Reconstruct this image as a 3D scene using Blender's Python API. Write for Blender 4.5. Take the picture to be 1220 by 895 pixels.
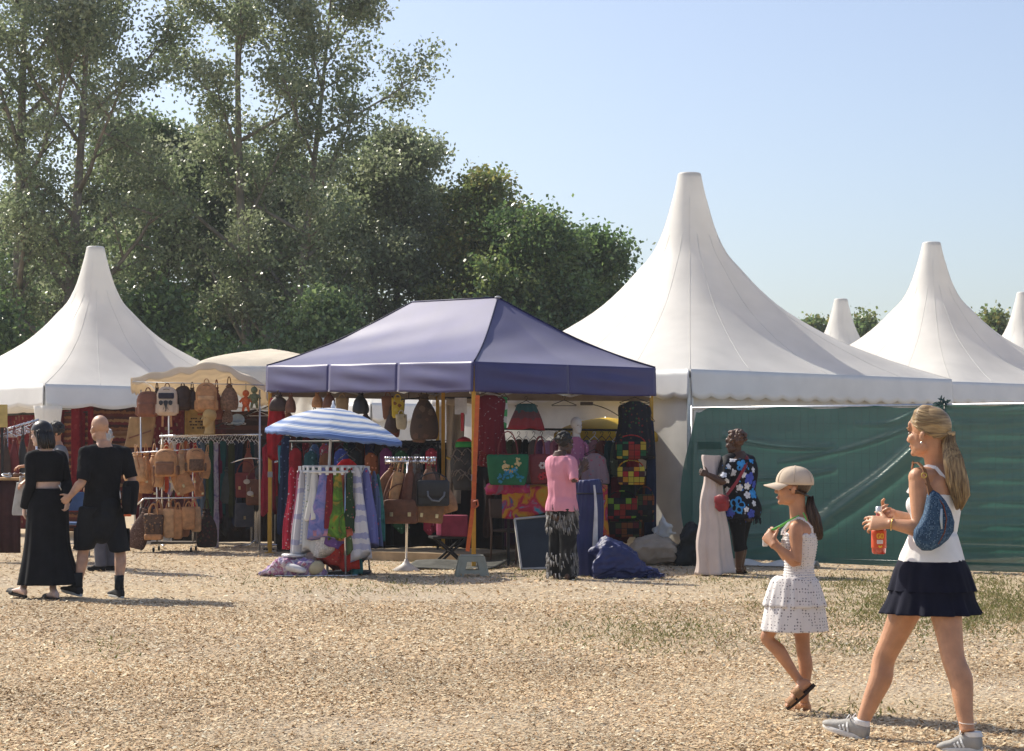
import bpy, bmesh, math, random
import numpy as np
from mathutils import Vector as V, Matrix, Quaternion
for o in list(bpy.data.objects): bpy.data.objects.remove(o)
C = bpy.context.scene.collection
SC = bpy.context.scene
R = math.radians
PI = math.pi
# ------------------------------------------------------------------ camera, sky, sun
F, EYE, HZ, CX = 2370.0, 1.4, 542.0, 610.0        # focal length in photo pixels, eye height, horizon row, centre column
cam_d = bpy.data.cameras.new('camera'); cam = bpy.data.objects.new('camera', cam_d); C.objects.link(cam)
cam.location = (0, 0, EYE); cam.rotation_euler = (R(90), 0, 0)
cam_d.sensor_width = 36.0; cam_d.lens = F/1220*36.0; cam_d.shift_y = (HZ-447.5)/1220
cam_d.clip_end = 2000; cam_d.clip_start = .1
SC.camera = cam
SUN_EL = R(43)
sun_dir = V((-0.78, 0.63, 0)).normalized()*math.cos(SUN_EL) + V((0, 0, math.sin(SUN_EL)))   # towards the sun
w = bpy.data.worlds.new('World'); SC.world = w; w.use_nodes = True
nt = w.node_tree; sky = nt.nodes.new('ShaderNodeTexSky'); sky.sky_type = 'NISHITA'
sky.sun_disc = False; sky.sun_elevation = SUN_EL
sky.sun_rotation = math.atan2(sun_dir.x, sun_dir.y)
sky.air_density = 1.0; sky.dust_density = 1.9; sky.ozone_density = 2.8
hs = nt.nodes.new('ShaderNodeHueSaturation'); hs.inputs['Saturation'].default_value = .86; hs.inputs['Hue'].default_value = .507   # late summer haze: a paler blue over the whole sky
nt.links.new(sky.outputs[0], hs.inputs['Color']); nt.links.new(hs.outputs[0], nt.nodes['Background'].inputs[0]); nt.nodes['Background'].inputs[1].default_value = 0.125
sl = bpy.data.lights.new('sun', 'SUN'); sl.energy = 4.6; sl.angle = R(.55); sl.color = (1, .93, .80)
so = bpy.data.objects.new('sun', sl); C.objects.link(so)
so.rotation_euler = sun_dir.to_track_quat('Z', 'Y').to_euler(); so.location = (-30, 30, 40)
SC.view_settings.view_transform = 'Standard'; SC.view_settings.look = 'None'
SC.view_settings.exposure = 0.42; SC.view_settings.gamma = 1; SC.view_settings.use_curve_mapping = False
SC.cycles.max_bounces = 8; SC.cycles.transparent_max_bounces = 8
# ------------------------------------------------------------------ helpers
rnd = random.Random(7)
def W(px, py, Y): return V(((px-CX)*Y/F, Y, EYE-(py-HZ)*Y/F))       # a photo pixel at depth Y as a world point
def GY(py): return F*EYE/(py-HZ)                                      # depth of a ground pixel row
def G(px, py): Y = GY(py); return V(((px-CX)*Y/F, Y, 0))
def X(px, Y): return (px-CX)*Y/F
def Zh(py, Y): return EYE-(py-HZ)*Y/F
ROOT = {}
def tag(o, label=None, cat=None, group=None, kind=None):
    if label: o['label'] = label
    if cat: o['category'] = cat
    if group: o['group'] = group
    if kind: o['kind'] = kind
    return o
def thing(name, label, cat, loc=(0, 0, 0), rz=0, group=None):
    o = bpy.data.objects.new(name, None); C.objects.link(o); o.empty_display_size = .1
    o.location = loc; o.rotation_euler = (0, 0, rz)
    return tag(o, label, cat, group)
def rootloc(o):
    while o.parent: o = o.parent
    return V(o.location)
def hsh(*a):
    return random.Random(str(a))

class MB:
    def __init__(s): s.v = []; s.f = []; s.m = []; s.mi = 0
    def add(s, vs, fs):
        b = len(s.v); s.v.extend([V(p) for p in vs]); s.f.extend([tuple(i+b for i in f) for f in fs]); s.m.extend([s.mi]*len(fs)); return s
    def box(s, c, d, rot=None):
        c = V(c); hx, hy, hz = d[0]/2, d[1]/2, d[2]/2
        ps = [V((x, y, z)) for x in (-hx, hx) for y in (-hy, hy) for z in (-hz, hz)]
        if rot is not None: ps = [rot @ p for p in ps]
        return s.add([c+p for p in ps], [(0, 1, 3, 2), (4, 6, 7, 5), (0, 4, 5, 1), (2, 3, 7, 6), (0, 2, 6, 4), (1, 5, 7, 3)])
    def bar(s, a, b, w, h, up=V((0, 0, 1))):
        a, b = V(a), V(b); d = (b-a).normalized(); sd = d.cross(up)
        if sd.length < 1e-4: sd = V((1, 0, 0))
        sd.normalize(); u = sd.cross(d)
        ps = [p+sd*x*w/2+u*y*h/2 for p in (a, b) for x, y in ((-1, -1), (1, -1), (1, 1), (-1, 1))]
        return s.add(ps, [(0, 1, 2, 3), (4, 7, 6, 5), (0, 4, 5, 1), (1, 5, 6, 2), (2, 6, 7, 3), (3, 7, 4, 0)])
    def rings(s, rings, cap=True, closed=False):
        n = len(rings[0]); vs = [p for r in rings for p in r]; fs = []
        k = len(rings)
        for i in range(k if closed else k-1):
            for j in range(n):
                a, b = i*n+j, i*n+(j+1) % n; i2 = (i+1) % k
                fs.append((a, b, i2*n+(j+1) % n, i2*n+j))
        if cap and not closed:
            fs.append(tuple(range(n))[::-1]); fs.append(tuple((k-1)*n+j for j in range(n)))
        return s.add(vs, fs)
    def tube(s, pts, r, n=6, closed=False):
        pts = [V(p) for p in pts]; k = len(pts)
        rs = r if isinstance(r, (list, tuple)) else [r]*k
        out = []; prev = None
        for i, p in enumerate(pts):
            if closed: d = pts[(i+1) % k]-pts[i-1]
            else: d = pts[min(i+1, k-1)]-pts[max(i-1, 0)]
            if d.length < 1e-9: d = V((0, 0, 1))
            d.normalize()
            if prev is None:
                prev = d.cross(V((0, 0, 1)))
                if prev.length < .05: prev = d.cross(V((1, 0, 0)))
            sd = prev-d*prev.dot(d)
            if sd.length < 1e-6: sd = d.orthogonal()
            sd.normalize(); prev = sd; u = d.cross(sd)
            out.append([p+(sd*math.cos(2*PI*j/n)+u*math.sin(2*PI*j/n))*rs[i] for j in range(n)])
        return s.rings(out, True, closed)
    def loft(s, secs, n=20, sub=3, mod=None, cap=True):
        """secs: (centre, side, fwd, a, b[, exponent])"""
        secs = [(V(q[0]), V(q[1]), V(q[2]), q[3], q[4], q[5] if len(q) > 5 else 2.0) for q in secs]
        out = []; k = len(secs)
        def cr(p0, p1, p2, p3, t): return .5*((2*p1)+(p2-p0)*t+(2*p0-5*p1+4*p2-p3)*t*t+(3*p1-p0-3*p2+p3)*t**3)
        for i in range(k-1):
            q = [secs[max(i-1, 0)], secs[i], secs[i+1], secs[min(i+2, k-1)]]
            for st in range(sub + (1 if i == k-2 else 0)):
                t = st/sub
                out.append([cr(q[0][j], q[1][j], q[2][j], q[3][j], t) for j in range(6)])
        rs = []
        for i, (c, sd, fw, a, b, e) in enumerate(out):
            sd = sd.normalized(); fw = fw.normalized(); ring = []
            for j in range(n):
                th = 2*PI*j/n; cs, sn = math.cos(th), math.sin(th)
                x = math.copysign(abs(cs)**(2/e), cs); y = math.copysign(abs(sn)**(2/e), sn)
                m = mod(i/(len(out)-1), th) if mod else 1
                ring.append(c+sd*x*a*m+fw*y*b*m)
            rs.append(ring)
        return s.rings(rs, cap)
    def ell(s, c, r, M=None, nu=14, nv=9):
        c = V(c); rg = []
        for i in range(nv):
            ph = PI*(i+.5)/nv
            ring = []
            for j in range(nu):
                th = 2*PI*j/nu
                p = V((r[0]*math.sin(ph)*math.cos(th), r[1]*math.sin(ph)*math.sin(th), r[2]*math.cos(ph)))
                ring.append(c+(M @ p if M else p))
            rg.append(ring)
        return s.rings(rg)
    def lathe(s, prof, c=(0, 0, 0), n=16, mod=None):
        c = V(c)
        return s.rings([[c+V((r*math.cos(2*PI*j/n), r*math.sin(2*PI*j/n), z)) for j in range(n)] for r, z in prof])
    def grid(s, fn, nu, nv):
        vs = [fn(i/nu, j/nv) for j in range(nv+1) for i in range(nu+1)]
        return s.add(vs, [(j*(nu+1)+i, j*(nu+1)+i+1, (j+1)*(nu+1)+i+1, (j+1)*(nu+1)+i) for j in range(nv) for i in range(nu)])
    def puff(s, outline, o, u, v, n, thick, rings=4, edge=.25):
        """cushion over a 2D outline in the plane (u,v), bulging along n"""
        o, u, v, n = V(o), V(u), V(v), V(n)
        cx = sum(p[0] for p in outline)/len(outline); cy = sum(p[1] for p in outline)/len(outline)
        lv = []
        for q in range(rings+1):
            a = (q/rings)*PI/2; sc = math.cos(a)**.75 if q < rings else .02; h = (edge+(1-edge)*math.sin(a))*thick/2
            lv.append((sc, h))
        rs = [[o+u*(cx+(p[0]-cx)*sc)+v*(cy+(p[1]-cy)*sc)-n*h for p in outline] for sc, h in reversed(lv)]
        rs += [[o+u*(cx+(p[0]-cx)*sc)+v*(cy+(p[1]-cy)*sc)+n*h for p in outline] for sc, h in lv]
        return s.rings(rs)
    def wobble(s, amp, scale, seed=0):
        r = hsh(seed, 'w'); ph = [(V((r.uniform(-1, 1), r.uniform(-1, 1), r.uniform(-1, 1))).normalized()*r.uniform(.6, 1.6)*scale, r.uniform(0, 7)) for _ in range(6)]
        for p in s.v:
            q = V(p)
            for i, (k, f) in enumerate(ph):
                p[i % 3] += amp/2*math.sin(k.dot(q)+f)
        return s
    def build(s, name, mats, parent=None, smooth=True, world=True, bevel=0, auto=None, solid=0, sub=0):
        off = rootloc(parent) if (parent is not None and world) else V((0, 0, 0))
        me = bpy.data.meshes.new(name); me.from_pydata([p-off for p in s.v], [], s.f)
        ml = mats if isinstance(mats, (list, tuple)) else [mats]
        for m in ml: me.materials.append(m)
        if len(ml) > 1: me.polygons.foreach_set('material_index', s.m)
        if smooth:
            me.polygons.foreach_set('use_smooth', [True]*len(me.polygons))
            if auto: me.set_sharp_from_angle(angle=R(auto))
        o = bpy.data.objects.new(name, me); C.objects.link(o)
        if parent is not None: o.parent = parent
        if bevel:
            b = o.modifiers.new('bevel', 'BEVEL'); b.width = bevel; b.segments = 2; b.limit_method = 'ANGLE'
        if solid:
            b = o.modifiers.new('solid', 'SOLIDIFY'); b.thickness = solid; b.offset = 0
        if sub:
            b = o.modifiers.new('sub', 'SUBSURF'); b.levels = sub; b.render_levels = sub
        return o
    def fuse(s, name, mat, parent, vox=.006, iters=5, world=True, disp=None):
        """one continuous surface out of overlapping lofts"""
        tmp = s.build('tmp_fuse', mat, None, True)
        m = tmp.modifiers.new('r', 'REMESH'); m.mode = 'VOXEL'; m.voxel_size = vox; m.use_smooth_shade = True
        sm = tmp.modifiers.new('s', 'SMOOTH'); sm.factor = .5; sm.iterations = iters
        dg = bpy.context.evaluated_depsgraph_get(); me = bpy.data.meshes.new_from_object(tmp.evaluated_get(dg))
        old = tmp.data; bpy.data.objects.remove(tmp); bpy.data.meshes.remove(old)
        me.name = name
        n = len(me.vertices); co = np.empty(n*3, np.float32); me.vertices.foreach_get('co', co); co = co.reshape(n, 3)
        if disp:
            no = np.empty(n*3, np.float32); me.vertices.foreach_get('normal', no)
            co = co+no.reshape(n, 3)*disp(co)[:, None]
        if parent is not None and world: co = co-np.array(rootloc(parent), np.float32)
        me.vertices.foreach_set('co', co.astype(np.float32).ravel()); me.update()
        if not len(me.materials): me.materials.append(mat)
        else: me.materials[0] = mat
        me.polygons.foreach_set('use_smooth', [True]*len(me.polygons))
        o = bpy.data.objects.new(name, me); C.objects.link(o)
        if parent is not None: o.parent = parent
        return o
def folds(amp, freq, seed=0, zscale=.35, ridge=0):
    r = np.random.RandomState(seed); k = r.normal(size=(7, 3)); k /= np.linalg.norm(k, axis=1)[:, None]; k[:, 2] *= zscale
    k *= (freq*r.uniform(.5, 1.7, 7))[:, None]; p = r.uniform(0, 7, 7)
    def f(co):
        d = np.zeros(len(co))
        for i in range(7):
            q = np.sin(co @ k[i]+p[i]+1.5*np.sin(co @ k[i-1]*.5)); d += (1-ridge)*q+ridge*(1.2-2.2*np.abs(q)**.7)
        return amp*d/3
    return f
def arc(a, b, sag, n=8):
    a, b = V(a), V(b)
    return [a.lerp(b, i/n)+V((0, 0, -1))*sag*4*(i/n)*(1-i/n) for i in range(n+1)]
def loop_pts(a, b, h, n=10, up=V((0, 0, 1))):
    a, b = V(a), V(b)
    return [a.lerp(b, (1-math.cos(PI*i/n))/2)+up*h*math.sin(PI*i/n) for i in range(n+1)]
# ------------------------------------------------------------------ materials
MC = {}
def nodes(m):
    m.use_nodes = True; n = m.node_tree; return n, n.nodes, n.links, n.nodes['Principled BSDF']
def rgba(c): return (c[0], c[1], c[2], 1)
def M(col, rough=.75, spec=.3, var=.18, vs=9, bump=.15, bs=160, metal=0, transl=0, sheen=0, name=None):
    key = (tuple(col), rough, spec, var, vs, bump, bs, metal, transl, sheen)
    if key in MC: return MC[key]
    m = bpy.data.materials.new(name or 'plain'); n, N, L, P = nodes(m)
    tc = N.new('ShaderNodeTexCoord')
    nz = N.new('ShaderNodeTexNoise'); nz.inputs['Scale'].default_value = vs; nz.inputs['Detail'].default_value = 4
    L.new(tc.outputs['Object'], nz.inputs['Vector'])
    rp = N.new('ShaderNodeValToRGB'); e = rp.color_ramp.elements
    e[0].position = .3; e[1].position = .7
    e[0].color = rgba([c*(1-var) for c in col]); e[1].color = rgba([min(c*(1+var), .95) for c in col])
    L.new(nz.outputs['Fac'], rp.inputs[0]); L.new(rp.outputs[0], P.inputs['Base Color'])
    P.inputs['Roughness'].default_value = rough; P.inputs['Specular IOR Level'].default_value = spec; P.inputs['Metallic'].default_value = metal
    if sheen:
        P.inputs['Sheen Weight'].default_value = sheen; P.inputs['Sheen Roughness'].default_value = .4
    if bump:
        n2 = N.new('ShaderNodeTexNoise'); n2.inputs['Scale'].default_value = bs; n2.inputs['Detail'].default_value = 3
        L.new(tc.outputs['Object'], n2.inputs['Vector'])
        b = N.new('ShaderNodeBump'); b.inputs['Strength'].default_value = bump; b.inputs['Distance'].default_value = .01
        L.new(n2.outputs['Fac'], b.inputs['Height']); L.new(b.outputs[0], P.inputs['Normal'])
    if transl:
        t = N.new('ShaderNodeBsdfTranslucent'); L.new(rp.outputs[0], t.inputs['Color'])
        mx = N.new('ShaderNodeMixShader'); mx.inputs[0].default_value = transl
        L.new(P.outputs[0], mx.inputs[1]); L.new(t.outputs[0], mx.inputs[2]); L.new(mx.outputs[0], N['Material Output'].inputs[0])
    MC[key] = m; return m
def ramp(N, stops, interp='CONSTANT'):
    rp = N.new('ShaderNodeValToRGB'); rp.color_ramp.interpolation = interp; e = rp.color_ramp.elements
    e[0].position = stops[0][0]; e[0].color = rgba(stops[0][1]); e[1].position = stops[-1][0]; e[1].color = rgba(stops[-1][1])
    for p, c in stops[1:-1]:
        q = e.new(p); q.color = rgba(c)
    return rp
def MP(kind, cols, scale=20, rough=.8, transl=0, stretch=(1, 1, 1), thr=.35):
    """printed cloth: floral, tie (tie-dye), check, stripe (along z), dots"""
    key = (kind, str(cols), scale, rough, transl, stretch, thr)
    if key in MC: return MC[key]
    m = bpy.data.materials.new(kind+'_print'); n, N, L, P = nodes(m)
    tc = N.new('ShaderNodeTexCoord'); mp = N.new('ShaderNodeMapping'); mp.inputs['Scale'].default_value = stretch
    L.new(tc.outputs['Object'], mp.inputs[0]); vec = mp.outputs[0]
    k = len(cols)
    if kind in ('floral', 'dots'):
        vo = N.new('ShaderNodeTexVoronoi'); vo.inputs['Scale'].default_value = scale
        if kind == 'dots': vo.inputs['Randomness'].default_value = .3
        L.new(vec, vo.inputs['Vector'])
        nz = N.new('ShaderNodeTexNoise'); nz.inputs['Scale'].default_value = scale*3.2; L.new(vec, nz.inputs['Vector'])
        ma = N.new('ShaderNodeMath'); ma.operation = 'MULTIPLY_ADD'; L.new(nz.outputs['Fac'], ma.inputs[0]); ma.inputs[1].default_value = .5 if kind == 'floral' else .0
        L.new(vo.outputs['Distance'], ma.inputs[2])
        lt = N.new('ShaderNodeMath'); lt.operation = 'LESS_THAN'; L.new(ma.outputs[0], lt.inputs[0]); lt.inputs[1].default_value = thr+(.25 if kind == 'floral' else 0)
        sp = N.new('ShaderNodeSeparateColor'); L.new(vo.outputs['Color'], sp.inputs[0])
        rest = cols[1:]
        rp = ramp(N, [(i/len(rest), c) for i, c in enumerate(rest)] if len(rest) > 1 else [(0, rest[0]), (1, rest[0])])
        L.new(sp.outputs[0], rp.inputs[0])
        mx = N.new('ShaderNodeMix'); mx.data_type = 'RGBA'; L.new(lt.outputs[0], mx.inputs[0]); mx.inputs[6].default_value = rgba(cols[0]); L.new(rp.outputs[0], mx.inputs[7])
        colo = mx.outputs[2]
    elif kind == 'tie':
        nz = N.new('ShaderNodeTexNoise'); nz.inputs['Scale'].default_value = scale; nz.inputs['Detail'].default_value = 3; nz.inputs['Distortion'].default_value = 1.2
        L.new(vec, nz.inputs['Vector'])
        rp = ramp(N, [(.30+.4*i/(k-1), c) for i, c in enumerate(cols)], 'LINEAR'); L.new(nz.outputs['Fac'], rp.inputs[0]); colo = rp.outputs[0]
    elif kind == 'check':
        vo = N.new('ShaderNodeTexVoronoi'); vo.inputs['Scale'].default_value = scale; vo.inputs['Randomness'].default_value = 0; vo.distance = 'CHEBYCHEV'
        L.new(vec, vo.inputs['Vector'])
        wn = N.new('ShaderNodeTexWhiteNoise'); L.new(vo.outputs['Position'], wn.inputs['Vector'])
        rp = ramp(N, [(i/k, c) for i, c in enumerate(cols)]); L.new(wn.outputs['Value'], rp.inputs[0])
        lt = N.new('ShaderNodeMath'); lt.operation = 'GREATER_THAN'; L.new(vo.outputs['Distance'], lt.inputs[0]); lt.inputs[1].default_value = .46
        mx = N.new('ShaderNodeMix'); mx.data_type = 'RGBA'; L.new(lt.outputs[0], mx.inputs[0]); L.new(rp.outputs[0], mx.inputs[6]); mx.inputs[7].default_value = (.01, .01, .01, 1)
        colo = mx.outputs[2]
    elif kind == 'stripe':
        sx = N.new('ShaderNodeSeparateXYZ'); L.new(vec, sx.inputs[0])
        ml = N.new('ShaderNodeMath'); ml.operation = 'MULTIPLY'; L.new(sx.outputs[2], ml.inputs[0]); ml.inputs[1].default_value = scale
        nz = N.new('ShaderNodeTexNoise'); nz.inputs['Scale'].default_value = 18; L.new(tc.outputs['Object'], nz.inputs['Vector'])
        ad = N.new('ShaderNodeMath'); ad.operation = 'MULTIPLY_ADD'; L.new(nz.outputs['Fac'], ad.inputs[0]); ad.inputs[1].default_value = .25; L.new(ml.outputs[0], ad.inputs[2])
        fr = N.new('ShaderNodeMath'); fr.operation = 'FRACT'; L.new(ad.outputs[0], fr.inputs[0])
        rp = ramp(N, [(i/k, c) for i, c in enumerate(cols)]); L.new(fr.outputs[0], rp.inputs[0]); colo = rp.outputs[0]
    L.new(colo, P.inputs['Base Color']); P.inputs['Roughness'].default_value = rough; P.inputs['Specular IOR Level'].default_value = .2
    n2 = N.new('ShaderNodeTexNoise'); n2.inputs['Scale'].default_value = 120; L.new(tc.outputs['Object'], n2.inputs['Vector'])
    b = N.new('ShaderNodeBump'); b.inputs['Strength'].default_value = .15; b.inputs['Distance'].default_value = .01
    L.new(n2.outputs['Fac'], b.inputs['Height']); L.new(b.outputs[0], P.inputs['Normal'])
    if transl:
        t = N.new('ShaderNodeBsdfTranslucent'); L.new(colo, t.inputs['Color']); mx = N.new('ShaderNodeMixShader'); mx.inputs[0].default_value = transl
        L.new(P.outputs[0], mx.inputs[1]); L.new(t.outputs[0], mx.inputs[2]); L.new(mx.outputs[0], N['Material Output'].inputs[0])
    MC[key] = m; return m
def MATTR(name, rough=.8, transl=0., spec=.2):
    """colour from the per-face attribute 'tint'"""
    m = bpy.data.materials.new(name); n, N, L, P = nodes(m)
    a = N.new('ShaderNodeAttribute'); a.attribute_name = 'tint'
    L.new(a.outputs['Color'], P.inputs['Base Color']); P.inputs['Roughness'].default_value = rough; P.inputs['Specular IOR Level'].default_value = spec
    if transl:
        t = N.new('ShaderNodeBsdfTranslucent'); L.new(a.outputs['Color'], t.inputs['Color']); mx = N.new('ShaderNodeMixShader'); mx.inputs[0].default_value = transl
        L.new(P.outputs[0], mx.inputs[1]); L.new(t.outputs[0], mx.inputs[2]); L.new(mx.outputs[0], N['Material Output'].inputs[0])
    return m
def quads(name, co, tint, mat, parent=None, kind=None):
    """co: n x 4 x 3 loose quads, tint: n x 3"""
    n = len(co); me = bpy.data.meshes.new(name)
    me.vertices.add(n*4); me.vertices.foreach_set('co', co.astype(np.float32).ravel())
    me.loops.add(n*4); me.loops.foreach_set('vertex_index', np.arange(n*4, dtype=np.int32))
    me.polygons.add(n); me.polygons.foreach_set('loop_start', np.arange(0, n*4, 4, dtype=np.int32))
    me.update(calc_edges=True)
    at = me.attributes.new('tint', 'FLOAT_COLOR', 'FACE'); c = np.ones((n, 4), np.float32); c[:, :3] = tint; at.data.foreach_set('color', c.ravel())
    me.materials.append(mat)
    o = bpy.data.objects.new(name, me); C.objects.link(o)
    if parent is not None: o.parent = parent
    if kind: o['kind'] = kind
    return o
WHITE_PVC = M((.87, .85, .805), .5, .35, .06, 1.6, .12, 9, transl=.38, name='tent_pvc')
GREY_PVC = M((.80, .785, .755), .5, .35, .07, 3.0, .06, 30, transl=.3, name='tent_wall_pvc')
CREAM = M((.86, .77, .63), .75, .2, .1, 3, .1, 60, transl=.35, name='cream_canvas')
VAL_PVC = M((.87, .855, .82), .5, .35, .05, 2.4, .10, 12, transl=.06, name='valance_pvc')
ALU = M((.6, .6, .6), .35, .5, .1, 20, .02, 100, metal=.9, name='aluminium')
CHROME = M((.75, .75, .76), .22, .5, .06, 20, 0, metal=1, name='chrome')
YELLOW = M((.55, .30, .025), .45, .4, .1, 12, .05, name='yellow_paint')
BLACKM = M((.015, .015, .016), .5, .3, .2, name='black_metal')
TAN = M((.45, .215, .085), .5, .4, .28, 14, .25, 90, name='tan_leather')
TAN2 = M((.57, .325, .155), .55, .35, .25, 14, .25, 90, name='light_tan_leather')
BROWN = M((.175, .068, .034), .5, .4, .25, 14, .25, 90, name='brown_leather')
DBROWN = M((.055, .028, .018), .5, .4, .25, 14, .25, 90, name='dark_brown_leather')
BLACKL = M((.018, .018, .02), .45, .45, .2, 14, .25, 90, name='black_leather')
MAROON = M((.15, .02, .022), .55, .35, .2, 14, .2, 90, name='maroon_leather')
# ------------------------------------------------------------------ ground
def ground_mat():
    m = bpy.data.materials.new('chip_soil'); n, N, L, P = nodes(m)
    tc = N.new('ShaderNodeTexCoord')
    a = N.new('ShaderNodeTexNoise'); a.inputs['Scale'].default_value = .35; a.inputs['Detail'].default_value = 5; L.new(tc.outputs['Object'], a.inputs[0])
    b = N.new('ShaderNodeTexNoise'); b.inputs['Scale'].default_value = 38; b.inputs['Detail'].default_value = 6; b.inputs['Roughness'].default_value = .7; L.new(tc.outputs['Object'], b.inputs[0])
    v = N.new('ShaderNodeTexVoronoi'); v.inputs['Scale'].default_value = 42; L.new(tc.outputs['Object'], v.inputs['Vector'])
    r1 = ramp(N, [(.3, (.41, .32, .215)), (.5, (.49, .39, .265)), (.72, (.56, .45, .31))], 'LINEAR'); L.new(b.outputs['Fac'], r1.inputs[0])
    r2 = ramp(N, [(.35, (.50, .41, .30)), (.65, (.43, .345, .25))], 'LINEAR'); L.new(b.outputs['Fac'], r2.inputs[0])
    fc = ramp(N, [(.42, (0, 0, 0)), (.6, (1, 1, 1))], 'LINEAR'); L.new(a.outputs['Fac'], fc.inputs[0])
    mx = N.new('ShaderNodeMix'); mx.data_type = 'RGBA'; L.new(fc.outputs[0], mx.inputs[0]); L.new(r1.outputs[0], mx.inputs[6]); L.new(r2.outputs[0], mx.inputs[7])
    L.new(mx.outputs[2], P.inputs['Base Color']); P.inputs['Roughness'].default_value = .95; P.inputs['Specular IOR Level'].default_value = .1
    ad = N.new('ShaderNodeMath'); ad.operation = 'ADD'; L.new(b.outputs['Fac'], ad.inputs[0]); L.new(v.outputs['Distance'], ad.inputs[1])
    bp = N.new('ShaderNodeBump'); bp.inputs['Strength'].default_value = .7; bp.inputs['Distance'].default_value = .02
    L.new(ad.outputs[0], bp.inputs['Height']); L.new(bp.outputs[0], P.inputs['Normal'])
    return m
g = MB(); g.grid(lambda u, v: V((-600+1200*u, -40+1040*v, 0)), 24, 24)
tag(g.build('ground', ground_mat(), None, False), kind='structure')
rs = np.random.RandomState(3)
PATCH = [(790, 752, 110, 22, .45), (1150, 722, 150, 26, 2.2), (1010, 770, 70, 12, .3), (1080, 696, 160, 9, 1.9), (560, 668, 110, 12, .5), (640, 683, 70, 8, .6), (330, 690, 90, 10, .22), (20, 618, 70, 8, .9), (450, 700, 90, 10, .3), (860, 690, 60, 8, .4), (120, 770, 60, 12, .1), (1030, 848, 50, 10, .10), (960, 720, 90, 10, .5)]
def patch_density(px, py):
    d = np.zeros(len(px))
    for cx, cy, rx, ry, a in PATCH: d = np.maximum(d, a*np.exp(-(((px-cx)/rx)**2+((py-cy)/ry)**2)*1.2))
    return d
def chips(n, ymin, ymax, seed, smin, smax):
    rs = np.random.RandomState(seed)
    Y = np.sqrt(rs.uniform(ymin**2, ymax**2, n)); x = rs.uniform(-.36, .36, n)*Y
    px = CX+x*F/Y; py = HZ+EYE*F/Y
    bare = .5+.5*np.sin(x*.9+1.3*np.sin(Y*.55)+.4)*np.sin(Y*1.25+1.1*np.sin(x*1.3)); 
    track = np.clip(np.exp(-((py-(812+.02*(px-600)))/26)**2)*.75/(1+np.exp(-(px-760)/70))+np.exp(-((py-865)/22)**2)*np.exp(-((px-560)/300)**2)*.55, 0, .8)
    keep = rs.uniform(0, 1, n) > np.clip(.95*patch_density(px, py)+.38*bare**2+track, 0, .97)
    Y, x = Y[keep], x[keep]; n = len(Y)
    a = rs.uniform(0, 2*PI, n); ln = rs.uniform(smin, smax, n)*rs.choice([1, 1, 1.5], n); wd = ln*rs.uniform(.22, .6, n)
    tilt = rs.normal(0, .21, n); roll = rs.normal(0, .19, n); z = rs.uniform(.002, .008, n)
    u = np.stack([np.cos(a)*np.cos(tilt), np.sin(a)*np.cos(tilt), np.sin(tilt)], 1)*(ln/2)[:, None]
    v = np.stack([-np.sin(a)*np.cos(roll), np.cos(a)*np.cos(roll), np.sin(roll)], 1)*(wd/2)[:, None]
    c = np.stack([x, Y, z+np.abs(u[:, 2])+np.abs(v[:, 2])*.5], 1)
    j = rs.uniform(.55, 1.0, (n, 4, 1))
    co = np.stack([c-u*j[:, 0]-v, c+u*j[:, 1]-v*j[:, 2], c+u+v*.8, c-u*j[:, 3]+v], 1)
    pal = np.array([(0.702, 0.498, 0.286), (0.623, 0.431, 0.248), (0.792, 0.623, 0.39), (0.544, 0.362, 0.202), (0.374, 0.244, 0.135), (0.792, 0.692, 0.494), (0.669, 0.498, 0.308)])
    t = pal[rs.randint(0, len(pal), n)]*rs.uniform(.85, 1.14, (n, 1))
    lf = .5+.28*np.sin(x*1.15+1.7*np.sin(Y*.8))*np.sin(Y*.9+x*.35)+.22*np.sin(x*3.1+Y*1.9+1.2*np.sin(x*1.7)); t = t*(1-.25*np.clip(lf, 0, 1))[:, None]*(1+np.clip(lf, 0, 1)[:, None]*np.array([-.02, 0, .03]))   # older, greyer chips in patches
    return co, np.clip(t, 0, .8)
parts = [chips(330000, 9.0, 13.5, 1, .007, .023), chips(210000, 13.5, 19, 2, .010, .028), chips(105000, 19, 31, 4, .014, .038)]
quads('wood_chips', np.concatenate([p[0] for p in parts]), np.concatenate([p[1] for p in parts]), MATTR('wood_chip', .8), None, 'stuff')
def grass_blades(n, seed):
    rs = np.random.RandomState(seed)
    py = rs.uniform(606, 860, n); px = rs.uniform(-20, 1240, n)
    d = patch_density(px, py)
    cl = .5+.5*np.sin(px*.11+3*np.sin(py*.21))*np.sin(py*.5+px*.031)
    k = rs.uniform(0, 1, n) < d*(.25+.75*cl); px, py = px[k], py[k]; n = len(px)
    Y = F*EYE/(py-HZ); x = (px-CX)*Y/F
    a = rs.uniform(0, 2*PI, n); h = rs.uniform(.008, .036, n); wd = rs.uniform(.003, .008, n); le = rs.uniform(-.03, .03, (n, 2))
    u = np.stack([np.cos(a), np.sin(a), np.zeros(n)], 1)*wd[:, None]
    c = np.stack([x, Y, np.full(n, .002)], 1); t = c+np.stack([le[:, 0], le[:, 1], h], 1); mid = (c*.5+t*.5)+np.stack([-le[:, 0]*.1, -le[:, 1]*.1, h*.1], 1)
    co = np.stack([c-u, c+u, mid+u*.7, t], 1)
    pal = np.array([(.17, .18, .055), (.20, .20, .07), (.26, .22, .10), (.13, .15, .045), (.31, .25, .13)])
    return co, pal[rs.randint(0, 5, n)]*rs.uniform(.8, 1.2, (n, 1))
co, t = grass_blades(420000, 5)
quads('grass', co, t, MATTR('grass_blade', .7, .3), None, 'stuff')
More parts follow.
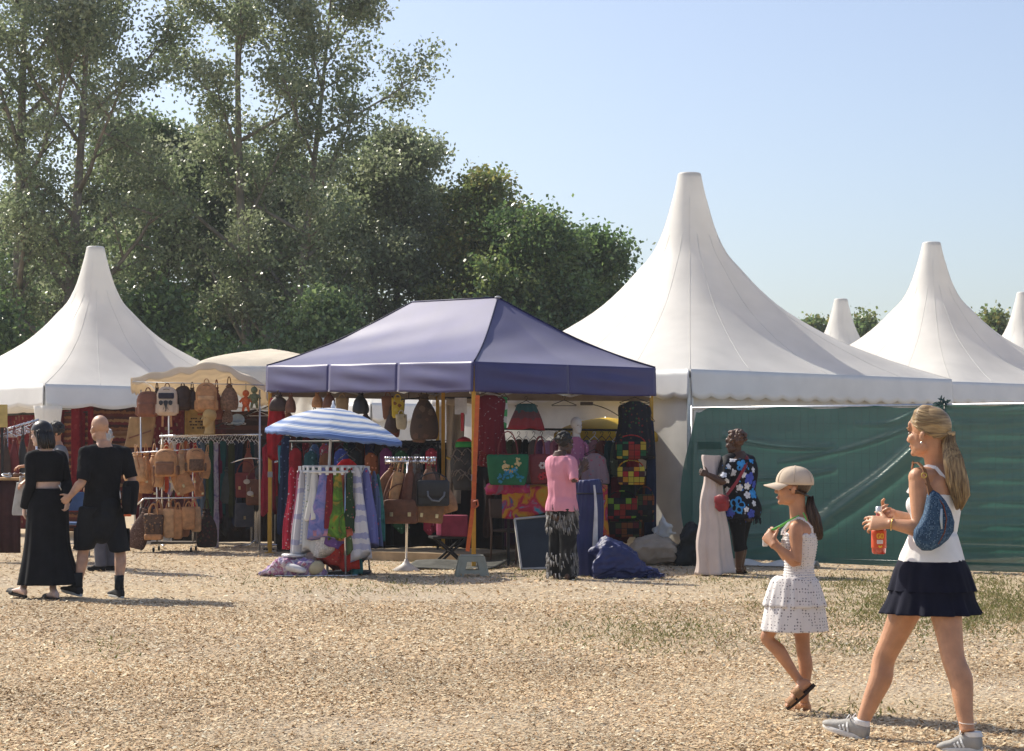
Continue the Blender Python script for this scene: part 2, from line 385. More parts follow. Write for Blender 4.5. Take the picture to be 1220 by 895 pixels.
# ------------------------------------------------------------------ trees
LEAF = MATTR('leaf', .36, .5, .75)
def bark(col): return M(col, .9, .1, .35, 3, .5, 25, name='bark')
def tree(name, label, px, Y, h, r, z0, cols, seed, nleaf, leaf=.11, stems=((0, 0),), tr=.2, nb=16, barkc=(.16, .14, .11), clus=.75, dense=.0, group=None, lean=0, taper=1.0):
    rs = np.random.RandomState(seed); rr = random.Random(seed)
    base = V((X(px, Y), Y, 0)); T = thing(name, label, 'tree', base, 0, group)
    tb = MB(); cl = []
    for si, (sx, sl) in enumerate(stems):
        hh = h*(1-.12*si)
        path = [V((sx+sl*t*hh*.1+.35*math.sin(3.1*t+seed+si)*t, .3*math.sin(2.3*t+seed*2), -.25+t*hh*.97)) for t in [i/14 for i in range(15)]]
        tb.tube(path, [max(tr*(1-.92*i/14)*(1.25 if i == 0 else 1), .015) for i in range(15)], 8)
        k = nb//len(stems)
        for b in range(k):
            t = z0/h+(1-z0/h)*((b+.5)/k)**.9*.97; f = t*14; i = min(int(f), 13); p = path[i].lerp(path[i+1], f-i)
            ct = (t-z0/h)/(1-z0/h); prof = (math.sin(PI*min(1, .22+.78*ct)**taper))**.6
            L = r*max(.25, prof)*rr.uniform(.75, 1.1); az = b*2.4+rr.uniform(-.5, .5)+si*1.3; el = R(rr.uniform(25, 55))
            d = V((math.cos(az)*math.cos(el), math.sin(az)*math.cos(el), math.sin(el)))
            bp = [p+d*L*q+V((0, 0, L*.12*q*q))+V((rr.uniform(-.12, .12), rr.uniform(-.12, .12), 0))*L*.3*q for q in (0, .25, .5, .75, 1)]
            r0 = tr*(1-.9*t)*.55+.012; tb.tube(bp, [r0, r0*.75, r0*.55, r0*.4, .012], 5)
            for q in range(6):
                f2 = .28+.72*(q+rr.random()*.6)/6; i2 = min(int(f2*4), 3); p2 = bp[i2].lerp(bp[i2+1], f2*4-i2)
                d2 = (d*.6+V((rr.gauss(0, 1), rr.gauss(0, 1), rr.gauss(.25, .7)))*.62).normalized(); L2 = L*.42*(1.15-f2*.5)*rr.uniform(.6, 1.2)
                e = p2+d2*L2; tb.tube([p2, p2.lerp(e, .5)+V((0, 0, .05)), e], [r0*.4, r0*.25, .008], 4)
                for g_ in range(3): cl.append((p2.lerp(e, .4+.3*g_), rr.uniform(.55, 1.05)*clus))
            cl.append((bp[-1], clus*.8))
        cl.append((path[-1], clus*.7)); cl.append((path[-2], clus*.8))
    nf = int(len(cl)*dense)
    for q in range(nf):
        ct = rr.random(); rad = r*math.sin(PI*min(1, .15+.85*ct))**.5*math.sqrt(rr.random())*.95; az = rr.random()*2*PI
        cl.append((V((math.cos(az)*rad, math.sin(az)*rad, z0*.7+(h-z0*.7)*ct*.97)), rr.uniform(.5, 1.1)*clus))
    tb.build('trunk', bark(barkc), T, True, world=False)
    c = np.array([p for p, _ in cl]); cr = np.array([q for _, q in cl]); n = nleaf
    wgt = cr**2; ids = rs.choice(len(c), n, p=wgt/wgt.sum())
    pos = c[ids]+rs.normal(0, 1, (n, 3))*cr[ids][:, None]*np.array([.48, .48, .36])
    nrm = rs.normal(0, 1, (n, 3))+np.array([-.25, .1, .35]); nrm /= np.linalg.norm(nrm, axis=1)[:, None]
    a = np.cross(nrm, rs.normal(0, 1, (n, 3))); a /= np.linalg.norm(a, axis=1)[:, None]; b = np.cross(nrm, a)
    s = (leaf*rs.uniform(.65, 1.35, n))[:, None]
    co = np.stack([pos-a*s*.62, pos+b*s*.42-a*s*.05, pos+a*s*.62, pos-b*s*.42-a*s*.05], 1)
    cols = np.array(cols); ct = cols[rs.randint(0, len(cols), len(c))]
    t = ct[ids]*rs.uniform(.7, 1.35, (n, 1))
    quads('crown', co, t, LEAF, T)
    return T
GREY_G = [(0.224, 0.275, 0.144), (0.264, 0.307, 0.164), (0.187, 0.237, 0.12), (0.312, 0.345, 0.208)]
DARK_G = [(0.114, 0.185, 0.06), (0.145, 0.219, 0.069), (0.092, 0.158, 0.053)]
YEL_G = [(0.194, 0.247, 0.08), (0.239, 0.264, 0.085), (0.15, 0.21, 0.068), (0.284, 0.264, 0.08)]
MID_G = [(0.169, 0.245, 0.096), (0.209, 0.276, 0.111), (0.148, 0.224, 0.089)]
TG = 'trees behind the tents'
tree('poplar_tree', 'tall pale poplar with two grey trunks, behind the tent hung with red rugs', 38, 62, 20, 4.9, 4.0, GREY_G, 11, 66000, .108, ((-.2, -.1), (.9, .4)), .30, 34, (.22, .19, .155), .8, group=TG)
tree('poplar_tree', 'tallest thin poplar rising over the navy canopy into the sky, airy top', 318, 64, 20.0, 4.0, 3.5, GREY_G, 23, 58000, .108, ((-.3, -.45), (.5, .75)), .24, 34, (.24, .21, .17), .75, group=TG)
tree('broadleaf_tree', 'bushy grey green tree filling the gap between the two tall poplars', 190, 70, 13.0, 4.4, 2.5, MID_G+GREY_G, 31, 65000, .13, ((0, 0),), .26, 24, (.14, .12, .1), .95, .5, group=TG)
tree('broadleaf_tree', 'leafy tree behind the pale poplar trunks, low rounded crown', 30, 74, 9.5, 5.0, 1.5, MID_G, 37, 50000, .13, ((0, 0),), .26, 22, (.14, .12, .1), .95, .5, group=TG)
tree('broadleaf_tree', 'broad dense tree directly behind the thin poplar trunk', 330, 72, 12.2, 4.6, 2.0, MID_G+GREY_G, 41, 65000, .13, ((0, 0),), .26, 24, (.14, .12, .1), .95, .5, group=TG)
tree('willow_tree', 'soft grey green tree with a feathery rounded top beside the thin poplar', 468, 68, 12.6, 3.1, 2.0, GREY_G, 43, 62000, .12, ((0, 0),), .24, 24, (.14, .12, .1), .8, .6, group=TG)
tree('broadleaf_tree', 'yellowish green tree with a pointed top above the navy canopy', 578, 66, 11.0, 2.1, 2.0, YEL_G, 47, 40000, .12, ((0, 0),), .2, 20, (.13, .11, .09), .75, .5, group=TG)
tree('broadleaf_tree', 'dark green tree above the peak of the navy canopy', 640, 64, 9.4, 2.3, 1.5, DARK_G+YEL_G[:1], 53, 46000, .12, ((0, 0),), .2, 20, (.12, .1, .08), .8, .7, group=TG)
tree('broadleaf_tree', 'last dark tree of the row, touching the slope of the largest white tent', 708, 66, 8.9, 2.2, 1.0, DARK_G, 59, 36000, .12, ((0, 0),), .2, 18, (.12, .1, .08), .8, .6, group=TG)
for i, (px, h, lab) in enumerate([(-10, 6.2, 'dark shrub at the foot of the two trunked poplar'), (95, 4.2, 'dark shrub behind the peak of the tent with red rugs'), (190, 6.6, 'dark bush behind the right slope of the tent with red rugs'), (285, 4.4, 'dark bush behind the cream flat gazebo'), (380, 6.4, 'dark bush above the long slope of the navy canopy'), (470, 4.6, 'bush behind the small white tent peak beside the navy canopy'), (560, 5.8, 'shaded bush just behind the ridge of the navy canopy'), (650, 4.6, 'shaded bush between navy canopy and largest white tent'), (735, 4.8, 'shaded shrub half covered by the largest white tent')]):
    tree('shrub', lab, px, 58+(i % 3)*1.2, h, 2.0+.9*((i*5) % 4)/3, .3, [DARK_G+MID_G[:1], MID_G, DARK_G][i % 3], 70+i, 12000, .13, ((0, 0),), .12, 14, (.1, .08, .06), .85, .8, group='shrubs under the trees', taper=.6)
for i, (px, Y, h, r, lab) in enumerate([(975, 95, 8.0, 1.5, 'far tree to one side of the small white tent cone'), (1032, 95, 8.2, 1.5, 'far tree between the small cone and the next big tent'), (1180, 90, 8.0, 1.4, 'far tree peeping out at the slope of the farthest big tent')]):
    tree('broadleaf_tree', lab, px, Y, h, r, 2.0, YEL_G+MID_G, 90+i, 12000, .16, ((0, 0),), .18, 16, (.12, .1, .08), .7, .5, group='far trees beyond the tents')
# ------------------------------------------------------------------ pagoda tents
PROF = [(.045, 1.0), (.062, .9), (.098, .74), (.142, .62), (.2, .535), (.27, .44), (.36, .343), (.48, .25), (.615, .165), (.8, .078), (1.0, 0.0)]
def prof_pts(n=26):
    rr_ = [p[0] for p in PROF]; zz = [p[1] for p in PROF]
    out = []
    for i in range(n+1):
        t = (i/n)*(len(PROF)-1); k = min(int(t), len(PROF)-2); f = t-k
        def cr(a, k, f):
            p0, p1, p2, p3 = a[max(k-1, 0)], a[k], a[k+1], a[min(k+2, len(a)-1)]
            return .5*((2*p1)+(p2-p0)*f+(2*p0-5*p1+4*p2-p3)*f*f+(3*p1-p0-3*p2+p3)*f**3)
        out.append((cr(rr_, k, f), cr(zz, k, f)))
    return out
def pagoda(label, N, ang, L, ze, zp, zv, walls=(), valance_sides=(0, 1, 2, 3), posts=True, group='white pagoda tents', scallop=.18):
    """N near corner (x,Y); side 0 runs from N along ang, side 3 from N along ang+90"""
    a = R(ang); d0 = V((math.cos(a), math.sin(a), 0)); d1 = V((-math.sin(a), math.cos(a), 0))
    N = V((N[0], N[1], 0)); cen = N+d0*L/2+d1*L/2
    T = thing('pagoda_tent', label, 'tent', cen, 0, group)
    hd = L/math.sqrt(2); pr = prof_pts(); npts = 72; rings = []
    for k, (rf, zf) in enumerate(pr):
        t = (rf-.045)/.955; e = 2+8*t**1.5+70*t**9
        ring = []
        for j in range(npts):
            th = 2*PI*j/npts; cs, sn = math.cos(th), math.sin(th)
            sq = (abs(cs)**e+abs(sn)**e)**(-1/e)              # superellipse: circle at the top, square at the eave
            half = rf*hd/(math.sqrt(2)*2**(-1/e))*sq if t < .999 else L/2*(1/max(abs(cs), abs(sn)))
            sag = -.10*math.sin(PI*min(1, t))*(1-abs(math.sin(2*th)))*.6
            ring.append(cen+(d0*cs+d1*sn)*half+V((0, 0, ze+(zp-ze)*zf+sag)))
        rings.append(ring)
    mb = MB(); mb.rings(rings, False)
    mb.build('roof', WHITE_PVC, T, True)
    for j in range(9, 72, 18):
        mb = MB(); mb.tube([r[j]+V((0, 0, .003)) for r in rings[3:]], .0028, 5); mb.build('hip_seam', WHITE_PVC, T)
    for j in range(0, 72, 6):
        if j % 18 != 9: mb = MB(); mb.tube([r[j]+V((0, 0, .0005)) for r in rings[6:]], .0035, 4); mb.build('welded_seam', WHITE_PVC, T)
    r0 = .045*hd
    cp = MB(); cp.lathe([(r0*1.02, zp-.05), (r0*1.0, zp+.004), (r0*.9, zp+.02), (r0*.3, zp+.028)], (cen.x, cen.y, 0), 20); cp.build('peak_cap', GREY_PVC, T)
    corners = [N, N+d0*L, N+d0*L+d1*L, N+d1*L]
    outw = [-d1, d0, d1, -d0]
    for s in range(4):
        A, B = corners[s], corners[(s+1) % 4]; o = outw[s]
        if s in valance_sides:
            def vf(u, v, A=A, B=B, o=o):
                p = A.lerp(B, u)+o*(.012+.03*v+.02*math.sin(u*9+s)*v)
                sc = abs(math.sin(u*L/scallop*PI/2))*.05
                return p+V((0, 0, ze+.005-(ze-zv-.05)*v-(sc*v)))
            mb = MB(); mb.grid(vf, 150, 5); mb.build('valance', VAL_PVC, T, True, solid=.004)
        if s in walls:
            def wf(u, v, A=A, B=B, o=o): 
                return A.lerp(B, u)-o*(.05+.05*math.sin(u*L*5.2+1.3*math.sin(v*2))*(.3+v)*.5)+V((0, 0, (ze-.1)*(1-v)+.02*v))
            mb = MB(); mb.grid(wf, 90, 8); mb.build('side_wall', GREY_PVC, T, True, solid=.004)
        rail = MB(); rail.bar(A-o*.03+V((0, 0, ze-.06)), B-o*.03+V((0, 0, ze-.06)), .06, .09); rail.build('eave_beam', ALU, T, False)
        if posts:
            inn = (cen-A).normalized()
            pb = MB(); q = V((A.x, A.y, 0))+V((inn.x, inn.y, 0))*.09; pb.bar(q, q+V((0, 0, ze-.03)), .09, .09, V((1, 0, 0))); pb.box(q+V((0, 0, .006)), (.2, .2, .012)); pb.build('leg', ALU, T, False, bevel=.006)
    return T, d0, d1, cen
def at(px, Y): return (X(px, Y), Y)
BIG, bd0, bd1, bcen = pagoda('largest white pagoda tent with the tallest peak, standing behind the green netting', at(822, 27.0), 40, 5.68, 2.56, Zh(208, 31.0), 2.15, walls=(0, 3))
pagoda('white pagoda tent behind the walking woman, second tallest peak, its eave above the green netting', at(1133, 31.6), 38, 5.0, 2.56, Zh(290, 35.1), 2.2, walls=(0, 3))
LT, ld0, ld1, lcen = pagoda('white open pagoda tent hung with red rugs, in front of the pale poplar', at(53, 32.7), 43.4, 5.0, 2.56, Zh(295, 36.2), 2.16, scallop=.42)
pagoda('small distant white tent cone between two far trees', (X(1004, 48)-.1, 44.5), 44, 5, 2.56, Zh(357, 48), 2.2, walls=(0, 3), posts=False)
pagoda('farthest white tent peak, cut off at the edge of the photo', (X(1217, 46.5), 43), 44, 5, 2.56, Zh(349, 46.5), 2.2, walls=(0, 3), posts=False)
pagoda('white tent behind the navy canopy, only the tip of its peak above the canopy slope', (X(460, 45.6)-.1, 42.2), 44, 4.8, 2.5, Zh(382, 45.6), 2.1, walls=(0, 3), posts=False)
pagoda('white tent hidden behind navy canopy, only its tip beside the largest tent', (X(648, 50)-.1, 46.5), 44, 4.8, 2.5, Zh(395, 50), 2.1, walls=(0, 3), posts=False)
# low cream gazebo behind the bag stall
T = thing('gazebo', 'low cream flat gazebo with white valance, behind the bag stall awning', 'gazebo', (X(305, 35), 36.5, 0))
gx0, gx1, gy0, gy1 = X(232, 35), X(385, 35), 35.0, 38.5
zt, zb, zr = Zh(436, 35), Zh(462, 35), Zh(415, 36.6)
mb = MB(); cx_, cy_ = (gx0+gx1)/2, (gy0+gy1)/2
def gz(u, v):
    x, y = gx0+(gx1-gx0)*u, gy0+(gy1-gy0)*v; k = min(u, 1-u, v, 1-v)*2
    return V((x, y, zt+(zr-zt)*k**.55))
mb.grid(gz, 24, 24); mb.build('roof', CREAM, T)
for (a, b) in (((gx0, gy0), (gx1, gy0)), ((gx1, gy0), (gx1, gy1)), ((gx1, gy1), (gx0, gy1)), ((gx0, gy1), (gx0, gy0))):
    o = V((b[1]-a[1], -(b[0]-a[0]), 0)).normalized()
    mb = MB(); mb.grid(lambda u, v: V((a[0]+(b[0]-a[0])*u, a[1]+(b[1]-a[1])*u, zt-(zt-zb)*v))+o*(.02+.03*v*math.sin(u*30)), 60, 3); mb.build('valance', WHITE_PVC, T, solid=.004)
    mb = MB(); mb.bar((a[0], a[1], 0), (a[0], a[1], zt), .06, .06, V((1, 0, 0))); mb.build('leg', ALU, T, False)
mb = MB(); mb.grid(lambda u, v: V((gx0+(gx1-gx0)*u, gy1-.1+.04*math.sin(u*40), zt*(1-v))), 60, 4); mb.build('side_wall', GREY_PVC, T)
# ------------------------------------------------------------------ navy pop-up canopy
CA = R(38); L1, L2 = 3.0, 4.93
c0 = V((cos_ := math.cos(CA), math.sin(CA), 0)); c1 = V((-math.sin(CA), math.cos(CA), 0))
CN = V((X(565, 24.5), 24.5, 0)); CR_ = CN+c0*L1; CL = CN+c1*L2; CB = CN+c0*L1+c1*L2
NAVY = M((.048, .043, .168), .42, .55, .10, 2.5, .10, 220, transl=.14, sheen=.35, name='navy_canvas')
LINING = M((.42, .34, .25), .8, .1, .1, 4, .1, 80, name='tan_lining')
T = thing('pop_up_canopy', 'navy blue pop up canopy with peaked roof on yellow legs over the clothes stall', 'canopy', CN)
CAN = T
def cz(p): return .12*max(0, min(1, (p-CN).dot(c1)/L2))                 # the far end stands a little higher
ZE, ZV, ZR = 2.55, 2.18, 3.5
mid = CN+c0*L1/2; r0_, r1_ = mid+c1*(L1/2*.98), mid+c1*(L2-L1/2*.98)
def cloth_panel(A, B, P, Q, n, seed, sagk=.10):
    """roof panel: eave A-B up to ridge points P (above A side) and Q"""
    mb = MB(); r_ = hsh(seed)
    def fn(u, v):
        e = A.lerp(B, u)+V((0, 0, ZE+cz(A.lerp(B, u)))); t = P.lerp(Q, u)
        p = e.lerp(t, v); sag = -sagk*math.sin(PI*v)*(1-.35*v)
        bay = abs(math.sin(u*n*PI))
        wr = (.006*math.sin(u*9+v*15+seed)+.003*math.sin(v*19+u*7+seed))*math.sin(PI*v)*(1-v)**.6
        return p+V((0, 0, sag-.020*bay*math.sin(PI*min(1, v*1.2))*(1-v)+wr))
    mb.grid(fn, 40, 22); return mb
P0, P1 = r0_+V((0, 0, ZR)), r1_+V((0, 0, ZR+.06))
for k, (A, B, P, Q, n) in enumerate(((CN, CL, P0, P1, 3), (CB, CR_, P1, P0, 3), (CR_, CN, P0, P0, 2), (CL, CB, P1, P1, 2))):
    cloth_panel(A, B, P, Q, n, k+1).build('roof_panel', NAVY, T, True)
for A, B, P in ((CN, CN, P0), (CR_, CR_, P0), (CL, CL, P1), (CB, CB, P1)):
    mb = MB(); e = A+V((0, 0, ZE+cz(A)+.004)); mb.tube([e.lerp(P, t)+V((0, 0, -.10*math.sin(PI*t)*(1-.35*t)+.004)) for t in [i/16 for i in range(17)]], .011, 6); mb.build('seam', M((.012, .013, .06), .6, name='navy_piping'), T)
mb = MB(); mb.tube([P0+V((0, 0, .004)), P1+V((0, 0, .004))], .013); mb.build('ridge_seam', M((.012, .013, .06), .6), T)
mb = MB(); mb.ell(P0+V((0, 0, .004)), (.045, .045, .02)); mb.build('peak_tip', M((.4, .4, .42), .5), T)
cenc = (CN+CB)/2
for k, (A, B, n) in enumerate(((CN, CL, 3), (CB, CR_, 3), (CR_, CN, 2), (CL, CB, 2))):
    d = (B-A).normalized(); o = V((d.y, -d.x, 0)); o = o if o.dot((A+B)/2-cenc) > 0 else -o
    for q in range(n):
        def fn(u, v):
            uu = (q+u)/n; p = A.lerp(B, uu); edge = math.sin(PI*u)
            dz = (ZE-ZV)*v
            bul = .006+.020*edge*math.sin(PI*min(1, v*.9+.1))+.010*math.sin(v*11+q*2+u*4)*edge+.012*v
            return p+o*bul+V((0, 0, ZE+cz(p)-dz-.014*edge*v))
        mb = MB(); mb.grid(fn, 26, 12); mb.build('valance', NAVY, T, True, solid=.004)
    if k in (1, 3):
        mb = MB(); mb.grid(lambda u, v: A.lerp(B, .01+.98*u)-o*.05+V((0, 0, ZE+cz(A.lerp(B, u))-.03-(ZE-ZV+.04)*v)), 20, 4); mb.build('lining', LINING, T, True, solid=.004)
    mb = MB(); a_ = A+V((0, 0, ZE-.10+cz(A)))-o*.09; b_ = B+V((0, 0, ZE-.10+cz(B)))-o*.09
    mb.bar(a_, b_, .03, .035); mb.build('truss_bar', YELLOW, T, False)
    for q in range(n):
        mb = MB(); e1, e2 = a_.lerp(b_, q/n), a_.lerp(b_, (q+1)/n); mb.bar(e1-V((0, 0, .0)), e2-V((0, 0, .28)), .02, .03); mb.bar(e1-V((0, 0, .28)), e2, .022, .028); mb.build('scissor_brace', ALU, T, False)
for A in (CN, CR_, CB, CL):
    i_ = (cenc-A).normalized()*.055; q = A+V((i_.x, i_.y, 0))
    mb = MB(); mb.bar(q+V((0, 0, .012)), q+V((0, 0, ZE-.05+cz(A))), .052, .052, V((1, 0, 0))); lg = mb.build('leg', YELLOW, T, False, bevel=.006)
    mb = MB(); mb.box(q+V((0, 0, .006)), (.14, .14, .012)); mb.build('foot_plate', YELLOW, lg, False)
    mb = MB(); mb.bar(q+V((0, 0, 1.08)), q+V((0, 0, 1.16)), .064, .064, V((1, 0, 0))); mb.build('collar', M((.3, .3, .3), .5), lg, False)
# orange ratchet strap from the near corner down to the stool
T = thing('ratchet_strap', 'orange tie down strap hanging beside the near yellow canopy leg', 'strap', W(560, 655, 24.2))
s0, s1, s2 = W(569, 471, 24.4), W(564, 600, 24.25), W(557, 657, 24.2)
ORANGE = M((.62, .13, .03), .6, .3, .12, 20, name='orange_webbing')
mb = MB(); mb.bar(s0, s1, .055, .006, V((0, 1, 0))); mb.build('upper_webbing', ORANGE, T, False)
mb = MB(); mb.bar(s1, s2, .05, .006, V((0, 1, 0))); mb.build('lower_webbing', ORANGE, T, False)
mb = MB(); mb.box(s1, (.06, .05, .1)); mb.tube([s1+V((.0, -.03, .02)), s1+V((.05, -.05, .04)), s1+V((.06, -.05, -.02)), s1+V((.01, -.04, -.06))], .014); mb.build('ratchet', M((.5, .12, .05), .5), T, bevel=.006)
# ------------------------------------------------------------------ fence with green netting
NET = bpy.data.materials.new('green_netting'); n_, N_, L_, P_ = nodes(NET)
tc = N_.new('ShaderNodeTexCoord'); nz = N_.new('ShaderNodeTexNoise'); nz.inputs['Scale'].default_value = 2.2; nz.inputs['Detail'].default_value = 4; L_.new(tc.outputs['Object'], nz.inputs[0])
rp = ramp(N_, [(.3, (.024, .098, .074)), (.7, (.042, .135, .105))], 'LINEAR'); L_.new(nz.outputs['Fac'], rp.inputs[0]); L_.new(rp.outputs[0], P_.inputs['Base Color'])
P_.inputs['Roughness'].default_value = .36; P_.inputs['Specular IOR Level'].default_value = .5; P_.inputs['Sheen Weight'].default_value = 1.0; P_.inputs['Sheen Roughness'].default_value = .35; P_.inputs['Sheen Tint'].default_value = (.75, .9, .85, 1)
tr_ = N_.new('ShaderNodeBsdfTranslucent'); tr_.inputs[0].default_value = (.05, .18, .14, 1); tp_ = N_.new('ShaderNodeBsdfTransparent')
m1 = N_.new('ShaderNodeMixShader'); m1.inputs[0].default_value = .3; L_.new(P_.outputs[0], m1.inputs[1]); L_.new(tr_.outputs[0], m1.inputs[2])
m2 = N_.new('ShaderNodeMixShader'); m2.inputs[0].default_value = .10; L_.new(m1.outputs[0], m2.inputs[1]); L_.new(tp_.outputs[0], m2.inputs[2]); L_.new(m2.outputs[0], N_['Material Output'].inputs[0])
wv = N_.new('ShaderNodeTexNoise'); wv.inputs['Scale'].default_value = 9; mp_ = N_.new('ShaderNodeMapping'); mp_.inputs['Scale'].default_value = (.6, .6, 5); L_.new(tc.outputs['Object'], mp_.inputs[0]); L_.new(mp_.outputs[0], wv.inputs[0])
bp_ = N_.new('ShaderNodeBump'); bp_.inputs['Strength'].default_value = .35; bp_.inputs['Distance'].default_value = .02; L_.new(wv.outputs['Fac'], bp_.inputs['Height']); L_.new(bp_.outputs[0], P_.inputs['Normal'])
FA, FB = V((X(824, 25.6), 25.6, 0)), V((X(1310, 23.0), 23.0, 0))
fd = (FB-FA).normalized(); fn_ = V((fd.y, -fd.x, 0)); FL = (FB-FA).length+2.6; FH = 2.0
T = thing('construction_fence', 'construction fence covered in green netting in front of the white tents', 'fence', FA)
u1 = (V((X(1128, 24.0), 24.0, 0))-FA).dot(fd)
segs = [((-.05, .42), (2.0, .55), .10, .05), ((.45, 1.66), (2.0, 1.50), .11, .04), ((1.2, 1.30), (3.1, 1.80), .085, .03), ((1.55, .42), (3.2, 1.60), .20, .10), ((1.9, .75), (3.25, 1.72), .07, .04), ((.35, 1.15), (2.0, 1.22), .10, .04), ((2.2, 1.78), (3.0, 1.92), .04, .03), ((.1, .2), (1.2, .3), .05, .05), ((.3, .8), (1.5, .86), .04, .03)]
def net_disp(u, z, k):
    d = .012*math.sin(u*2.1+k)+.008*math.sin(u*5+z*3)
    if k == 0:
        for (a, b, amp, wd) in segs:
            ax, az, bx, bz = a[0], a[1], b[0], b[1]; dx, dz = bx-ax, bz-az; l = math.hypot(dx, dz)
            t = ((u-ax)*dx+(z-az)*dz)/l/l; tt = min(1, max(0, t)); q = math.hypot(u-ax-tt*dx, z-az-tt*dz-.12*math.sin(PI*tt)*-1*(.6))
            d += amp*math.exp(-(q/wd)**2)*(math.sin(PI*min(1, max(0, t)))**.5 if 0 < t < 1 else 0)
    else:
        d += .022*math.sin(z*23+1.2*math.sin(u*3.1))*(.4+.6*math.sin(u*1.7+z)**2)+.016*math.sin(z*47+u*1.3+2*math.sin(u*2.2))
    return d
for k, (a, b, zb0, zb1) in enumerate(((0, u1, .10, .03), (u1+.02, FL, .02, .02))):
    def fn(u, v):
        uu = a+(b-a)*u; zb_ = zb0+(zb1-zb0)*u; zt_ = FH-.012+.018*math.sin(uu*6)*(1 if k == 0 else .4)-(.05*math.exp(-((uu-.06)/.12)**2) if k == 0 else 0)
        z = zb_+(zt_-zb_)*v
        if k == 0 and uu < .35: uu -= .14*math.sin(v*PI*1.2)*(1-uu/.35)*(v > .1)
        fl = .05*(1-v)**6
        return FA+fd*uu+fn_*(.035+net_disp(uu, z, k)+fl)+V((0, 0, z))
    mb = MB(); mb.grid(fn, 210, 110); mb.build('netting', NET, T, True)
WIRE = M((.045, .09, .075), .5, .3, name='fence_wire')
for k, (a, b) in enumerate(((.02, u1-.02), (u1+.04, FL))):
    mb = MB(); nv_ = int((b-a)/.10)
    for i in range(nv_+1):
        p = FA+fd*(a+(b-a)*i/nv_); mb.bar(p+fn_*.065+V((0, 0, .12)), p+fn_*.065+V((0, 0, FH-.03)), .0028, .0028, V((1, 0, 0)))
    for i in range(11):
        z = .12+(FH-.15)*i/10; mb.bar(FA+fd*a+V((0, 0, z))+fn_*.069, FA+fd*b+V((0, 0, z))+fn_*.069, .0028, .0028)
    mb.build('wire_mesh', WIRE, T, False)
    mb = MB(); e = .02; pts = [FA+fd*a+V((0, 0, .1)), FA+fd*a+V((0, 0, FH)), FA+fd*b+V((0, 0, FH)), FA+fd*b+V((0, 0, .1))]
    mb.tube(pts, .02, 8, True); mb.build('panel_frame', ALU, T)
for uu in (0.0, u1, FL-.1):
    p = FA+fd*uu-fn_*.02; mb = MB(); mb.tube([p, p+V((0, 0, FH+.03))], .022, 8); mb.build('post', ALU, T)
    mb = MB(); mb.box(p+V((0, 0, .06)), (.26, .62, .12)); mb.build('post_foot', M((.22, .22, .21), .9, name='concrete'), T, False, bevel=.02)
tie_p = FA+fd*(u1-.05)+V((0, 0, FH+.02))
mb = MB(); r_ = rnd
for i in range(26):
    d = V((r_.gauss(0, 1), r_.gauss(0, .4), abs(r_.gauss(.1, .9)))).normalized()*r_.uniform(.03, .10); s_ = d.orthogonal().normalized()*.012
    o_ = tie_p+V((r_.gauss(0, .05), -.04, r_.gauss(0, .03))); mb.add([o_-s_, o_+d*.5-s_*1.6, o_+d, o_+d*.5+s_*1.6, o_+s_], [(0, 1, 2, 3, 4)])
mb.build('netting_knot', M((.03, .07, .06), .7), T, False)
mb = MB(); pp = FA+fd*.12+fn_*.09; mb.box(pp+V((.16, 0, 1.52)), (.34, .03, .10), Matrix.Rotation(math.atan2(fd.y, fd.x), 3, 'Z')); mb.build('clamp_plate', M((.02, .04, .035), .6), T, False, bevel=.008)
# small scraps of netting and cloth at the fence foot
T = thing('white_sheet', 'white plastic sheet lying along the foot of the netting beside the floral blouse woman', 'sheet', W(938, 663, 25.0))
mb = MB(); q0 = V((X(885, 25.35), 25.25, 0)); mb.grid(lambda u, v: q0+fd*(u*1.05)-fn_*(-.05-.22*v)+V((0, 0, .015+.05*math.sin(PI*v)*(1+.5*math.sin(u*14)))), 24, 8); mb.build('sheet', GREY_PVC, T, solid=.004)

# gathered side curtain at the near corner of the open tent
mb = MB(); q = V((X(55, 32.4), 32.5, 0)); mb.loft([(q+V((0, 0, .75)), V((1, 0, 0)), V((0, 1, 0)), .10, .06), (q+V((0, 0, 1.3)), V((1, 0, 0)), V((0, 1, 0)), .13, .08), (q+V((0, 0, 1.75)), V((1, 0, 0)), V((0, 1, 0)), .17, .10), (q+V((0, 0, 2.2)), V((1, 0, 0)), V((0, 1, 0)), .22, .12)], 40, 4, lambda t, th: 1+.12*math.sin(7*th+t)); mb.build('gathered_curtain', WHITE_PVC, LT)
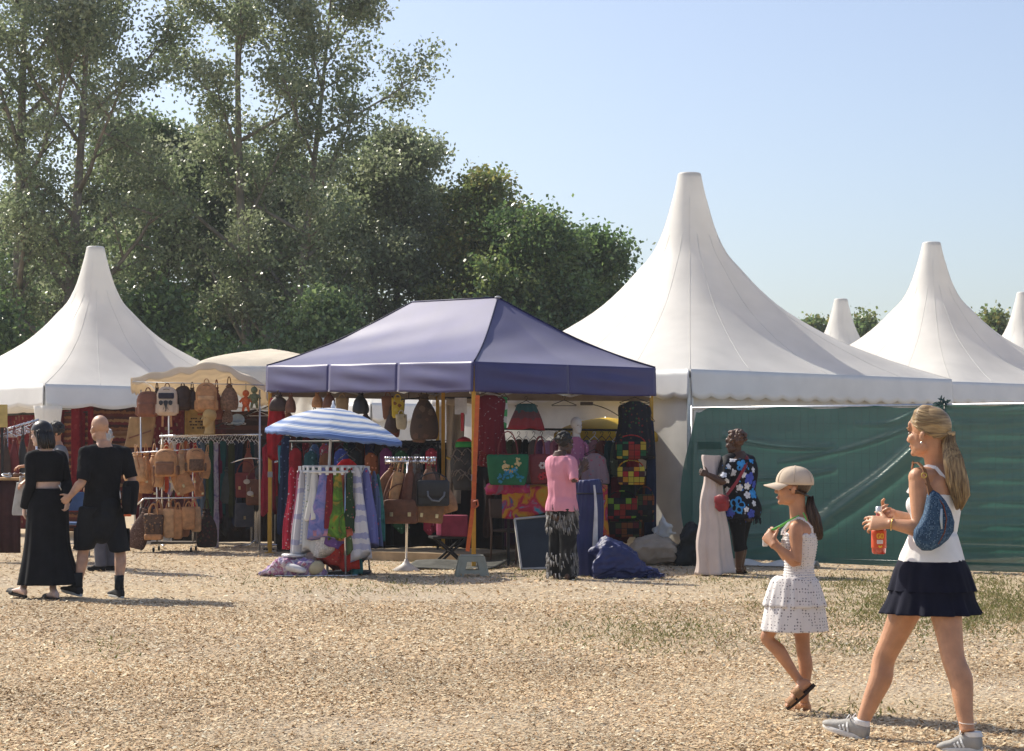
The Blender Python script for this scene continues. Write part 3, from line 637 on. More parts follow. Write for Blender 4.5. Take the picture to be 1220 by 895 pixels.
# ------------------------------------------------------------------ people
def skin(col): 
    m = M(col, .48, .42, .17, 13, .16, 150, name='skin'); P = m.node_tree.nodes['Principled BSDF']
    P.inputs['Subsurface Weight'].default_value = .12; P.inputs['Subsurface Radius'].default_value = (.6, .25, .15); P.inputs['Subsurface Scale'].default_value = .02
    return m
def lerp(a, b, t): return a+(b-a)*t
Z3 = V((0, 0, 1))
class Fig:
    """a posed figure; joints are world points"""
    def __init__(s, label, base, fac, k=1.0, fem=True, wide=1.0, name='person', cat='person'):
        s.T = thing(name, label, cat, (base.x, base.y, 0)); s.k = k; s.fem = fem; s.w = wide
        s.f = V((fac[0], fac[1], 0)).normalized(); s.r = V((s.f.y, -s.f.x, 0))      # facing, own right
        s.J = {}
    def set(s, **kw):
        for n, v in kw.items(): s.J[n] = V(v)
    def torso(s, mb, infl=0.0, t0=-.2, t1=1.09, bust=True, n=26, wide=None):
        J, k, w = s.J, s.k, s.w
        P, N = J['pel'], J['neck']; up = (N-P)
        prof = [(-.22, .115, .085, .0), (-.12, .155, .108, -.008), (0, .172, .118, -.012), (.14, .162, .110, -.008), (.33, .126 if s.fem else .15, .090 if s.fem else .104, .004), (.52, .140 if s.fem else .16, .100 if s.fem else .112, .006), (.68, .152 if s.fem else .176, .116, .012 if s.fem else .006), (.82, .162 if s.fem else .188, .098, -.004), (.92, .150 if s.fem else .172, .074, -.016), (1.0, .088, .062, -.014), (1.09, .056, .056, -.004)]
        if t0 > -.2 or t1 < 1.09:
            def ev(t):
                for a, b in zip(prof, prof[1:]):
                    if a[0] <= t <= b[0]:
                        q = (t-a[0])/(b[0]-a[0]); return tuple(lerp(a[i], b[i], q) for i in range(4))
                return prof[0] if t < prof[0][0] else prof[-1]
            prof = [ev(t0)]+[q for q in prof if t0+.02 < q[0] < t1-.02]+[ev(t1)]
            prof[0] = (t0,)+prof[0][1:]; prof[-1] = (t1,)+prof[-1][1:]
        hr, sr = J['hipR'], J['shR']; secs = []
        for t, a, b, o in prof:
            q = min(1, max(0, t)); sd = hr.lerp(sr, q).normalized(); fw = Z3.cross(sd).normalized()
            bend = J.get('bend', V((0, 0, 0)))*math.sin(PI*q)
            secs.append((P+up*t+fw*o*k+bend, sd, fw, (a*k*w+infl), (b*k*(w if w < 1.05 else 1+(w-1)*1.6)+infl), 2.3))
        mb.loft(secs, n, 4)
        if bust and s.fem and infl >= 0 and t1 > .7:
            for sg in (-1, 1):
                sd = hr.lerp(sr, .68).normalized(); fw = Z3.cross(sd)
                mb.ell(P+up*.68+fw*.074*k*w+sd*sg*.064*k, ((.046*k*w+infl),)*3)
        return mb
    def limb(s, mb, pts, rad, infl=0, n=14, sub=4):
        pts = [V(p) for p in pts]; secs = []
        for i, p in enumerate(pts):
            d = (pts[min(i+1, len(pts)-1)]-pts[max(i-1, 0)]).normalized(); sd = d.cross(s.f)
            if sd.length < .2: sd = d.cross(s.r)
            sd.normalize(); r_ = rad[i]; ra, rb = (r_ if isinstance(r_, tuple) else (r_, r_))
            secs.append((p, sd, sd.cross(d), ra+infl, rb+infl))
        mb.loft(secs, n, sub)
    def arm(s, mb, sh, el, wr, infl=0, upto=1.0, kk=None):
        k = (kk or s.k)*(.90 if s.fem else 1.08)
        a = [sh, sh.lerp(el, .25), sh.lerp(el, .6), el, el.lerp(wr, .28), el.lerp(wr, .7), wr]; r_ = [.050*k, .051*k, .044*k, .038*k, .042*k, .032*k, (.024*k, .029*k)]
        if upto < 1:
            m = max(2, int(round(upto*6))); a, r_ = a[:m+1], r_[:m+1]
        s.limb(mb, a, r_, infl)
    def leg(s, mb, hp, kn, an, infl=0, upto=1.0, thick=1.0):
        k = s.k*thick; back = -s.f
        a = [hp, hp.lerp(kn, .3), hp.lerp(kn, .7), kn, kn.lerp(an, .28)+back*.016*k, kn.lerp(an, .62)+back*.006*k, kn.lerp(an, .9), an]
        r_ = [.088*k, .078*k, .061*k, .054*k, .055*k, .043*k, .034*k, .036*k]
        if upto < 1: m = max(2, int(round(upto*7))); a, r_ = a[:m+1], r_[:m+1]
        s.limb(mb, a, r_, infl, 16)
    def foot(s, mb, an, heel, toe):
        k = s.k; d = (toe-heel); L = d.length; d.normalize(); sd = d.cross(Z3).normalized(); up = sd.cross(d)
        h = lambda t: heel+d*L*t
        s_ = [(h(.02)+up*.030*k, sd, up, .022*k, .028*k), (h(.14)+up*.036*k, sd, up, .031*k, .036*k), (h(.4)+up*.036*k, sd, up, .034*k, .034*k), (h(.7)+up*.022*k, sd, up, .042*k, .022*k), (h(.9)+up*.015*k, sd, up, .038*k, .014*k), (h(1)+up*.012*k, sd, up, .020*k, .009*k)]
        mb.loft(s_, 14, 3)
        mb.tube([an, h(.24)+up*.045*k], [.036*k, .036*k], 10)
        for i in range(5): mb.ell(h(.97-.035*i)+sd*(-.03+.0155*i)*k*(1)+up*.011*k, (.0095*k, .013*k, .009*k), Matrix((sd, d, up)).transposed(), 8, 6)
    def hand(s, mb, wr, d, nrm, side, k=None, curl=(.5, .55, .6, .65), thumb=.5, spread=.10):
        """d along the hand, nrm out of the palm, side towards the thumb"""
        k = (k or s.k); d = V(d).normalized(); nrm = (V(nrm)-d*V(nrm).dot(d)).normalized(); sd = d.cross(nrm); sd = sd if sd.dot(V(side)) > 0 else -sd
        wr = V(wr); PL = .088*k
        mb.loft([(wr-d*.02*k, sd, nrm, .027*k, .021*k), (wr+d*.012*k, sd, nrm, .030*k, .018*k), (wr+d*.05*k, sd, nrm, .040*k, .0165*k), (wr+d*PL, sd, nrm, .042*k, .0135*k)], 14, 3)
        lens = (.070, .080, .074, .058)
        for i in range(4):
            off = (1.5-i)*.0205*k; p = wr+d*(PL-.006*k-(.006*k if i in (0, 3) else 0))+sd*off; dd = (d+sd*(1.5-i)*spread).normalized()
            pts, rr_ = [p-dd*.012*k, p], [.0085*k, .0086*k]; a = 0
            for q, fr in enumerate((.45, .32, .23)):
                a += curl[i]*(.75 if q == 0 else 1.0); v = dd*math.cos(a)+nrm*math.sin(a)
                p = p+v*lens[i]*k*fr; pts.append(p); rr_.append((.0080, .0072, .0060)[q]*k)
            mb.tube(pts, rr_, 9); mb.ell(pts[-1], (.006*k,)*3, None, 8, 6)
        p = wr+d*.022*k+sd*.028*k; v = (d*.62+sd*.72+nrm*.2).normalized(); pts, rr_ = [p-sd*.012*k, p], [.013*k, .0125*k]
        for q, fr in enumerate((.034, .03, .026)):
            p = p+v*fr*k; pts.append(p); rr_.append((.0105, .0092, .0072)[q]*k); v = (v+nrm*thumb*.6-sd*thumb*.45+d*.12).normalized()
        mb.tube(pts, rr_, 9); mb.ell(pts[-1], (.007*k,)*3, None, 8, 6)
    def headframe(s, yawf, pitch=0.0, roll=0.0):
        f = V((yawf[0], yawf[1], 0)).normalized(); r = V((f.y, -f.x, 0)); u = Z3
        f2 = f*math.cos(pitch)+u*math.sin(pitch); u2 = r.cross(f2); s.hf, s.hr_, s.hu = f2, r, u2
        s.hM = Matrix((r, f2, u2)).transposed()
    def hp(s, x, y, z): c = s.J['head']; return c+(s.hr_*x+s.hf*y+s.hu*z)*s.hk
    def head(s, mb, hk=None, jaw=1.0):
        s.hk = hk = hk or s.k; e = lambda x, y, z, a, b, c, nu=16, nv=11: mb.ell(s.hp(x, y, z), (a*hk, b*hk, c*hk), s.hM, nu, nv)
        e(0, -.012, .030, .075, .096, .088); e(0, .034, -.036, .060, .060, .080); e(0, .040, -.080, .046*jaw, .046, .040*jaw); e(0, .076, -.100, .020*jaw, .018, .016)
        e(0, .082, .034, .045, .014, .03); e(0, .086, .012, .046, .011, .009)
        for q in (-1, 1):
            e(q*.036, .064, -.030, .026, .026, .026); ek = .78 if s.fem else 1; e(q*.077, -.004, -.022, .010*ek, .021*ek, .032*ek); e(q*.082, -.012, -.010, .008*ek, .016*ek, .020*ek); e(q*.044, .018, -.070, .016, .042, .030)
        mb.tube([s.hp(0, .084, .004), s.hp(0, .098, -.016), s.hp(0, .107, -.036), s.hp(0, .100, -.044)], [.007*hk, .0085*hk, .011*hk, .009*hk], 8)
        for q in (-1, 1): e(q*.011, .096, -.040, .008, .010, .007, 8, 6)
        e(0, .083, -.064, .021, .011, .006, 12, 7); e(0, .082, -.076, .018, .011, .007, 12, 7); e(0, .082, -.056, .018, .010, .010, 10, 7)
        n0 = s.J['neck']-Z3*.02*s.k
        mb.loft([(n0, s.J['shR'], Z3.cross(s.J['shR']), .062*hk, .060*hk), (n0.lerp(s.hp(0, -.015, -.06), .5), s.hr_, s.hf, .050*hk, .052*hk), (s.hp(0, -.018, -.05), s.hr_, s.hf, .050*hk, .056*hk), (s.hp(0, -.015, .0), s.hr_, s.hf, .05*hk, .06*hk)], 14, 3)
    def shoulders(s, mb, infl=0, kk=1.0):
        k = s.k; J = s.J
        for sh in ('shl', 'shr'):
            mb.limb = None; m_ = J['neck']-Z3*.055*k
            s.limb(mb, [m_, m_.lerp(J[sh], .55)+Z3*.012*k, J[sh]], [.055*k*kk, .052*k*kk, .050*k*kk], infl)
            mb.ell(J[sh], ((.052*k*kk*(.95 if s.fem else 1.1)+infl),)*3)
    def face(s, body, hair_col=(.05, .03, .02), lip=(.45, .16, .13), smile=0, lids=True):
        hk = s.hk
        for q in (-1, 1):
            mb = MB(); mb.ell(s.hp(q*.031, .082, -.004), (.0125*hk, .008*hk, .0065*hk), s.hM, 12, 8); ey = mb.build('eye', M((.42, .38, .35), .3, .4, .02, 4, 0, name='eye_white'), s.T)
            mb = MB(); mb.ell(s.hp(q*.031, .0885, -.004), (.0058*hk, .003*hk, .0056*hk), s.hM, 10, 6); mb.build('iris', M((.05, .05, .04), .2, .6, .1, 9, 0, name='iris'), ey)
            mb = MB(); mb.tube([s.hp(q*.018, .0895, .004), s.hp(q*.031, .0915, .0065), s.hp(q*.045, .083, .002)], .0017*hk, 5); mb.build('eyelash', M((.02, .015, .01), .6, name='lash'), ey)
            mb = MB(); mb.tube([s.hp(q*.015, .0955, .017), s.hp(q*.033, .0945, .0225), s.hp(q*.05, .081, .017)], [.003*hk, .0038*hk, .002*hk], 6); mb.build('eyebrow', M(hair_col, .8, .1, name='brow'), s.T)
        mb = MB(); mb.tube([s.hp(-.024, .0855, -.068+smile), s.hp(-.012, .0925, -.066), s.hp(0, .0945, -.067), s.hp(.012, .0925, -.066), s.hp(.024, .0855, -.068+smile)], [.0015*hk, .0042*hk, .0046*hk, .0042*hk, .0015*hk], 8); mb.tube([s.hp(-.02, .086, -.075+smile*.5), s.hp(0, .0925, -.0765), s.hp(.02, .086, -.075+smile*.5)], [.002*hk, .0058*hk, .002*hk], 8)
        mb.build('mouth', M(lip, .45, .4, .1, name='lips'), s.T)
    def strands(s, mb, paths, n, r, jit, seed, rn=4, pn=None):
        """loose locks along guide paths (lists of points)"""
        rr_ = random.Random(seed)
        for i in range(n):
            a, b = rr_.sample(range(len(paths)), 2) if len(paths) > 1 else (0, 0); t = rr_.random(); pa, pb = paths[a], paths[b]
            if pn: b = min(len(paths)-1, a+1); pb = paths[b]
            ph = rr_.uniform(0, 7); w_ = rr_.uniform(.3, 1)
            pts = [pa[j].lerp(pb[j], t)+V((math.sin(ph+j*.9), math.cos(ph*1.7+j*.8), math.sin(ph*.6+j)))*jit*w_ for j in range(len(pa))]
            m = len(pts); mb.tube(pts, [r*(.5+.9*math.sin(PI*min(1, (j+.6)/m)))for j in range(m)], rn)
def hairmat(c1, c2, rough=.38, name='hair', st=(1.6, 1.6, .22), bmp=.5):
    m = bpy.data.materials.new(name); n, N, L, P = nodes(m); tc = N.new('ShaderNodeTexCoord'); nz = N.new('ShaderNodeTexNoise'); nz.inputs['Scale'].default_value = 60; nz.inputs['Detail'].default_value = 5
    mp = N.new('ShaderNodeMapping'); mp.inputs['Scale'].default_value = st; L.new(tc.outputs['Object'], mp.inputs[0]); L.new(mp.outputs[0], nz.inputs[0])
    rp = ramp(N, [(.32, c1), (.68, c2)], 'LINEAR'); L.new(nz.outputs['Fac'], rp.inputs[0]); L.new(rp.outputs[0], P.inputs['Base Color']); P.inputs['Roughness'].default_value = rough; P.inputs['Specular IOR Level'].default_value = .5
    b = N.new('ShaderNodeBump'); b.inputs['Strength'].default_value = bmp; b.inputs['Distance'].default_value = .006; L.new(nz.outputs['Fac'], b.inputs['Height']); L.new(b.outputs[0], P.inputs['Normal'])
    return m
def cap_hair(S, mb, keep, infl=1.10, nu=64, nv=40, cz=.03, r=(.075, .096, .088), cy=-.012):
    """scalp shell: the cranium pushed out, only where keep(x,y,z) in head units"""
    vs = {}; V_, F_ = [], []
    def pt(i, j):
        th, ph = 2*PI*i/nu, PI*j/nv; return (r[0]*infl*math.sin(ph)*math.cos(th), cy+r[1]*infl*math.sin(ph)*math.sin(th), cz+r[2]*infl*math.cos(ph))
    for j in range(nv):
        for i in range(nu):
            q = [pt(i, j), pt(i+1, j), pt(i+1, j+1), pt(i, j+1)]; m = [sum(a[c] for a in q)/4 for c in range(3)]
            if keep(*m):
                ids = []
                for (ii, jj), a in zip(((i, j), (i+1, j), (i+1, j+1), (i, j+1)), q):
                    key = (ii % nu if 0 < jj < nv else 0, jj)
                    if key not in vs:
                        vs[key] = len(V_); V_.append(S.hp(*a))
                    if vs[key] not in ids: ids.append(vs[key])
                if len(ids) > 2: F_.append(tuple(ids))
    mb.add(V_, F_)
def skirt(mb, secs, pleats, amp, seed=0, n=120, sub=6, e=2.0):
    """secs: (centre, side, fwd, a, b); waves grow towards the hem"""
    r_ = hsh(seed, 'sk'); ph = [r_.uniform(0, 7) for _ in range(4)]
    def mod(t, th): return 1+amp*(t**1.2)*(.55*math.sin(pleats*th+ph[0]+1.2*math.sin(2*th+ph[1]))+.3*math.sin((pleats*1.7//1)*th+ph[2])+.25*math.sin(3*th+ph[3]))
    mb.loft([q+(e,) for q in secs], n, sub, mod, cap=False)
def sneaker(T, heel, toe, k, upper, sole, stripe, opening, name='shoe', laces=None):
    d = toe-heel; L = d.length; d.normalize(); sd = d.cross(Z3).normalized(); up = sd.cross(d); h = lambda t: heel+d*L*t
    mb = MB(); mb.loft([(h(.015)+up*.042*k, sd, up, .020*k, .032*k, 2.4), (h(.10)+up*.048*k, sd, up, .033*k, .042*k, 2.4), (h(.30)+up*.050*k, sd, up, .037*k, .046*k, 2.3), (h(.50)+up*.046*k, sd, up, .039*k, .036*k, 2.3), (h(.70)+up*.036*k, sd, up, .045*k, .024*k, 2.5), (h(.88)+up*.031*k, sd, up, .043*k, .018*k, 2.5), (h(.985)+up*.027*k, sd, up, .026*k, .010*k, 2.3)], 22, 4)
    sh = mb.build(name, upper, T)
    mb = MB(); rs_ = []
    for zz, gr in ((0, .94), (.004, 1.0), (.022, 1.03), (.026, .98)):
        ring = []
        for j in range(28):
            th = 2*PI*j/28; t = .5-.505*math.cos(th); wd = .032+.016*max(0, min(1, (t-.1)/.55))-.012*max(0, (t-.8)/.2); y = math.sin(th); ring.append(h(t)+sd*math.copysign(abs(y)**.6, y)*wd*k*gr+up*(zz*k+.012*k*max(0, t-.75)*2))
        rs_.append(ring)
    mb.rings(rs_); mb.build('sole', sole, sh, True, auto=40)
    if stripe:
        for q in (-1, 1):
            for i in range(3):
                a = h(.36+i*.085)+sd*q*.0405*k+up*.028*k; b = h(.44+i*.085)+sd*q*.0305*k+up*(.072-.007*i)*k; mb = MB(); m_ = a.lerp(b, .5)+sd*q*.0055*k
                mb.bar(a, m_, .009*k, .004*k, sd); mb.bar(m_, b, .009*k, .004*k, sd); mb.build('stripe', stripe, sh, False)
    if opening:
        mb = MB(); mb.loft([(h(.20)+up*.075*k, sd, d, .033*k, .048*k), (h(.20)+up*.088*k, sd, d, .034*k, .044*k), (h(.195)+up*.099*k, sd, d, .034*k, .039*k)], 18, 3); mb.build('sock', opening, sh)
    if laces:
        for i in range(4):
            c = h(.44+i*.065)+up*(.084-.0095*i)*k; mb = MB(); mb.tube([c-sd*.024*k-up*.008*k, c+up*.004*k, c+sd*.024*k-up*.008*k], .0042*k, 6); mb.build('lace', laces, sh)
        for q in (-1, 1):
            c = h(.42)+up*.088*k; mb = MB(); mb.tube([c, c+sd*q*.03*k+up*.022*k, c+sd*q*.05*k+up*.004*k, c+sd*q*.012*k], .003*k, 6); mb.build('lace', laces, sh)
    return sh
def sandal(T, heel, toe, k, strapm, solem, n=2, name='sandal', closed=False):
    d = toe-heel; L = d.length; d.normalize(); sd = d.cross(Z3).normalized(); up = sd.cross(d); h = lambda t: heel+d*L*t
    mb = MB(); rs_ = []
    for zz, gr in ((-.020, .94), (-.016, 1.0), (-.004, 1.02), (.002, .96)):
        ring = []
        for j in range(28):
            th = 2*PI*j/28; t = .5-.53*math.cos(th); wd = .034+.014*max(0, min(1, (t-.1)/.55))-.010*max(0, (t-.8)/.2); y = math.sin(th); ring.append(h(t)+sd*math.copysign(abs(y)**.6, y)*wd*k*gr+up*zz*k)
        rs_.append(ring)
    mb.rings(rs_); sh = mb.build(name, solem, T, True, auto=40)
    for i in range(n):
        t = .80-.30*i; hh = .036+.022*i; mb = MB(); pr = [(h(t)+sd*.046*k*math.cos(a)+up*(hh*k*math.sin(a))) for a in [PI*q/12 for q in range(13)]]
        wd = .028 if not closed else .05
        mb.rings([[p-d*wd*k, p-d*wd*k+(p-h(t)).normalized()*.006*k, p+d*wd*k+(p-h(t)).normalized()*.006*k, p+d*wd*k] for p in pr]); st = mb.build('strap', strapm, sh, True, auto=50)
        mb = MB(); mb.box(h(t)+sd*.05*k+up*.018*k, (.012*k, .012*k, .016*k)); mb.build('buckle', M((.3, .24, .12), .35, metal=.8, name='brass'), st, False)
    return sh
SK1, SK2 = skin((.51, .26, .145)), skin((.47, .23, .125))
SKL, SKD = skin((.50, .29, .19)), skin((.075, .036, .022))
BLK = M((.010, .010, .012), .85, .15, .25, 12, .25, 300, name='black_cotton')
NAVYC = M((.009, .010, .022), .85, .15, .2, 12, .25, 300, name='navy_cotton')
WHT = M((.78, .77, .76), .85, .15, .06, 10, .25, 300, name='white_cotton')
# ---------------- walking woman
def walking_woman():
    S = Fig('blonde woman in white tank top and short navy skirt walking with a bottle', W(1085, 884, 9.7), (-.86, .5), 1.0)
    S.set(pel=W(1109, 688, 9.68), neck=W(1118, 562, 9.72), head=W(1106, 515, 9.70), hipR=S.r+S.f*.18, shR=S.r-S.f*.05, bend=V((.012, 0, 0)),
          shl=W(1094, 569, 9.57), ell=W(1095, 630, 9.52), wrl=W(1059, 624, 9.56), shr=W(1141, 568, 9.86), elr=W(1112, 628, 9.95), wrr=W(1062, 612, 9.74),
          hl=W(1121, 694, 9.60), knl=W(1136, 786, 9.46), anl=W(1153, 872, 9.34), hr=W(1094, 694, 9.76), knr=W(1053, 786, 9.82), anr=W(1027, 864, 9.80))
    J = S.J; mb = MB()
    S.torso(mb); S.headframe((-.79, .61), -.02); S.head(mb, 1.01); S.shoulders(mb)
    S.arm(mb, J['shl'], J['ell'], J['wrl']); S.arm(mb, J['shr'], J['elr'], J['wrr']); S.leg(mb, J['hl'], J['knl'], J['anl'], thick=1.04); S.leg(mb, J['hr'], J['knr'], J['anr'], thick=1.04)
    for q in ('hl', 'hr'): mb.ell(J[q]-S.f*.02+V((-.02, 0, -.01)), (.07, .07, .08))
    heelF, toeF = W(1033, 884, 9.77), W(981, 866, 9.93); heelR, toeR = W(1171, 897, 9.32), W(1117, 896, 9.42)
    S.hand(mb, J['wrl'], W(1036, 623, 9.60)-J['wrl'], (0, .9, -.45), (-.2, 0, 1), 1.0, (.35, .45, .55, .7), .4, .07)
    S.hand(mb, J['wrr'], W(1047, 615, 9.64)-W(1062, 612, 9.74), (-.5, -.8, 0), (0, 0, 1), 1.0, (1.0, 1.05, 1.1, 1.1), .8, .03)
    body = mb.fuse('body', SK1, S.T, .0050, 5); S.face(body, (.30, .19, .09), (.42, .19, .13))
    # tank top: one loft up to the top edge, two straps
    mb = MB(); S.torso(mb, .011, .10, .80); sd, fw = J['hipR'].normalized(), Z3.cross(J['hipR'].normalized()); mb.loft([(W(1112, 636, 9.68), sd, fw, .150, .118), (W(1111, 652, 9.68), sd, fw, .166, .142), (W(1110, 670, 9.68), sd, fw, .181, .164)], 30, 3); tp = mb.fuse('tank_top', WHT, S.T, .006, 7, disp=lambda co: folds(.0055, 14, 5, .5, .7)(co)+folds(.0018, 48, 6, .6, .6)(co))
    for sh, q in (('shl', -1), ('shr', 1)):
        up = J['neck']-J['pel']; sd = J['shR'].normalized(); fw = Z3.cross(sd); c = J['pel']+up*.80+sd*q*.085; top = J['neck']+(J[sh]-J['neck'])*.52+V((0, 0, .034))
        mb = MB(); pts = [c-fw*.098, c-fw*.092+V((0, 0, .05)), top-fw*.04, top+V((0, 0, .008)), top+fw*.05-V((0, 0, .01)), c+fw*.10+V((0, 0, .03)), c+fw*.118]
        for a, b in zip(pts, pts[1:]): mb.bar(a, b, .016, .005, (a-J['neck']).normalized())
        mb.build('shoulder_strap', WHT, tp, False)
    # two tiered skirt
    sd, fw = J['hipR'].normalized(), Z3.cross(J['hipR'].normalized()); cw = W(1110, 668, 9.68); c1, c2 = W(1111, 700, 9.68), W(1109, 730, 9.68)
    for nm, secs, pl, am, sdn in (('skirt_tier', [(cw.lerp(c1, .8), sd, fw, .200, .190), (cw.lerp(c2, .75), sd, fw, .217, .209), (c2, sd, fw, .243, .238)], 13, .11, 3), ('skirt_tier', [(cw, sd, fw, .176, .158), (cw.lerp(c1, .35), sd, fw, .196, .180), (c1, sd, fw, .213, .206), (c1-V((0, 0, .012)), sd, fw, .218, .211)], 15, .07, 9)):
        mb = MB(); skirt(mb, secs, pl, am, sdn); mb.build(nm, NAVYC, S.T, True, solid=.004)
    mb = MB(); mb.loft([(cw+V((0, 0, .014)), sd, fw, .172, .152), (cw, sd, fw, .177, .159), (cw-V((0, 0, .02)), sd, fw, .185, .166)], 40, 2); mb.build('waistband', NAVYC, S.T)
        # hair
    H = hairmat((.11, .060, .025), (.46, .32, .155), .38, 'blonde_hair')
    mb = MB(); keep = lambda x, y, z: y < .080 and z > (-.045+(y+.10)*.45 if y < 0 else y*.75)
    cap_hair(S, mb, keep, 1.08); tie = S.hp(0, -.118, -.004)
    gl = []
    for a in range(17):
        th = -1.5+3*a/16; st = S.hp(.080*math.sin(th), .062-.02*abs(math.sin(th)), .045+.064*math.cos(th)); md = S.hp(.088*math.sin(th), -.012, .028+.098*math.cos(th)); m2 = S.hp(.066*math.sin(th), -.085, .026+.066*math.cos(th))
        gl.append([st, st.lerp(md, .55)+(md-S.hp(0, -.02, .02)).normalized()*.012, md, m2, tie.lerp(m2, .25), tie])
    for q in (-1, 1): gl.append([S.hp(q*.074, .046, .035), S.hp(q*.0815, .0, .012), S.hp(q*.074, -.045, -.012), S.hp(q*.052, -.085, -.012), S.hp(q*.02, -.112, -.01), tie]); gl.append([S.hp(q*.062, -.06, -.035), S.hp(q*.05, -.08, -.03), S.hp(q*.035, -.096, -.024), S.hp(q*.02, -.107, -.02), S.hp(q*.01, -.113, -.01), tie])
    S.strands(mb, gl, 340, .0022, .0022, 4, 4, True)
    hair = mb.build('hair', hairmat((.16, .095, .042), (.45, .315, .155), .38, 'blonde_hair_top', (.22, .22, 1.5), .2), S.T)
    p = [tie, W(1130, 528, 9.64), W(1136, 548, 9.58), W(1141, 574, 9.575), W(1144, 590, 9.57), W(1143, 603, 9.57)]
    ra = [(.014, .014), (.027, .026), (.040, .034), (.048, .034), (.040, .026), (.012, .010)]
    mb = MB(); sx = V((1, .15, 0)); mb.loft([(c, sx, V((-.15, 1, 0)), a, b) for c, (a, b) in zip(p, ra)], 24, 4, lambda t, th: 1+.10*math.sin(9*th+2)+.06*math.sin(17*th+t*3))
    gl = []
    for i in range(20):
        th = 2*PI*i/20; gl.append([c+sx*a*1.03*math.cos(th)+V((-.15, 1, 0))*b*1.05*math.sin(th)+V((0, 0, -.02*((i*7) % 5)/4 if c is p[-1] else 0)) for c, (a, b) in zip(p, ra)])
    S.strands(mb, gl, 300, .0021, .005, 8, 4, True); mb.build('ponytail', H, S.T)
    mb = MB(); d = (p[1]-p[0]).normalized(); mb.lathe([(.006, -.012), (.020, -.010), (.023, 0), (.020, .010), (.006, .012)], tie+d*.006, 14); mb.build('hair_tie', M((.5, .36, .2), .7, name='hair_tie'), S.T)
    mb = MB(); mb.ell(S.hp(-.086, -.004, -.052), (.0055,)*3); mb.build('earring', M((.85, .83, .8), .2, .6, metal=.6, name='pearl'), S.T)
    mb = MB(); w_ = J['wrl'].lerp(J['ell'], .10); d = (J['ell']-J['wrl']).normalized(); a_ = d.orthogonal().normalized(); b_ = d.cross(a_); mb.tube([w_+a_*.030*math.cos(t)+b_*.030*math.sin(t) for t in [2*PI*i/18 for i in range(18)]], .0025, 6, True); mb.build('bracelet', M((.6, .42, .12), .3, .5, metal=1, name='gold'), S.T)
    c = J['anl']+V((0, 0, .045)); mb = MB(); mb.tube([c+V((.040*math.cos(t), .040*math.sin(t), .004*math.sin(t))) for t in [2*PI*i/18 for i in range(18)]], .0018, 6, True); mb.build('anklet', M((.8, .75, .7), .4, name='anklet'), S.T)
    UP = M((.36, .345, .32), .8, .2, .14, 20, .3, 200, name='grey_suede'); SO = M((.72, .70, .66), .6, .3, .08, name='shoe_sole'); ST = M((.80, .80, .78), .6, .3, .05, name='shoe_stripe')
    for a, b in ((heelF, toeF), (heelR, toeR)): sneaker(S.T, a, b, 1.0, UP, SO, ST, WHT, laces=ST)
    return S
WW = walking_woman()
# shoulder bag
T = thing('shoulder_bag', 'crescent shaped blue woven shoulder bag with brown strap on the walking woman', 'bag', W(1113, 657, 9.46))
out = [(1111, 584), (1118, 588), (1126, 597), (1133, 609), (1137, 622), (1136, 633), (1129, 643), (1119, 651), (1108, 656), (1099, 656), (1092, 650), (1088, 641), (1089, 632), (1095, 624), (1101, 612), (1104, 598), (1106, 588)]
pts = [(W(a, b, 9.46).x, W(a, b, 9.46).z) for a, b in out]
DEN = MP('dots', [(.035, .075, .135), (.11, .17, .24), (.02, .04, .08)], 150, .8, thr=.42)
mb = MB(); ax = V((1, .16, 0)).normalized(); nn = V((.16, -1, 0)).normalized(); mb.puff([(a-W(1113, 620, 9.46).x, b-W(1113, 620, 9.46).z) for a, b in pts], W(1113, 620, 9.46), ax, Z3, nn, .085, 6, .35)
bg = mb.build('pouch', DEN, T, True, auto=60)
c_ = W(1113, 620, 9.46); q = lambda px, py, o=.0: c_+ax*(W(px, py, 9.46).x-c_.x)+V((0, 0, W(px, py, 9.46).z-c_.z))+nn*o
mb = MB(); mb.tube([q(1113, 590, .025), q(1121, 602, .038), q(1124, 618, .046), q(1122, 634, .04), q(1115, 648, .03)], .0032, 6); mb.build('zip_piping', M((.16, .05, .03), .6, name='piping'), bg)
mb = MB(); mb.tube([q(1118, 606, .043), q(1117, 618, .047), q(1118, 630, .045)], [.005, .008, .004], 6); mb.build('lining_edge', M((.45, .52, .58), .6, name='pale_blue'), bg)
mb = MB()
pp = [q(1107, 590, .01), W(1105, 573, 9.47), W(1101, 559, 9.50), W(1094, 551.5, 9.55), W(1088, 551.5, 9.58), W(1086, 560, 9.66)]
for a, b in zip(pp, pp[1:]): mb.bar(a, b, .022, .006, V((.5, -.8, .3)))
mb.bar(W(1112, 589, 9.45), W(1104, 575, 9.465), .02, .006, V((.3, -1, 0))); mb.build('strap', M((.20, .085, .03), .55, name='strap_leather'), T, False)
mb = MB(); a_ = W(1101, 566.5, 9.47); mb.tube([a_+V((.012*math.cos(t), 0, .012*math.sin(t))) for t in [2*PI*i/12 for i in range(12)]], .003, 6, True); mb.build('ring', M((.5, .36, .1), .3, metal=1, name='brass2'), T)
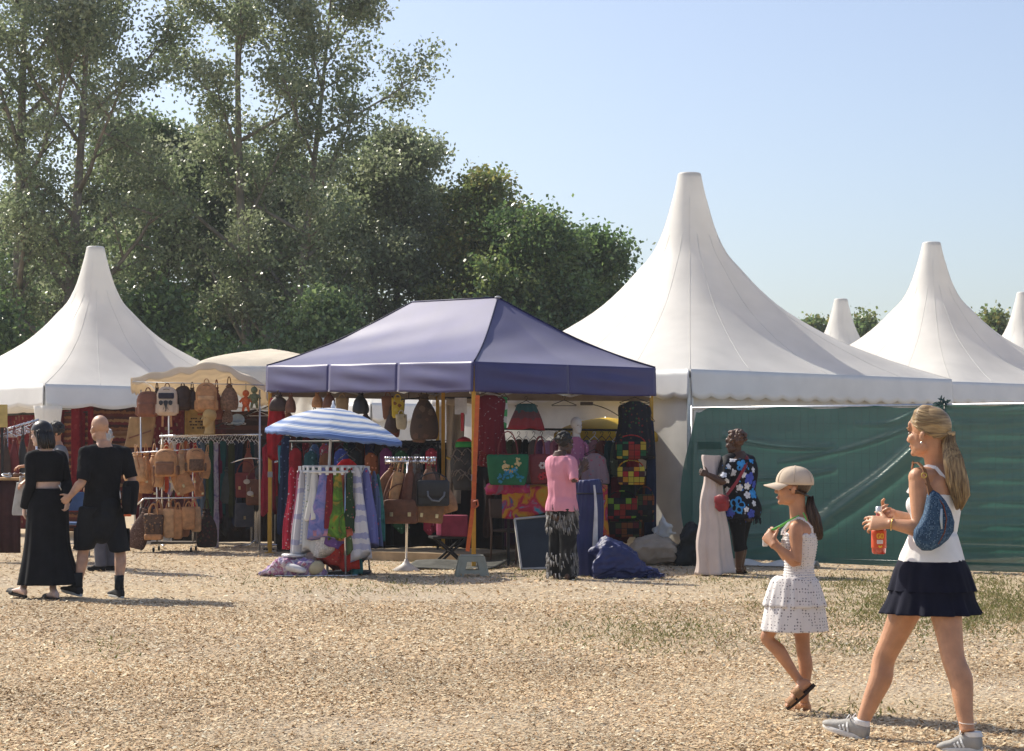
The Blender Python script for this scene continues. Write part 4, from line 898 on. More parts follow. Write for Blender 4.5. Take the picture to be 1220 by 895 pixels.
# drink bottle
T = thing('drink_bottle', 'small glass bottle of red drink held by the walking woman', 'bottle', W(1047, 660, 9.64))
bz = lambda y: Zh(y, 9.64); bx = W(1047, 0, 9.64).x
prof = [(.001, 660), (.030, 660), (.034, 657.5), (.035, 652), (.035, 634), (.033, 629), (.022, 622), (.0145, 616), (.0135, 610), (.0135, 607)]
mb = MB(); mb.lathe([(r, bz(y)) for r, y in prof], (bx, 9.64, 0), 24)
DR = M((.62, .05, .02), .08, .6, .1, 6, 0, name='red_drink'); DR.node_tree.nodes['Principled BSDF'].inputs['Transmission Weight'].default_value = .35; DR.node_tree.nodes['Principled BSDF'].inputs['Coat Weight'].default_value = 1
mb.build('bottle_body', DR, T)
mb = MB(); mb.lathe([(.0358, bz(653)), (.0362, bz(652)), (.0362, bz(633)), (.0358, bz(632))], (bx, 9.64, 0), 24); lb = mb.build('paper_label', M((.62, .09, .03), .5, .3, .1, name='label_red'), T)
def onlabel(a, z, r=.0366): return V((bx+r*math.sin(a), 9.64-r*math.cos(a), z))
def strip(pts, wd):
    mb = MB()
    for (a0, z0), (a1, z1) in zip(pts, pts[1:]):
        for q in range(3):
            t0, t1 = q/3, (q+1)/3; mb.bar(onlabel(lerp(a0, a1, t0), lerp(z0, z1, t0)), onlabel(lerp(a0, a1, t1), lerp(z0, z1, t1)), wd, .0012, V((math.sin(a0), -math.cos(a0), 0)))
    return mb
zt_ = bz(636); h_ = .020
YL = M((.8, .55, .05), .5, name='label_yellow')
strip([(-.02, zt_), (-.35, zt_), (-.42, zt_-h_*.5), (-.35, zt_-h_), (-.05, zt_-h_), (-.05, zt_-h_*.5), (-.2, zt_-h_*.5)], .0045).build('letter', YL, lb, False)
strip([(.10, zt_), (.10, zt_-h_), (.42, zt_-h_), (.42, zt_), (.10, zt_)], .0045).build('letter', YL, lb, False)
zt_ = bz(643)
for a in (-.28, -.02, .24): strip([(a-.09, zt_), (a-.09, zt_-.017), (a+.09, zt_-.017), (a+.09, zt_)], .0042).build('letter', WHT, lb, False)
strip([(-.2, bz(650)), (0, bz(652)), (.25, bz(650))], .006).build('fruit_mark', YL, lb, False)
mb = MB(); mb.lathe([(.0148, bz(611)), (.0152, bz(610)), (.0152, bz(604.5)), (.012, bz(603.5))], (bx, 9.64, 0), 18); mb.build('cap', M((.75, .75, .75), .35, .5, metal=.5, name='bottle_cap'), T)
# ---------------- girl with cap
def cap_girl():
    S = Fig('girl in beige cap and white dotted ruffled dress, hands raised at her chest, walking', W(951, 849, 10.8), (-.97, .25), .77)
    S.set(pel=W(949, 705, 10.8), neck=W(953, 620, 10.82), head=W(945, 579.5, 10.82), hipR=S.r+S.f*.10, shR=S.r, bend=V((.012, 0, 0)),
          shl=W(948, 629, 10.705), ell=W(949, 671, 10.66), wrl=W(921, 648, 10.70), shr=W(957, 627, 10.93), elr=W(941, 668, 10.98), wrr=W(922, 645, 10.85),
          hl=W(946, 708, 10.76), knl=W(914, 760, 10.78), anl=W(953, 812, 10.75), hr=W(952, 708, 10.86), knr=W(957, 775, 10.86), anr=W(958.5, 836, 10.86))
    J = S.J; mb = MB()
    S.torso(mb, 0, -.2, 1.09, False, wide=1); S.headframe((-.985, .17), .02); S.head(mb, .88, .95); S.shoulders(mb, 0, .92)
    S.arm(mb, J['shl'], J['ell'], J['wrl'], kk=.80); S.arm(mb, J['shr'], J['elr'], J['wrr'], kk=.80)
    S.leg(mb, J['hl'], J['knl'], J['anl'], thick=.92); S.leg(mb, J['hr'], J['knr'], J['anr'], thick=.92)
    hL, tL = W(968.5, 815, 10.72), W(937, 843, 10.71); hR, tR = W(967, 850, 10.88), W(938.5, 849, 10.92)
    S.foot(mb, J['anl'], hL, tL); S.foot(mb, J['anr'], hR, tR)
    S.hand(mb, J['wrl'], W(911, 634, 10.76)-J['wrl'], (.3, .95, .1), (.8, .0, .6), .86, (.75, .85, .9, 1.0), .7, .05)
    S.hand(mb, J['wrr'], W(912, 631, 10.80)-J['wrr'], (.3, -.95, .1), (.8, 0, .6), .86, (.75, .85, .9, 1.0), .7, .05)
    body = mb.fuse('body', SK2, S.T, .0046, 4); S.face(body, (.06, .035, .02), (.45, .16, .13), .006)
    mb = MB(); mb.tube([S.hp(-.017, .0975, -.0705), S.hp(0, .1005, -.0725), S.hp(.017, .0975, -.0705)], .0035, 6); mb.build('teeth', M((.8, .78, .74), .3, name='teeth'), S.T)
    DOT = MP('dots', [(.70, .665, .65), (.09, .075, .10)], 62, .85, thr=.25); BOD = MP('dots', [(.70, .665, .65), (.16, .14, .16)], 80, .85, thr=.24)
    mb = MB(); S.torso(mb, .010, .12, .80, False); bd = mb.fuse('bodice', BOD, S.T, .005, 3, disp=lambda co: .0030*np.sin(co[:, 2]*430))
    up = J['neck']-J['pel']; sd = J['shR'].normalized(); fw = Z3.cross(sd); c0_ = J['pel']+up*.80
    mb = MB(); rg = [c0_+sd*.132*math.cos(t)+fw*(.083*math.sin(t)-.003) for t in [2*PI*i/40 for i in range(40)]]; mb.tube([p+V((0, 0, .006*math.sin(i*2.2))) for i, p in enumerate(rg)], .009, 8, True); mb.build('top_frill', BOD, bd)
    for q, sh in ((-1, 'shl'), (1, 'shr')):
        mb = MB(); tp = J['neck'].lerp(J[sh], .55)+V((0, 0, .030)); c = c0_+sd*q*.066
        pts = [c-fw*.078, c-fw*.076+V((0, 0, .04)), tp-fw*.03, tp+V((0, 0, .006)), tp+fw*.04-V((0, 0, .01)), c+fw*.085+V((0, 0, .02)), c+fw*.088]
        for a, b in zip(pts, pts[1:]): mb.bar(a, b, .014, .004, (a-J['neck']).normalized())
        mb.build('shoulder_strap', BOD, bd, False)
    cw, c1, c2 = W(947, 688, 10.8), W(947, 722, 10.8), W(946, 751, 10.8); sd, fw = J['hipR'].normalized(), Z3.cross(J['hipR'].normalized())
    for nm, secs, pl, am, sn in (('skirt_tier', [(cw.lerp(c1, .8), sd, fw, .155, .155), (c1.lerp(c2, .4), sd, fw, .168, .168), (c2, sd, fw, .18, .178)], 12, .05, 4), ('skirt_tier', [(cw+V((0, 0, .01)), sd, fw, .112, .090), (cw-V((0, 0, .02)), sd, fw, .132, .128), (c1, sd, fw, .168, .170)], 14, .07, 8)):
        mb = MB(); skirt(mb, secs, pl, am, sn); mb.build(nm, DOT, S.T, True, solid=.003)
    H = hairmat((.022, .012, .007), (.085, .045, .024), .4, 'brown_hair')
    mb = MB(); cap_hair(S, mb, lambda x, y, z: (z > .03 and y < .07) or (y < .030-(.03-z)*.55 and z > -.068 and not (abs(x) > .06 and -.05 < z < .01 and y > -.03)), 1.09)
    tie = S.hp(.0, -.108, -.062); gl = [[S.hp(x_*1.0, .02, -.02+.0), S.hp(x_*1.05, -.03, -.03), S.hp(x_*.8, -.08, -.05), tie] for x_ in (-.078, -.07, .07, .078)]; S.strands(mb, gl, 30, .003, .002, 3, 4); mb.build('hair', H, S.T)
    p = [tie, W(965.5, 604, 10.80), W(969, 618, 10.79), W(972.5, 632, 10.79), W(975, 639, 10.79), W(977, 643, 10.79)]; ra = [(.012, .012), (.022, .020), (.034, .024), (.032, .022), (.020, .014), (.006, .005)]
    mb = MB(); sx = V((1, 0, .25)).normalized(); mb.loft([(c, sx, V((0, 1, 0)), a, b) for c, (a, b) in zip(p, ra)], 20, 4, lambda t, th: 1+.1*math.sin(7*th))
    gl = [[c+sx*a*1.05*math.cos(t)+V((0, 1, 0))*b*1.05*math.sin(t) for c, (a, b) in zip(p, ra)] for t in [2*PI*i/14 for i in range(14)]]; S.strands(mb, gl, 70, .003, .004, 9, 4, True); mb.build('ponytail', H, S.T)
    # baseball cap: six panel dome, curved peak
    CAPM = M((.60, .49, .38), .85, .15, .08, 12, .3, 260, name='beige_twill'); hk = S.hk; mb = MB(); rs_ = []
    for j in range(13):
        ph = (PI/2)*j/12; ring = []
        for i in range(48):
            th = 2*PI*i/48; seam = 1-.018*abs(math.cos(3*th))**14*math.sin(ph); rx, ry, rz = .092*math.sin(ph)**.85*seam, .116*math.sin(ph)**.85*seam, .098*math.cos(ph)
            ring.append(S.hp(rx*math.cos(th), -.010+ry*math.sin(th), .026+rz+.010*math.sin(th)*0))
        rs_.append(ring)
    rs_.append([S.hp(.091*math.cos(t), -.010+.115*math.sin(t), .010) for t in [2*PI*i/48 for i in range(48)]])
    mb.rings(rs_, False); cp = mb.build('cap', CAPM, S.T, True, solid=.003)
    mb = MB()
    def bf(u, v):
        a = (u-.5)*2.5; x = .091*math.sin(a)*(1-.10*v); y0 = -.010+.113*math.cos(a); y = y0+v*.078*math.cos(a*.62)**.7
        return S.hp(x, y, .020-.018*v-.030*(2*(u-.5))**2*(.4+.6*v))
    mb.grid(bf, 24, 8); mb.build('cap_peak', CAPM, cp, True, solid=.006)
    mb = MB(); mb.ell(S.hp(0, -.010, .125), (.009*hk, .009*hk, .005*hk)); mb.build('cap_button', CAPM, cp)
    for i in range(6):
        th = PI*i/3+.0; mb = MB(); mb.tube([S.hp(.0932*math.sin(ph)**.85*math.cos(th), -.010+.1172*math.sin(ph)**.85*math.sin(th), .0266+.0988*math.cos(ph)) for ph in [(PI/2)*j/10 for j in range(11)]], .0016, 5); mb.build('cap_seam', M((.46, .37, .28), .9, name='seam_thread'), cp)
    GRN = M((.12, .55, .10), .5, .3, .1, name='green_cord'); mb = MB(); n0 = J['neck']
    hand = W(914, 634, 10.77)
    mb.tube([hand, W(930, 626, 10.75), W(944, 618, 10.74), W(955, 613, 10.79), W(961, 611, 10.84), W(957, 612, 10.89), W(944, 619, 10.88), W(928, 629, 10.83), hand], .0042, 6)
    mb.tube([W(957, 611, 10.755), W(960, 617, 10.745), W(962, 626, 10.748)], .0035, 6); mb.build('lanyard', GRN, S.T)
    mb = MB(); c = hand+V((-.012, -.01, -.055)); mb.box(c, (.028, .012, .045)); mb.build('lanyard_tag', WHT, S.T, False, bevel=.004)
    SM, SO = M((.30, .145, .055), .6, .3, .15, 20, .3, name='tan_strap'), M((.045, .030, .022), .8, .2, .15, name='dark_sole')
    sandal(S.T, hL, tL, .80, SM, SO); sandal(S.T, hR, tR, .80, SM, SO)
cap_girl()
# ---------------- woman in flowered blouse
def floral_lady():
    S = Fig('woman in black blouse with blue and white flowers holding a cream bundle', W(880, 684, 23.3), (-.80, .6), 1.0, True, 1.25)
    S.set(pel=W(883, 607, 23.25), neck=W(879, 543, 23.2), head=W(875, 527, 23.15), hipR=S.r, shR=S.r,
          shl=W(866, 550, 23.1), ell=W(861, 574, 22.9), wrl=W(844, 566, 22.9), shr=W(892, 549, 23.35), elr=W(872, 573, 23.55), wrr=W(846, 560, 23.3),
          hl=W(878, 612, 23.17), knl=W(880, 648, 23.2), anl=W(880, 676, 23.27), hr=W(886, 612, 23.33), knr=W(882, 648, 23.38), anr=W(883, 676, 23.42))
    J = S.J; mb = MB(); S.torso(mb); S.headframe((-.88, .47), -.15); S.head(mb, 1.02); S.shoulders(mb, 0, 1.1)
    S.arm(mb, J['shl'], J['ell'], J['wrl'], .008); S.arm(mb, J['shr'], J['elr'], J['wrr'], .008); S.leg(mb, J['hl'], J['knl'], J['anl'], thick=1.1); S.leg(mb, J['hr'], J['knr'], J['anr'], thick=1.1)
    hL, tL, hR, tR = W(886, 683, 23.3), W(868, 684, 23.42), W(889, 681, 23.5), W(874, 682, 23.6)
    S.foot(mb, J['anl'], hL, tL); S.foot(mb, J['anr'], hR, tR)
    S.hand(mb, J['wrl'], (-.9, .15, .35), (.2, .9, 0), (0, 0, 1), 1.0, (.7, .75, .8, .85), .5); S.hand(mb, J['wrr'], (-.8, -.5, .1), (.2, -.9, 0), (0, 0, 1), 1.0, (.7, .75, .8, .85), .5)
    b = mb.fuse('body', SKD, S.T, .006); S.face(b, (.02, .015, .01), (.12, .04, .035))
    FL_ = MP('floral', [(.008, .008, .012), (.02, .16, .52), (.30, .30, .36), (.025, .07, .40), (.05, .30, .62)], 12, .7, thr=.12)
    mb = MB(); S.torso(mb, .045, -.16, .93); S.shoulders(mb, .028, 1.1); S.arm(mb, J['shl'], J['ell'], J['wrl'], .042, .55); S.arm(mb, J['shr'], J['elr'], J['wrr'], .042, .55)
    hemc = J['pel']-V((0, 0, .10)); mb.loft([(J['pel']+V((0, 0, .2)), S.r, S.f, .2, .17), (J['pel']+V((0, 0, .02)), S.r, S.f, .235, .20), (hemc, S.r, S.f, .245, .215)], 24, 4)
    bl = mb.fuse('blouse', FL_, S.T, .009, 4, disp=folds(.009, 22, 3)); mb = MB(); r_ = random.Random(2)
    for i in range(60):
        a = 2*PI*i/60; p = hemc+S.r*.25*math.cos(a)+S.f*.22*math.sin(a); mb.tube([p, p+V((r_.uniform(-.01, .01), r_.uniform(-.01, .01), -r_.uniform(.03, .08)))], .006, 4)
    mb.build('fringe', FL_, bl)
    from mathutils.bvhtree import BVHTree
    me = bl.data; bv = BVHTree.FromPolygons([v.co for v in me.vertices], [p.vertices for p in me.polygons]); off = rootloc(S.T); r_ = random.Random(12)
    for i, (px, py, rp_, c) in enumerate([(873, 548, 4.5, 1), (882, 546, 5, 1), (868, 556, 4, 1), (873, 563, 5, 1), (862, 566, 4.5, 1), (866, 573, 4.5, 1), (861, 580, 4.5, 1), (867, 584, 4.5, 1), (884, 555, 8, 2), (893, 570, 8, 3), (890, 579, 5, 1), (881, 581, 4.5, 1), (878, 602, 11.5, 2), (890, 590, 5, 1), (897, 588, 7, 2), (898, 600, 4, 1), (870, 611, 7, 3), (895, 612, 6, 3), (894, 548, 6, 2), (886, 566, 4, 1), (866, 597, 4, 1), (889, 607, 3.5, 1), (897, 560, 4, 1), (898, 577, 5, 3)]):
        tgt = W(px, py, 23.2)-off; eye = W(px+2, py, 21.0)-off; hit, nn_, _, _ = bv.ray_cast(eye, (tgt-eye).normalized())
        if hit is None: continue
        uu = nn_.cross(UZ_ := Z3).normalized(); vv = nn_.cross(uu); s_ = rp_*23.2/F; col = {1: (.66, .66, .70), 2: (.04, .26, .62), 3: (.06, .09, .45)}[c]; a0 = r_.uniform(0, 2); ring = []
        for k in range(40):
            a = 2*PI*k/40; rad = s_*(.55+.45*abs(math.cos(2.5*a+a0))**.6); ring.append(hit+uu*rad*math.cos(a)+vv*rad*math.sin(a))
        q_ = []
        for p in ring:
            loc, n2, _, _ = bv.find_nearest(p); q_.append(loc+n2*.004 if (loc-p).length < .05 else p+nn_*.004)
        mb = MB(); ctr = hit+nn_*.006; mb.add([ctr]+q_, [(0, 1+k, 1+(k+1) % 40) for k in range(40)]); fo = mb.build('flower_print', M(col, .75, .2, .25, 30, 0, name='flower_ink'), bl, False, world=False)
    mb = MB(); S.leg(mb, J['hl'], J['knl'], J['anl'], .014, .62, 1.1); S.leg(mb, J['hr'], J['knr'], J['anr'], .014, .62, 1.1); mb.ell(J['pel']-V((0, 0, .04)), (.19, .15, .12)); mb.fuse('leggings', BLK, S.T, .008)
    HM = hairmat((.025, .011, .006), (.15, .062, .028), .5, 'curly_hair'); mb = MB(); r_ = random.Random(5)
    for i in range(120):
        th, ph = r_.uniform(0, 2*PI), r_.uniform(0, 2.0); d = V((math.sin(ph)*math.cos(th), math.sin(ph)*math.sin(th), math.cos(ph)))
        if d.y > .45 and d.z < .75: continue
        c = S.hp(d.x*.088, -.03+d.y*.112, .035+d.z*.10); rr_ = r_.uniform(.014, .026); mb.ell(c, (rr_, rr_, rr_*.9), None, 8, 6)
    mb.ell(S.hp(0, -.03, .03), (.098, .10, .095)); mb.fuse('hair', HM, S.T, .007, 1, disp=folds(.006, 120, 4, 1))
    SO = M((.02, .016, .013), .8); sandal(S.T, hL, tL, 1, SO, SO); sandal(S.T, hR, tR, 1, SO, SO)
floral_lady()
T = thing('crossbody_bag', 'red crossbody bag with red strap across the flowered blouse', 'bag', W(861, 612, 22.9))
RD = M((.24, .018, .024), .45, .4, .2, 14, .2, name='red_leather')
mb = MB(); o = W(860, 598, 22.86); mb.puff([(-.085, .06), (.0, .085), (.085, .06), (.095, -.04), (.07, -.10), (-.03, -.115), (-.085, -.07)], o, (.75, -.66, 0), Z3, (-.66, -.75, 0), .09, 5); mb.build('pouch', RD, T)
mb = MB(); mb.puff([(-.08, .06), (.0, .088), (.082, .06), (.085, -.01), (0, -.035), (-.08, -.01)], o+V((-.66, -.75, 0))*.03, (.75, -.66, 0), Z3, (-.66, -.75, 0), .05, 4); mb.build('flap', RD, T)
mb = MB(); pp = [W(866, 590, 22.88), W(878, 574, 22.90), W(888, 556, 22.98), W(890, 545, 23.12), W(885, 541, 23.25)]
for a, b in zip(pp, pp[1:]): mb.bar(a, b, .035, .008, V((0, -1, .2)))
mb.build('strap', RD, T, False)
T = thing('cloth_bundle', 'tall bundle of cream cloth held upright by the woman in the flowered blouse', 'cloth', W(850, 684, 23.05))
CB_ = M((.60, .50, .45), .8, .2, .08, 5, .15, 90, name='cream_cloth')
b0 = W(850, 685, 23.05); mb = MB(); sx, sy = V((1, 0, 0)), V((0, 1, 0))
mb.loft([(W(848, 542, 23.1), sx, sy, .105, .075), (W(848, 546, 23.1), sx, sy, .112, .08), (W(848, 562, 23.08), sx, sy, .105, .08), (W(848, 580, 23.06), sx, sy, .108, .09), (W(848, 620, 23.05), sx, sy, .155, .12), (W(850, 660, 23.05), sx, sy, .19, .15), (W(851, 683.5, 23.05), sx, sy, .215, .17)], 70, 5, lambda t, th: 1+(.025+.12*t)*math.sin(5*th+1+2*t)+(.02+.05*t)*math.sin(11*th+3+t))
mb.wobble(.012, 14, 3); mb.build('cloth', CB_, T)
# ---------------- person in pink shirt
def pink_person():
    S = Fig('person in short sleeved pink shirt and shaggy grey and black trousers, seen from behind', W(670, 690, 22.4), (.62, .78), .98, True, 1.08)
    S.set(pel=W(670, 607, 22.4), neck=W(668, 543, 22.38), head=W(673, 528, 22.42), hipR=S.r, shR=S.r, shl=W(656, 550, 22.48), shr=W(681, 550, 22.28), elr=W(684, 573, 22.15), wrr=W(694, 557, 22.34), ell=W(661, 574, 22.72), wrl=W(690, 562, 22.9),
          hl=W(664, 612, 22.46), knl=W(664, 650, 22.47), anl=W(664, 681, 22.5), hr=W(676, 612, 22.34), knr=W(677, 650, 22.33), anr=W(677, 682, 22.33))
    J = S.J; mb = MB(); S.torso(mb); S.headframe((.80, .6), -.12); S.head(mb, 1.0); S.shoulders(mb)
    S.arm(mb, J['shl'], J['ell'], J['wrl']); S.arm(mb, J['shr'], J['elr'], J['wrr']); S.leg(mb, J['hl'], J['knl'], J['anl']); S.leg(mb, J['hr'], J['knr'], J['anr'])
    S.hand(mb, J['wrr'], (.5, .3, .8), (-.2, .9, 0), (-1, 0, 0), 1.0); S.hand(mb, J['wrl'], (.7, .2, .5), (0, -.9, 0), (0, 0, 1), 1.0)
    hl_, tl_, hr_, tr_ = W(661, 690, 22.38), W(668, 686, 22.62), W(675, 691, 22.2), W(682, 687, 22.45); S.foot(mb, J['anl'], hl_, tl_); S.foot(mb, J['anr'], hr_, tr_)
    b = mb.fuse('body', SKD, S.T, .006); S.face(b, (.02, .015, .01), (.12, .04, .035))
    PK = M((.66, .27, .34), .8, .2, .06, 8, .15, 200, name='pink_cotton')
    mb = MB(); S.torso(mb, .024, -.04, 1.0, False); up_ = J['neck']-J['pel']; mb.loft([(J['pel']+up_*.74, S.r, S.f, .185, .125), (J['pel']+up_*.4, S.r, S.f, .183, .135), (J['pel']+up_*.02, S.r, S.f, .188, .145)], 24, 4); S.shoulders(mb, .018); S.arm(mb, J['shl'], J['ell'], J['wrl'], .028, .5); S.arm(mb, J['shr'], J['elr'], J['wrr'], .028, .5)
    sh = mb.fuse('shirt', PK, S.T, .008, 3, disp=lambda co: folds(.009, 15, 12, .3, .7)(co)+folds(.004, 50, 5, .4, .6)(co)); c = J['neck']+V((0, 0, .005)); mb = MB(); mb.lathe([(.075, -.03), (.080, -.01), (.070, .022), (.064, .018), (.068, -.02)], c, 24); mb.build('collar', PK, sh)
    TR = MP('tie', [(.012, .012, .013), (.012, .012, .013), (.02, .02, .02), (.14, .135, .13), (.30, .29, .28)], 3.3, .9)
    mb = MB(); sx = S.r
    for a, k_, n_ in (('hl', 'knl', 'anl'), ('hr', 'knr', 'anr')): mb.loft([(J[a]+V((0, 0, .06)), S.r, S.f, .105, .12), (J[k_], S.r, S.f, .088, .10), (J[n_]-V((0, 0, .045)), S.r, S.f, .098, .115)], 24, 6)
    mb.ell(J['pel'], (.175, .15, .16)); tr = mb.fuse('trousers', TR, S.T, .009, 3, disp=folds(.012, 30, 8)); mb = MB(); r_ = random.Random(8)
    GRY = M((.26, .25, .24), .95, .1, .5, 30, .3, name='grey_fur')
    for (zc, zr) in ((616, 14), (672, 14)):
        for i in range(170):
            a = r_.uniform(0, 2*PI); py = zc+r_.uniform(-1, 1)*zr; c = W(670, py, 22.4); lf = .19 if zc < 620 else .185
            p = c+S.r*lf*math.cos(a)+S.f*.135*math.sin(a); mb.tube([p, p+S.r*.02*math.cos(a)+V((r_.uniform(-.01, .01), -.01, -r_.uniform(.04, .09)))], [.009, .003], 4)
    mb.build('shaggy_trim', GRY, tr)
    mb = MB(); r_ = random.Random(6)
    for i in range(90):
        th, ph = r_.uniform(0, 2*PI), r_.uniform(0, 1.9); d = V((math.sin(ph)*math.cos(th), math.sin(ph)*math.sin(th), math.cos(ph)))
        if d.y > .5 and d.z < .7: continue
        mb.ell(S.hp(d.x*.078, -.02+d.y*.10, .032+d.z*.09), (r_.uniform(.012, .02),)*3, None, 8, 6)
    mb.ell(S.hp(0, -.02, .03), (.084, .096, .088)); mb.fuse('hair', hairmat((.006, .005, .004), (.018, .014, .012), .7, 'black_hair'), S.T, .007, 1, disp=folds(.005, 140, 4, 1))
    SO = M((.03, .025, .02), .8); sandal(S.T, hl_, tl_, 1, SO, SO); sandal(S.T, hr_, tr_, 1, SO, SO)
pink_person()
# ---------------- man in black
def black_man():
    S = Fig('bald man in black T-shirt and black shorts walking away hand in hand', W(120, 712, 19.5), (-.50, .87), 1.03, False, 1.0)
    S.set(pel=W(121, 612, 19.5), neck=W(123, 532, 19.5), head=W(118.5, 510, 19.52), hipR=S.r, shR=S.r, shl=W(103, 540, 19.38), ell=W(98, 573, 19.3), wrl=W(84, 591, 19.25), shr=W(148, 541, 19.62), elr=W(157, 570, 19.6), wrr=W(154, 595, 19.5),
          hl=W(109, 614, 19.43), knl=W(99, 658, 19.5), anl=W(93, 697, 19.4), hr=W(134, 614, 19.58), knr=W(143, 660, 19.55), anr=W(142, 700, 19.45))
    J = S.J; mb = MB(); S.torso(mb); S.headframe((-.62, .78), -.03); S.head(mb, 1.06, 1.1); S.shoulders(mb)
    S.arm(mb, J['shl'], J['ell'], J['wrl']); S.arm(mb, J['shr'], J['elr'], J['wrr']); S.leg(mb, J['hl'], J['knl'], J['anl']); S.leg(mb, J['hr'], J['knr'], J['anr'])
    S.hand(mb, J['wrl'], (-.75, .1, -.6), (-.1, .9, 0), (-.5, .2, .6), 1.0, (.9, .9, .95, 1)); S.hand(mb, J['wrr'], (-.35, .2, -.85), (-.8, .4, 0), (-.4, .8, 0), 1.0, (.8, .85, .9, .95))
    b = mb.fuse('body', SKL, S.T, .006); S.face(b, (.2, .15, .1))
    mb = MB(); S.torso(mb, .022, -.08, 1.0); S.shoulders(mb, .028); S.arm(mb, J['shl'], J['ell'], J['wrl'], .026, .5); S.arm(mb, J['shr'], J['elr'], J['wrr'], .026, .5); mb.fuse('t_shirt', BLK, S.T, .008, 3, disp=lambda co: folds(.008, 15, 2, .4, .7)(co)+folds(.004, 45, 3, .5, .6)(co))
    mb = MB()
    for a, k_ in (('hl', 'knl'), ('hr', 'knr')): mb.loft([(J[a]+V((0, 0, .08)), S.r, S.f, .115, .125), (J[a].lerp(J[k_], .5), S.r, S.f, .112, .12), (J[k_]+V((0, 0, .03)), S.r, S.f, .105, .115)], 22, 5)
    mb.ell(J['pel']+V((0, 0, .05)), (.185, .15, .16)); mb.ell(J['pel']-V((0, 0, .06)), (.17, .18, .17)); mb.ell(J['pel']-V((0, 0, .15)), (.12, .17, .14)); sh = mb.fuse('shorts', M((.014, .015, .018), .85, .15, .2, name='black_twill'), S.T, .009, 3, disp=folds(.010, 24, 6))
    for a, k_, q in (('hl', 'knl', -1), ('hr', 'knr', 1)):
        p = J[a].lerp(J[k_], .55)+S.r*q*.108; mb = MB(); mb.puff([(-.07, .08), (.07, .08), (.07, -.09), (-.07, -.09)], p, S.f, Z3, S.r*q, .018, 3); mb.build('cargo_pocket', M((.014, .015, .018), .85, .15, .2, name='black_twill'), sh)
    SK = M((.015, .017, .02), .9); UPR = M((.02, .02, .022), .8); SO = M((.45, .45, .44), .6)
    for an, h, t in ((J['anl'], W(97, 711, 19.36), W(74, 704, 19.62)), (J['anr'], W(146, 714, 19.4), W(131, 710, 19.66))): 
        sneaker(S.T, h, t, 1.06, UPR, SO, None, SK); mb = MB(); mb.tube([an-V((0, 0, .02)), an+V((0, 0, .05)), an+V((0, 0, .12))], [.046, .044, .047], 14); mb.build('sock', SK, S.T)
black_man()
T = thing('jacket', 'black jacket carried over the forearm of the bald man', 'jacket', W(156, 614, 19.5))
mb = MB(); sx, sy = V((.9, .3, 0)), V((-.3, .9, 0)); mb.loft([(W(157, 573, 19.55), sx, sy, .055, .10), (W(156.5, 578, 19.55), sx, sy, .075, .12), (W(155.5, 595, 19.55), sx, sy, .07, .13), (W(155, 613, 19.55), sx, sy, .055, .14)], 40, 5, lambda t, th: 1+.10*math.sin(5*th)+.08*t*math.sin(9*th+1)); mb.build('jacket_body', BLK, T)
mb = MB(); mb.tube([W(151, 580, 19.4), W(150.5, 600, 19.4), W(151, 612, 19.42)], [.04, .045, .035], 10); mb.build('sleeve', BLK, T)
mb = MB(); mb.box(W(152, 614, 19.40), (.07, .03, .022)); mb.build('orange_tab', M((.6, .12, .03), .6), T, False, bevel=.005)
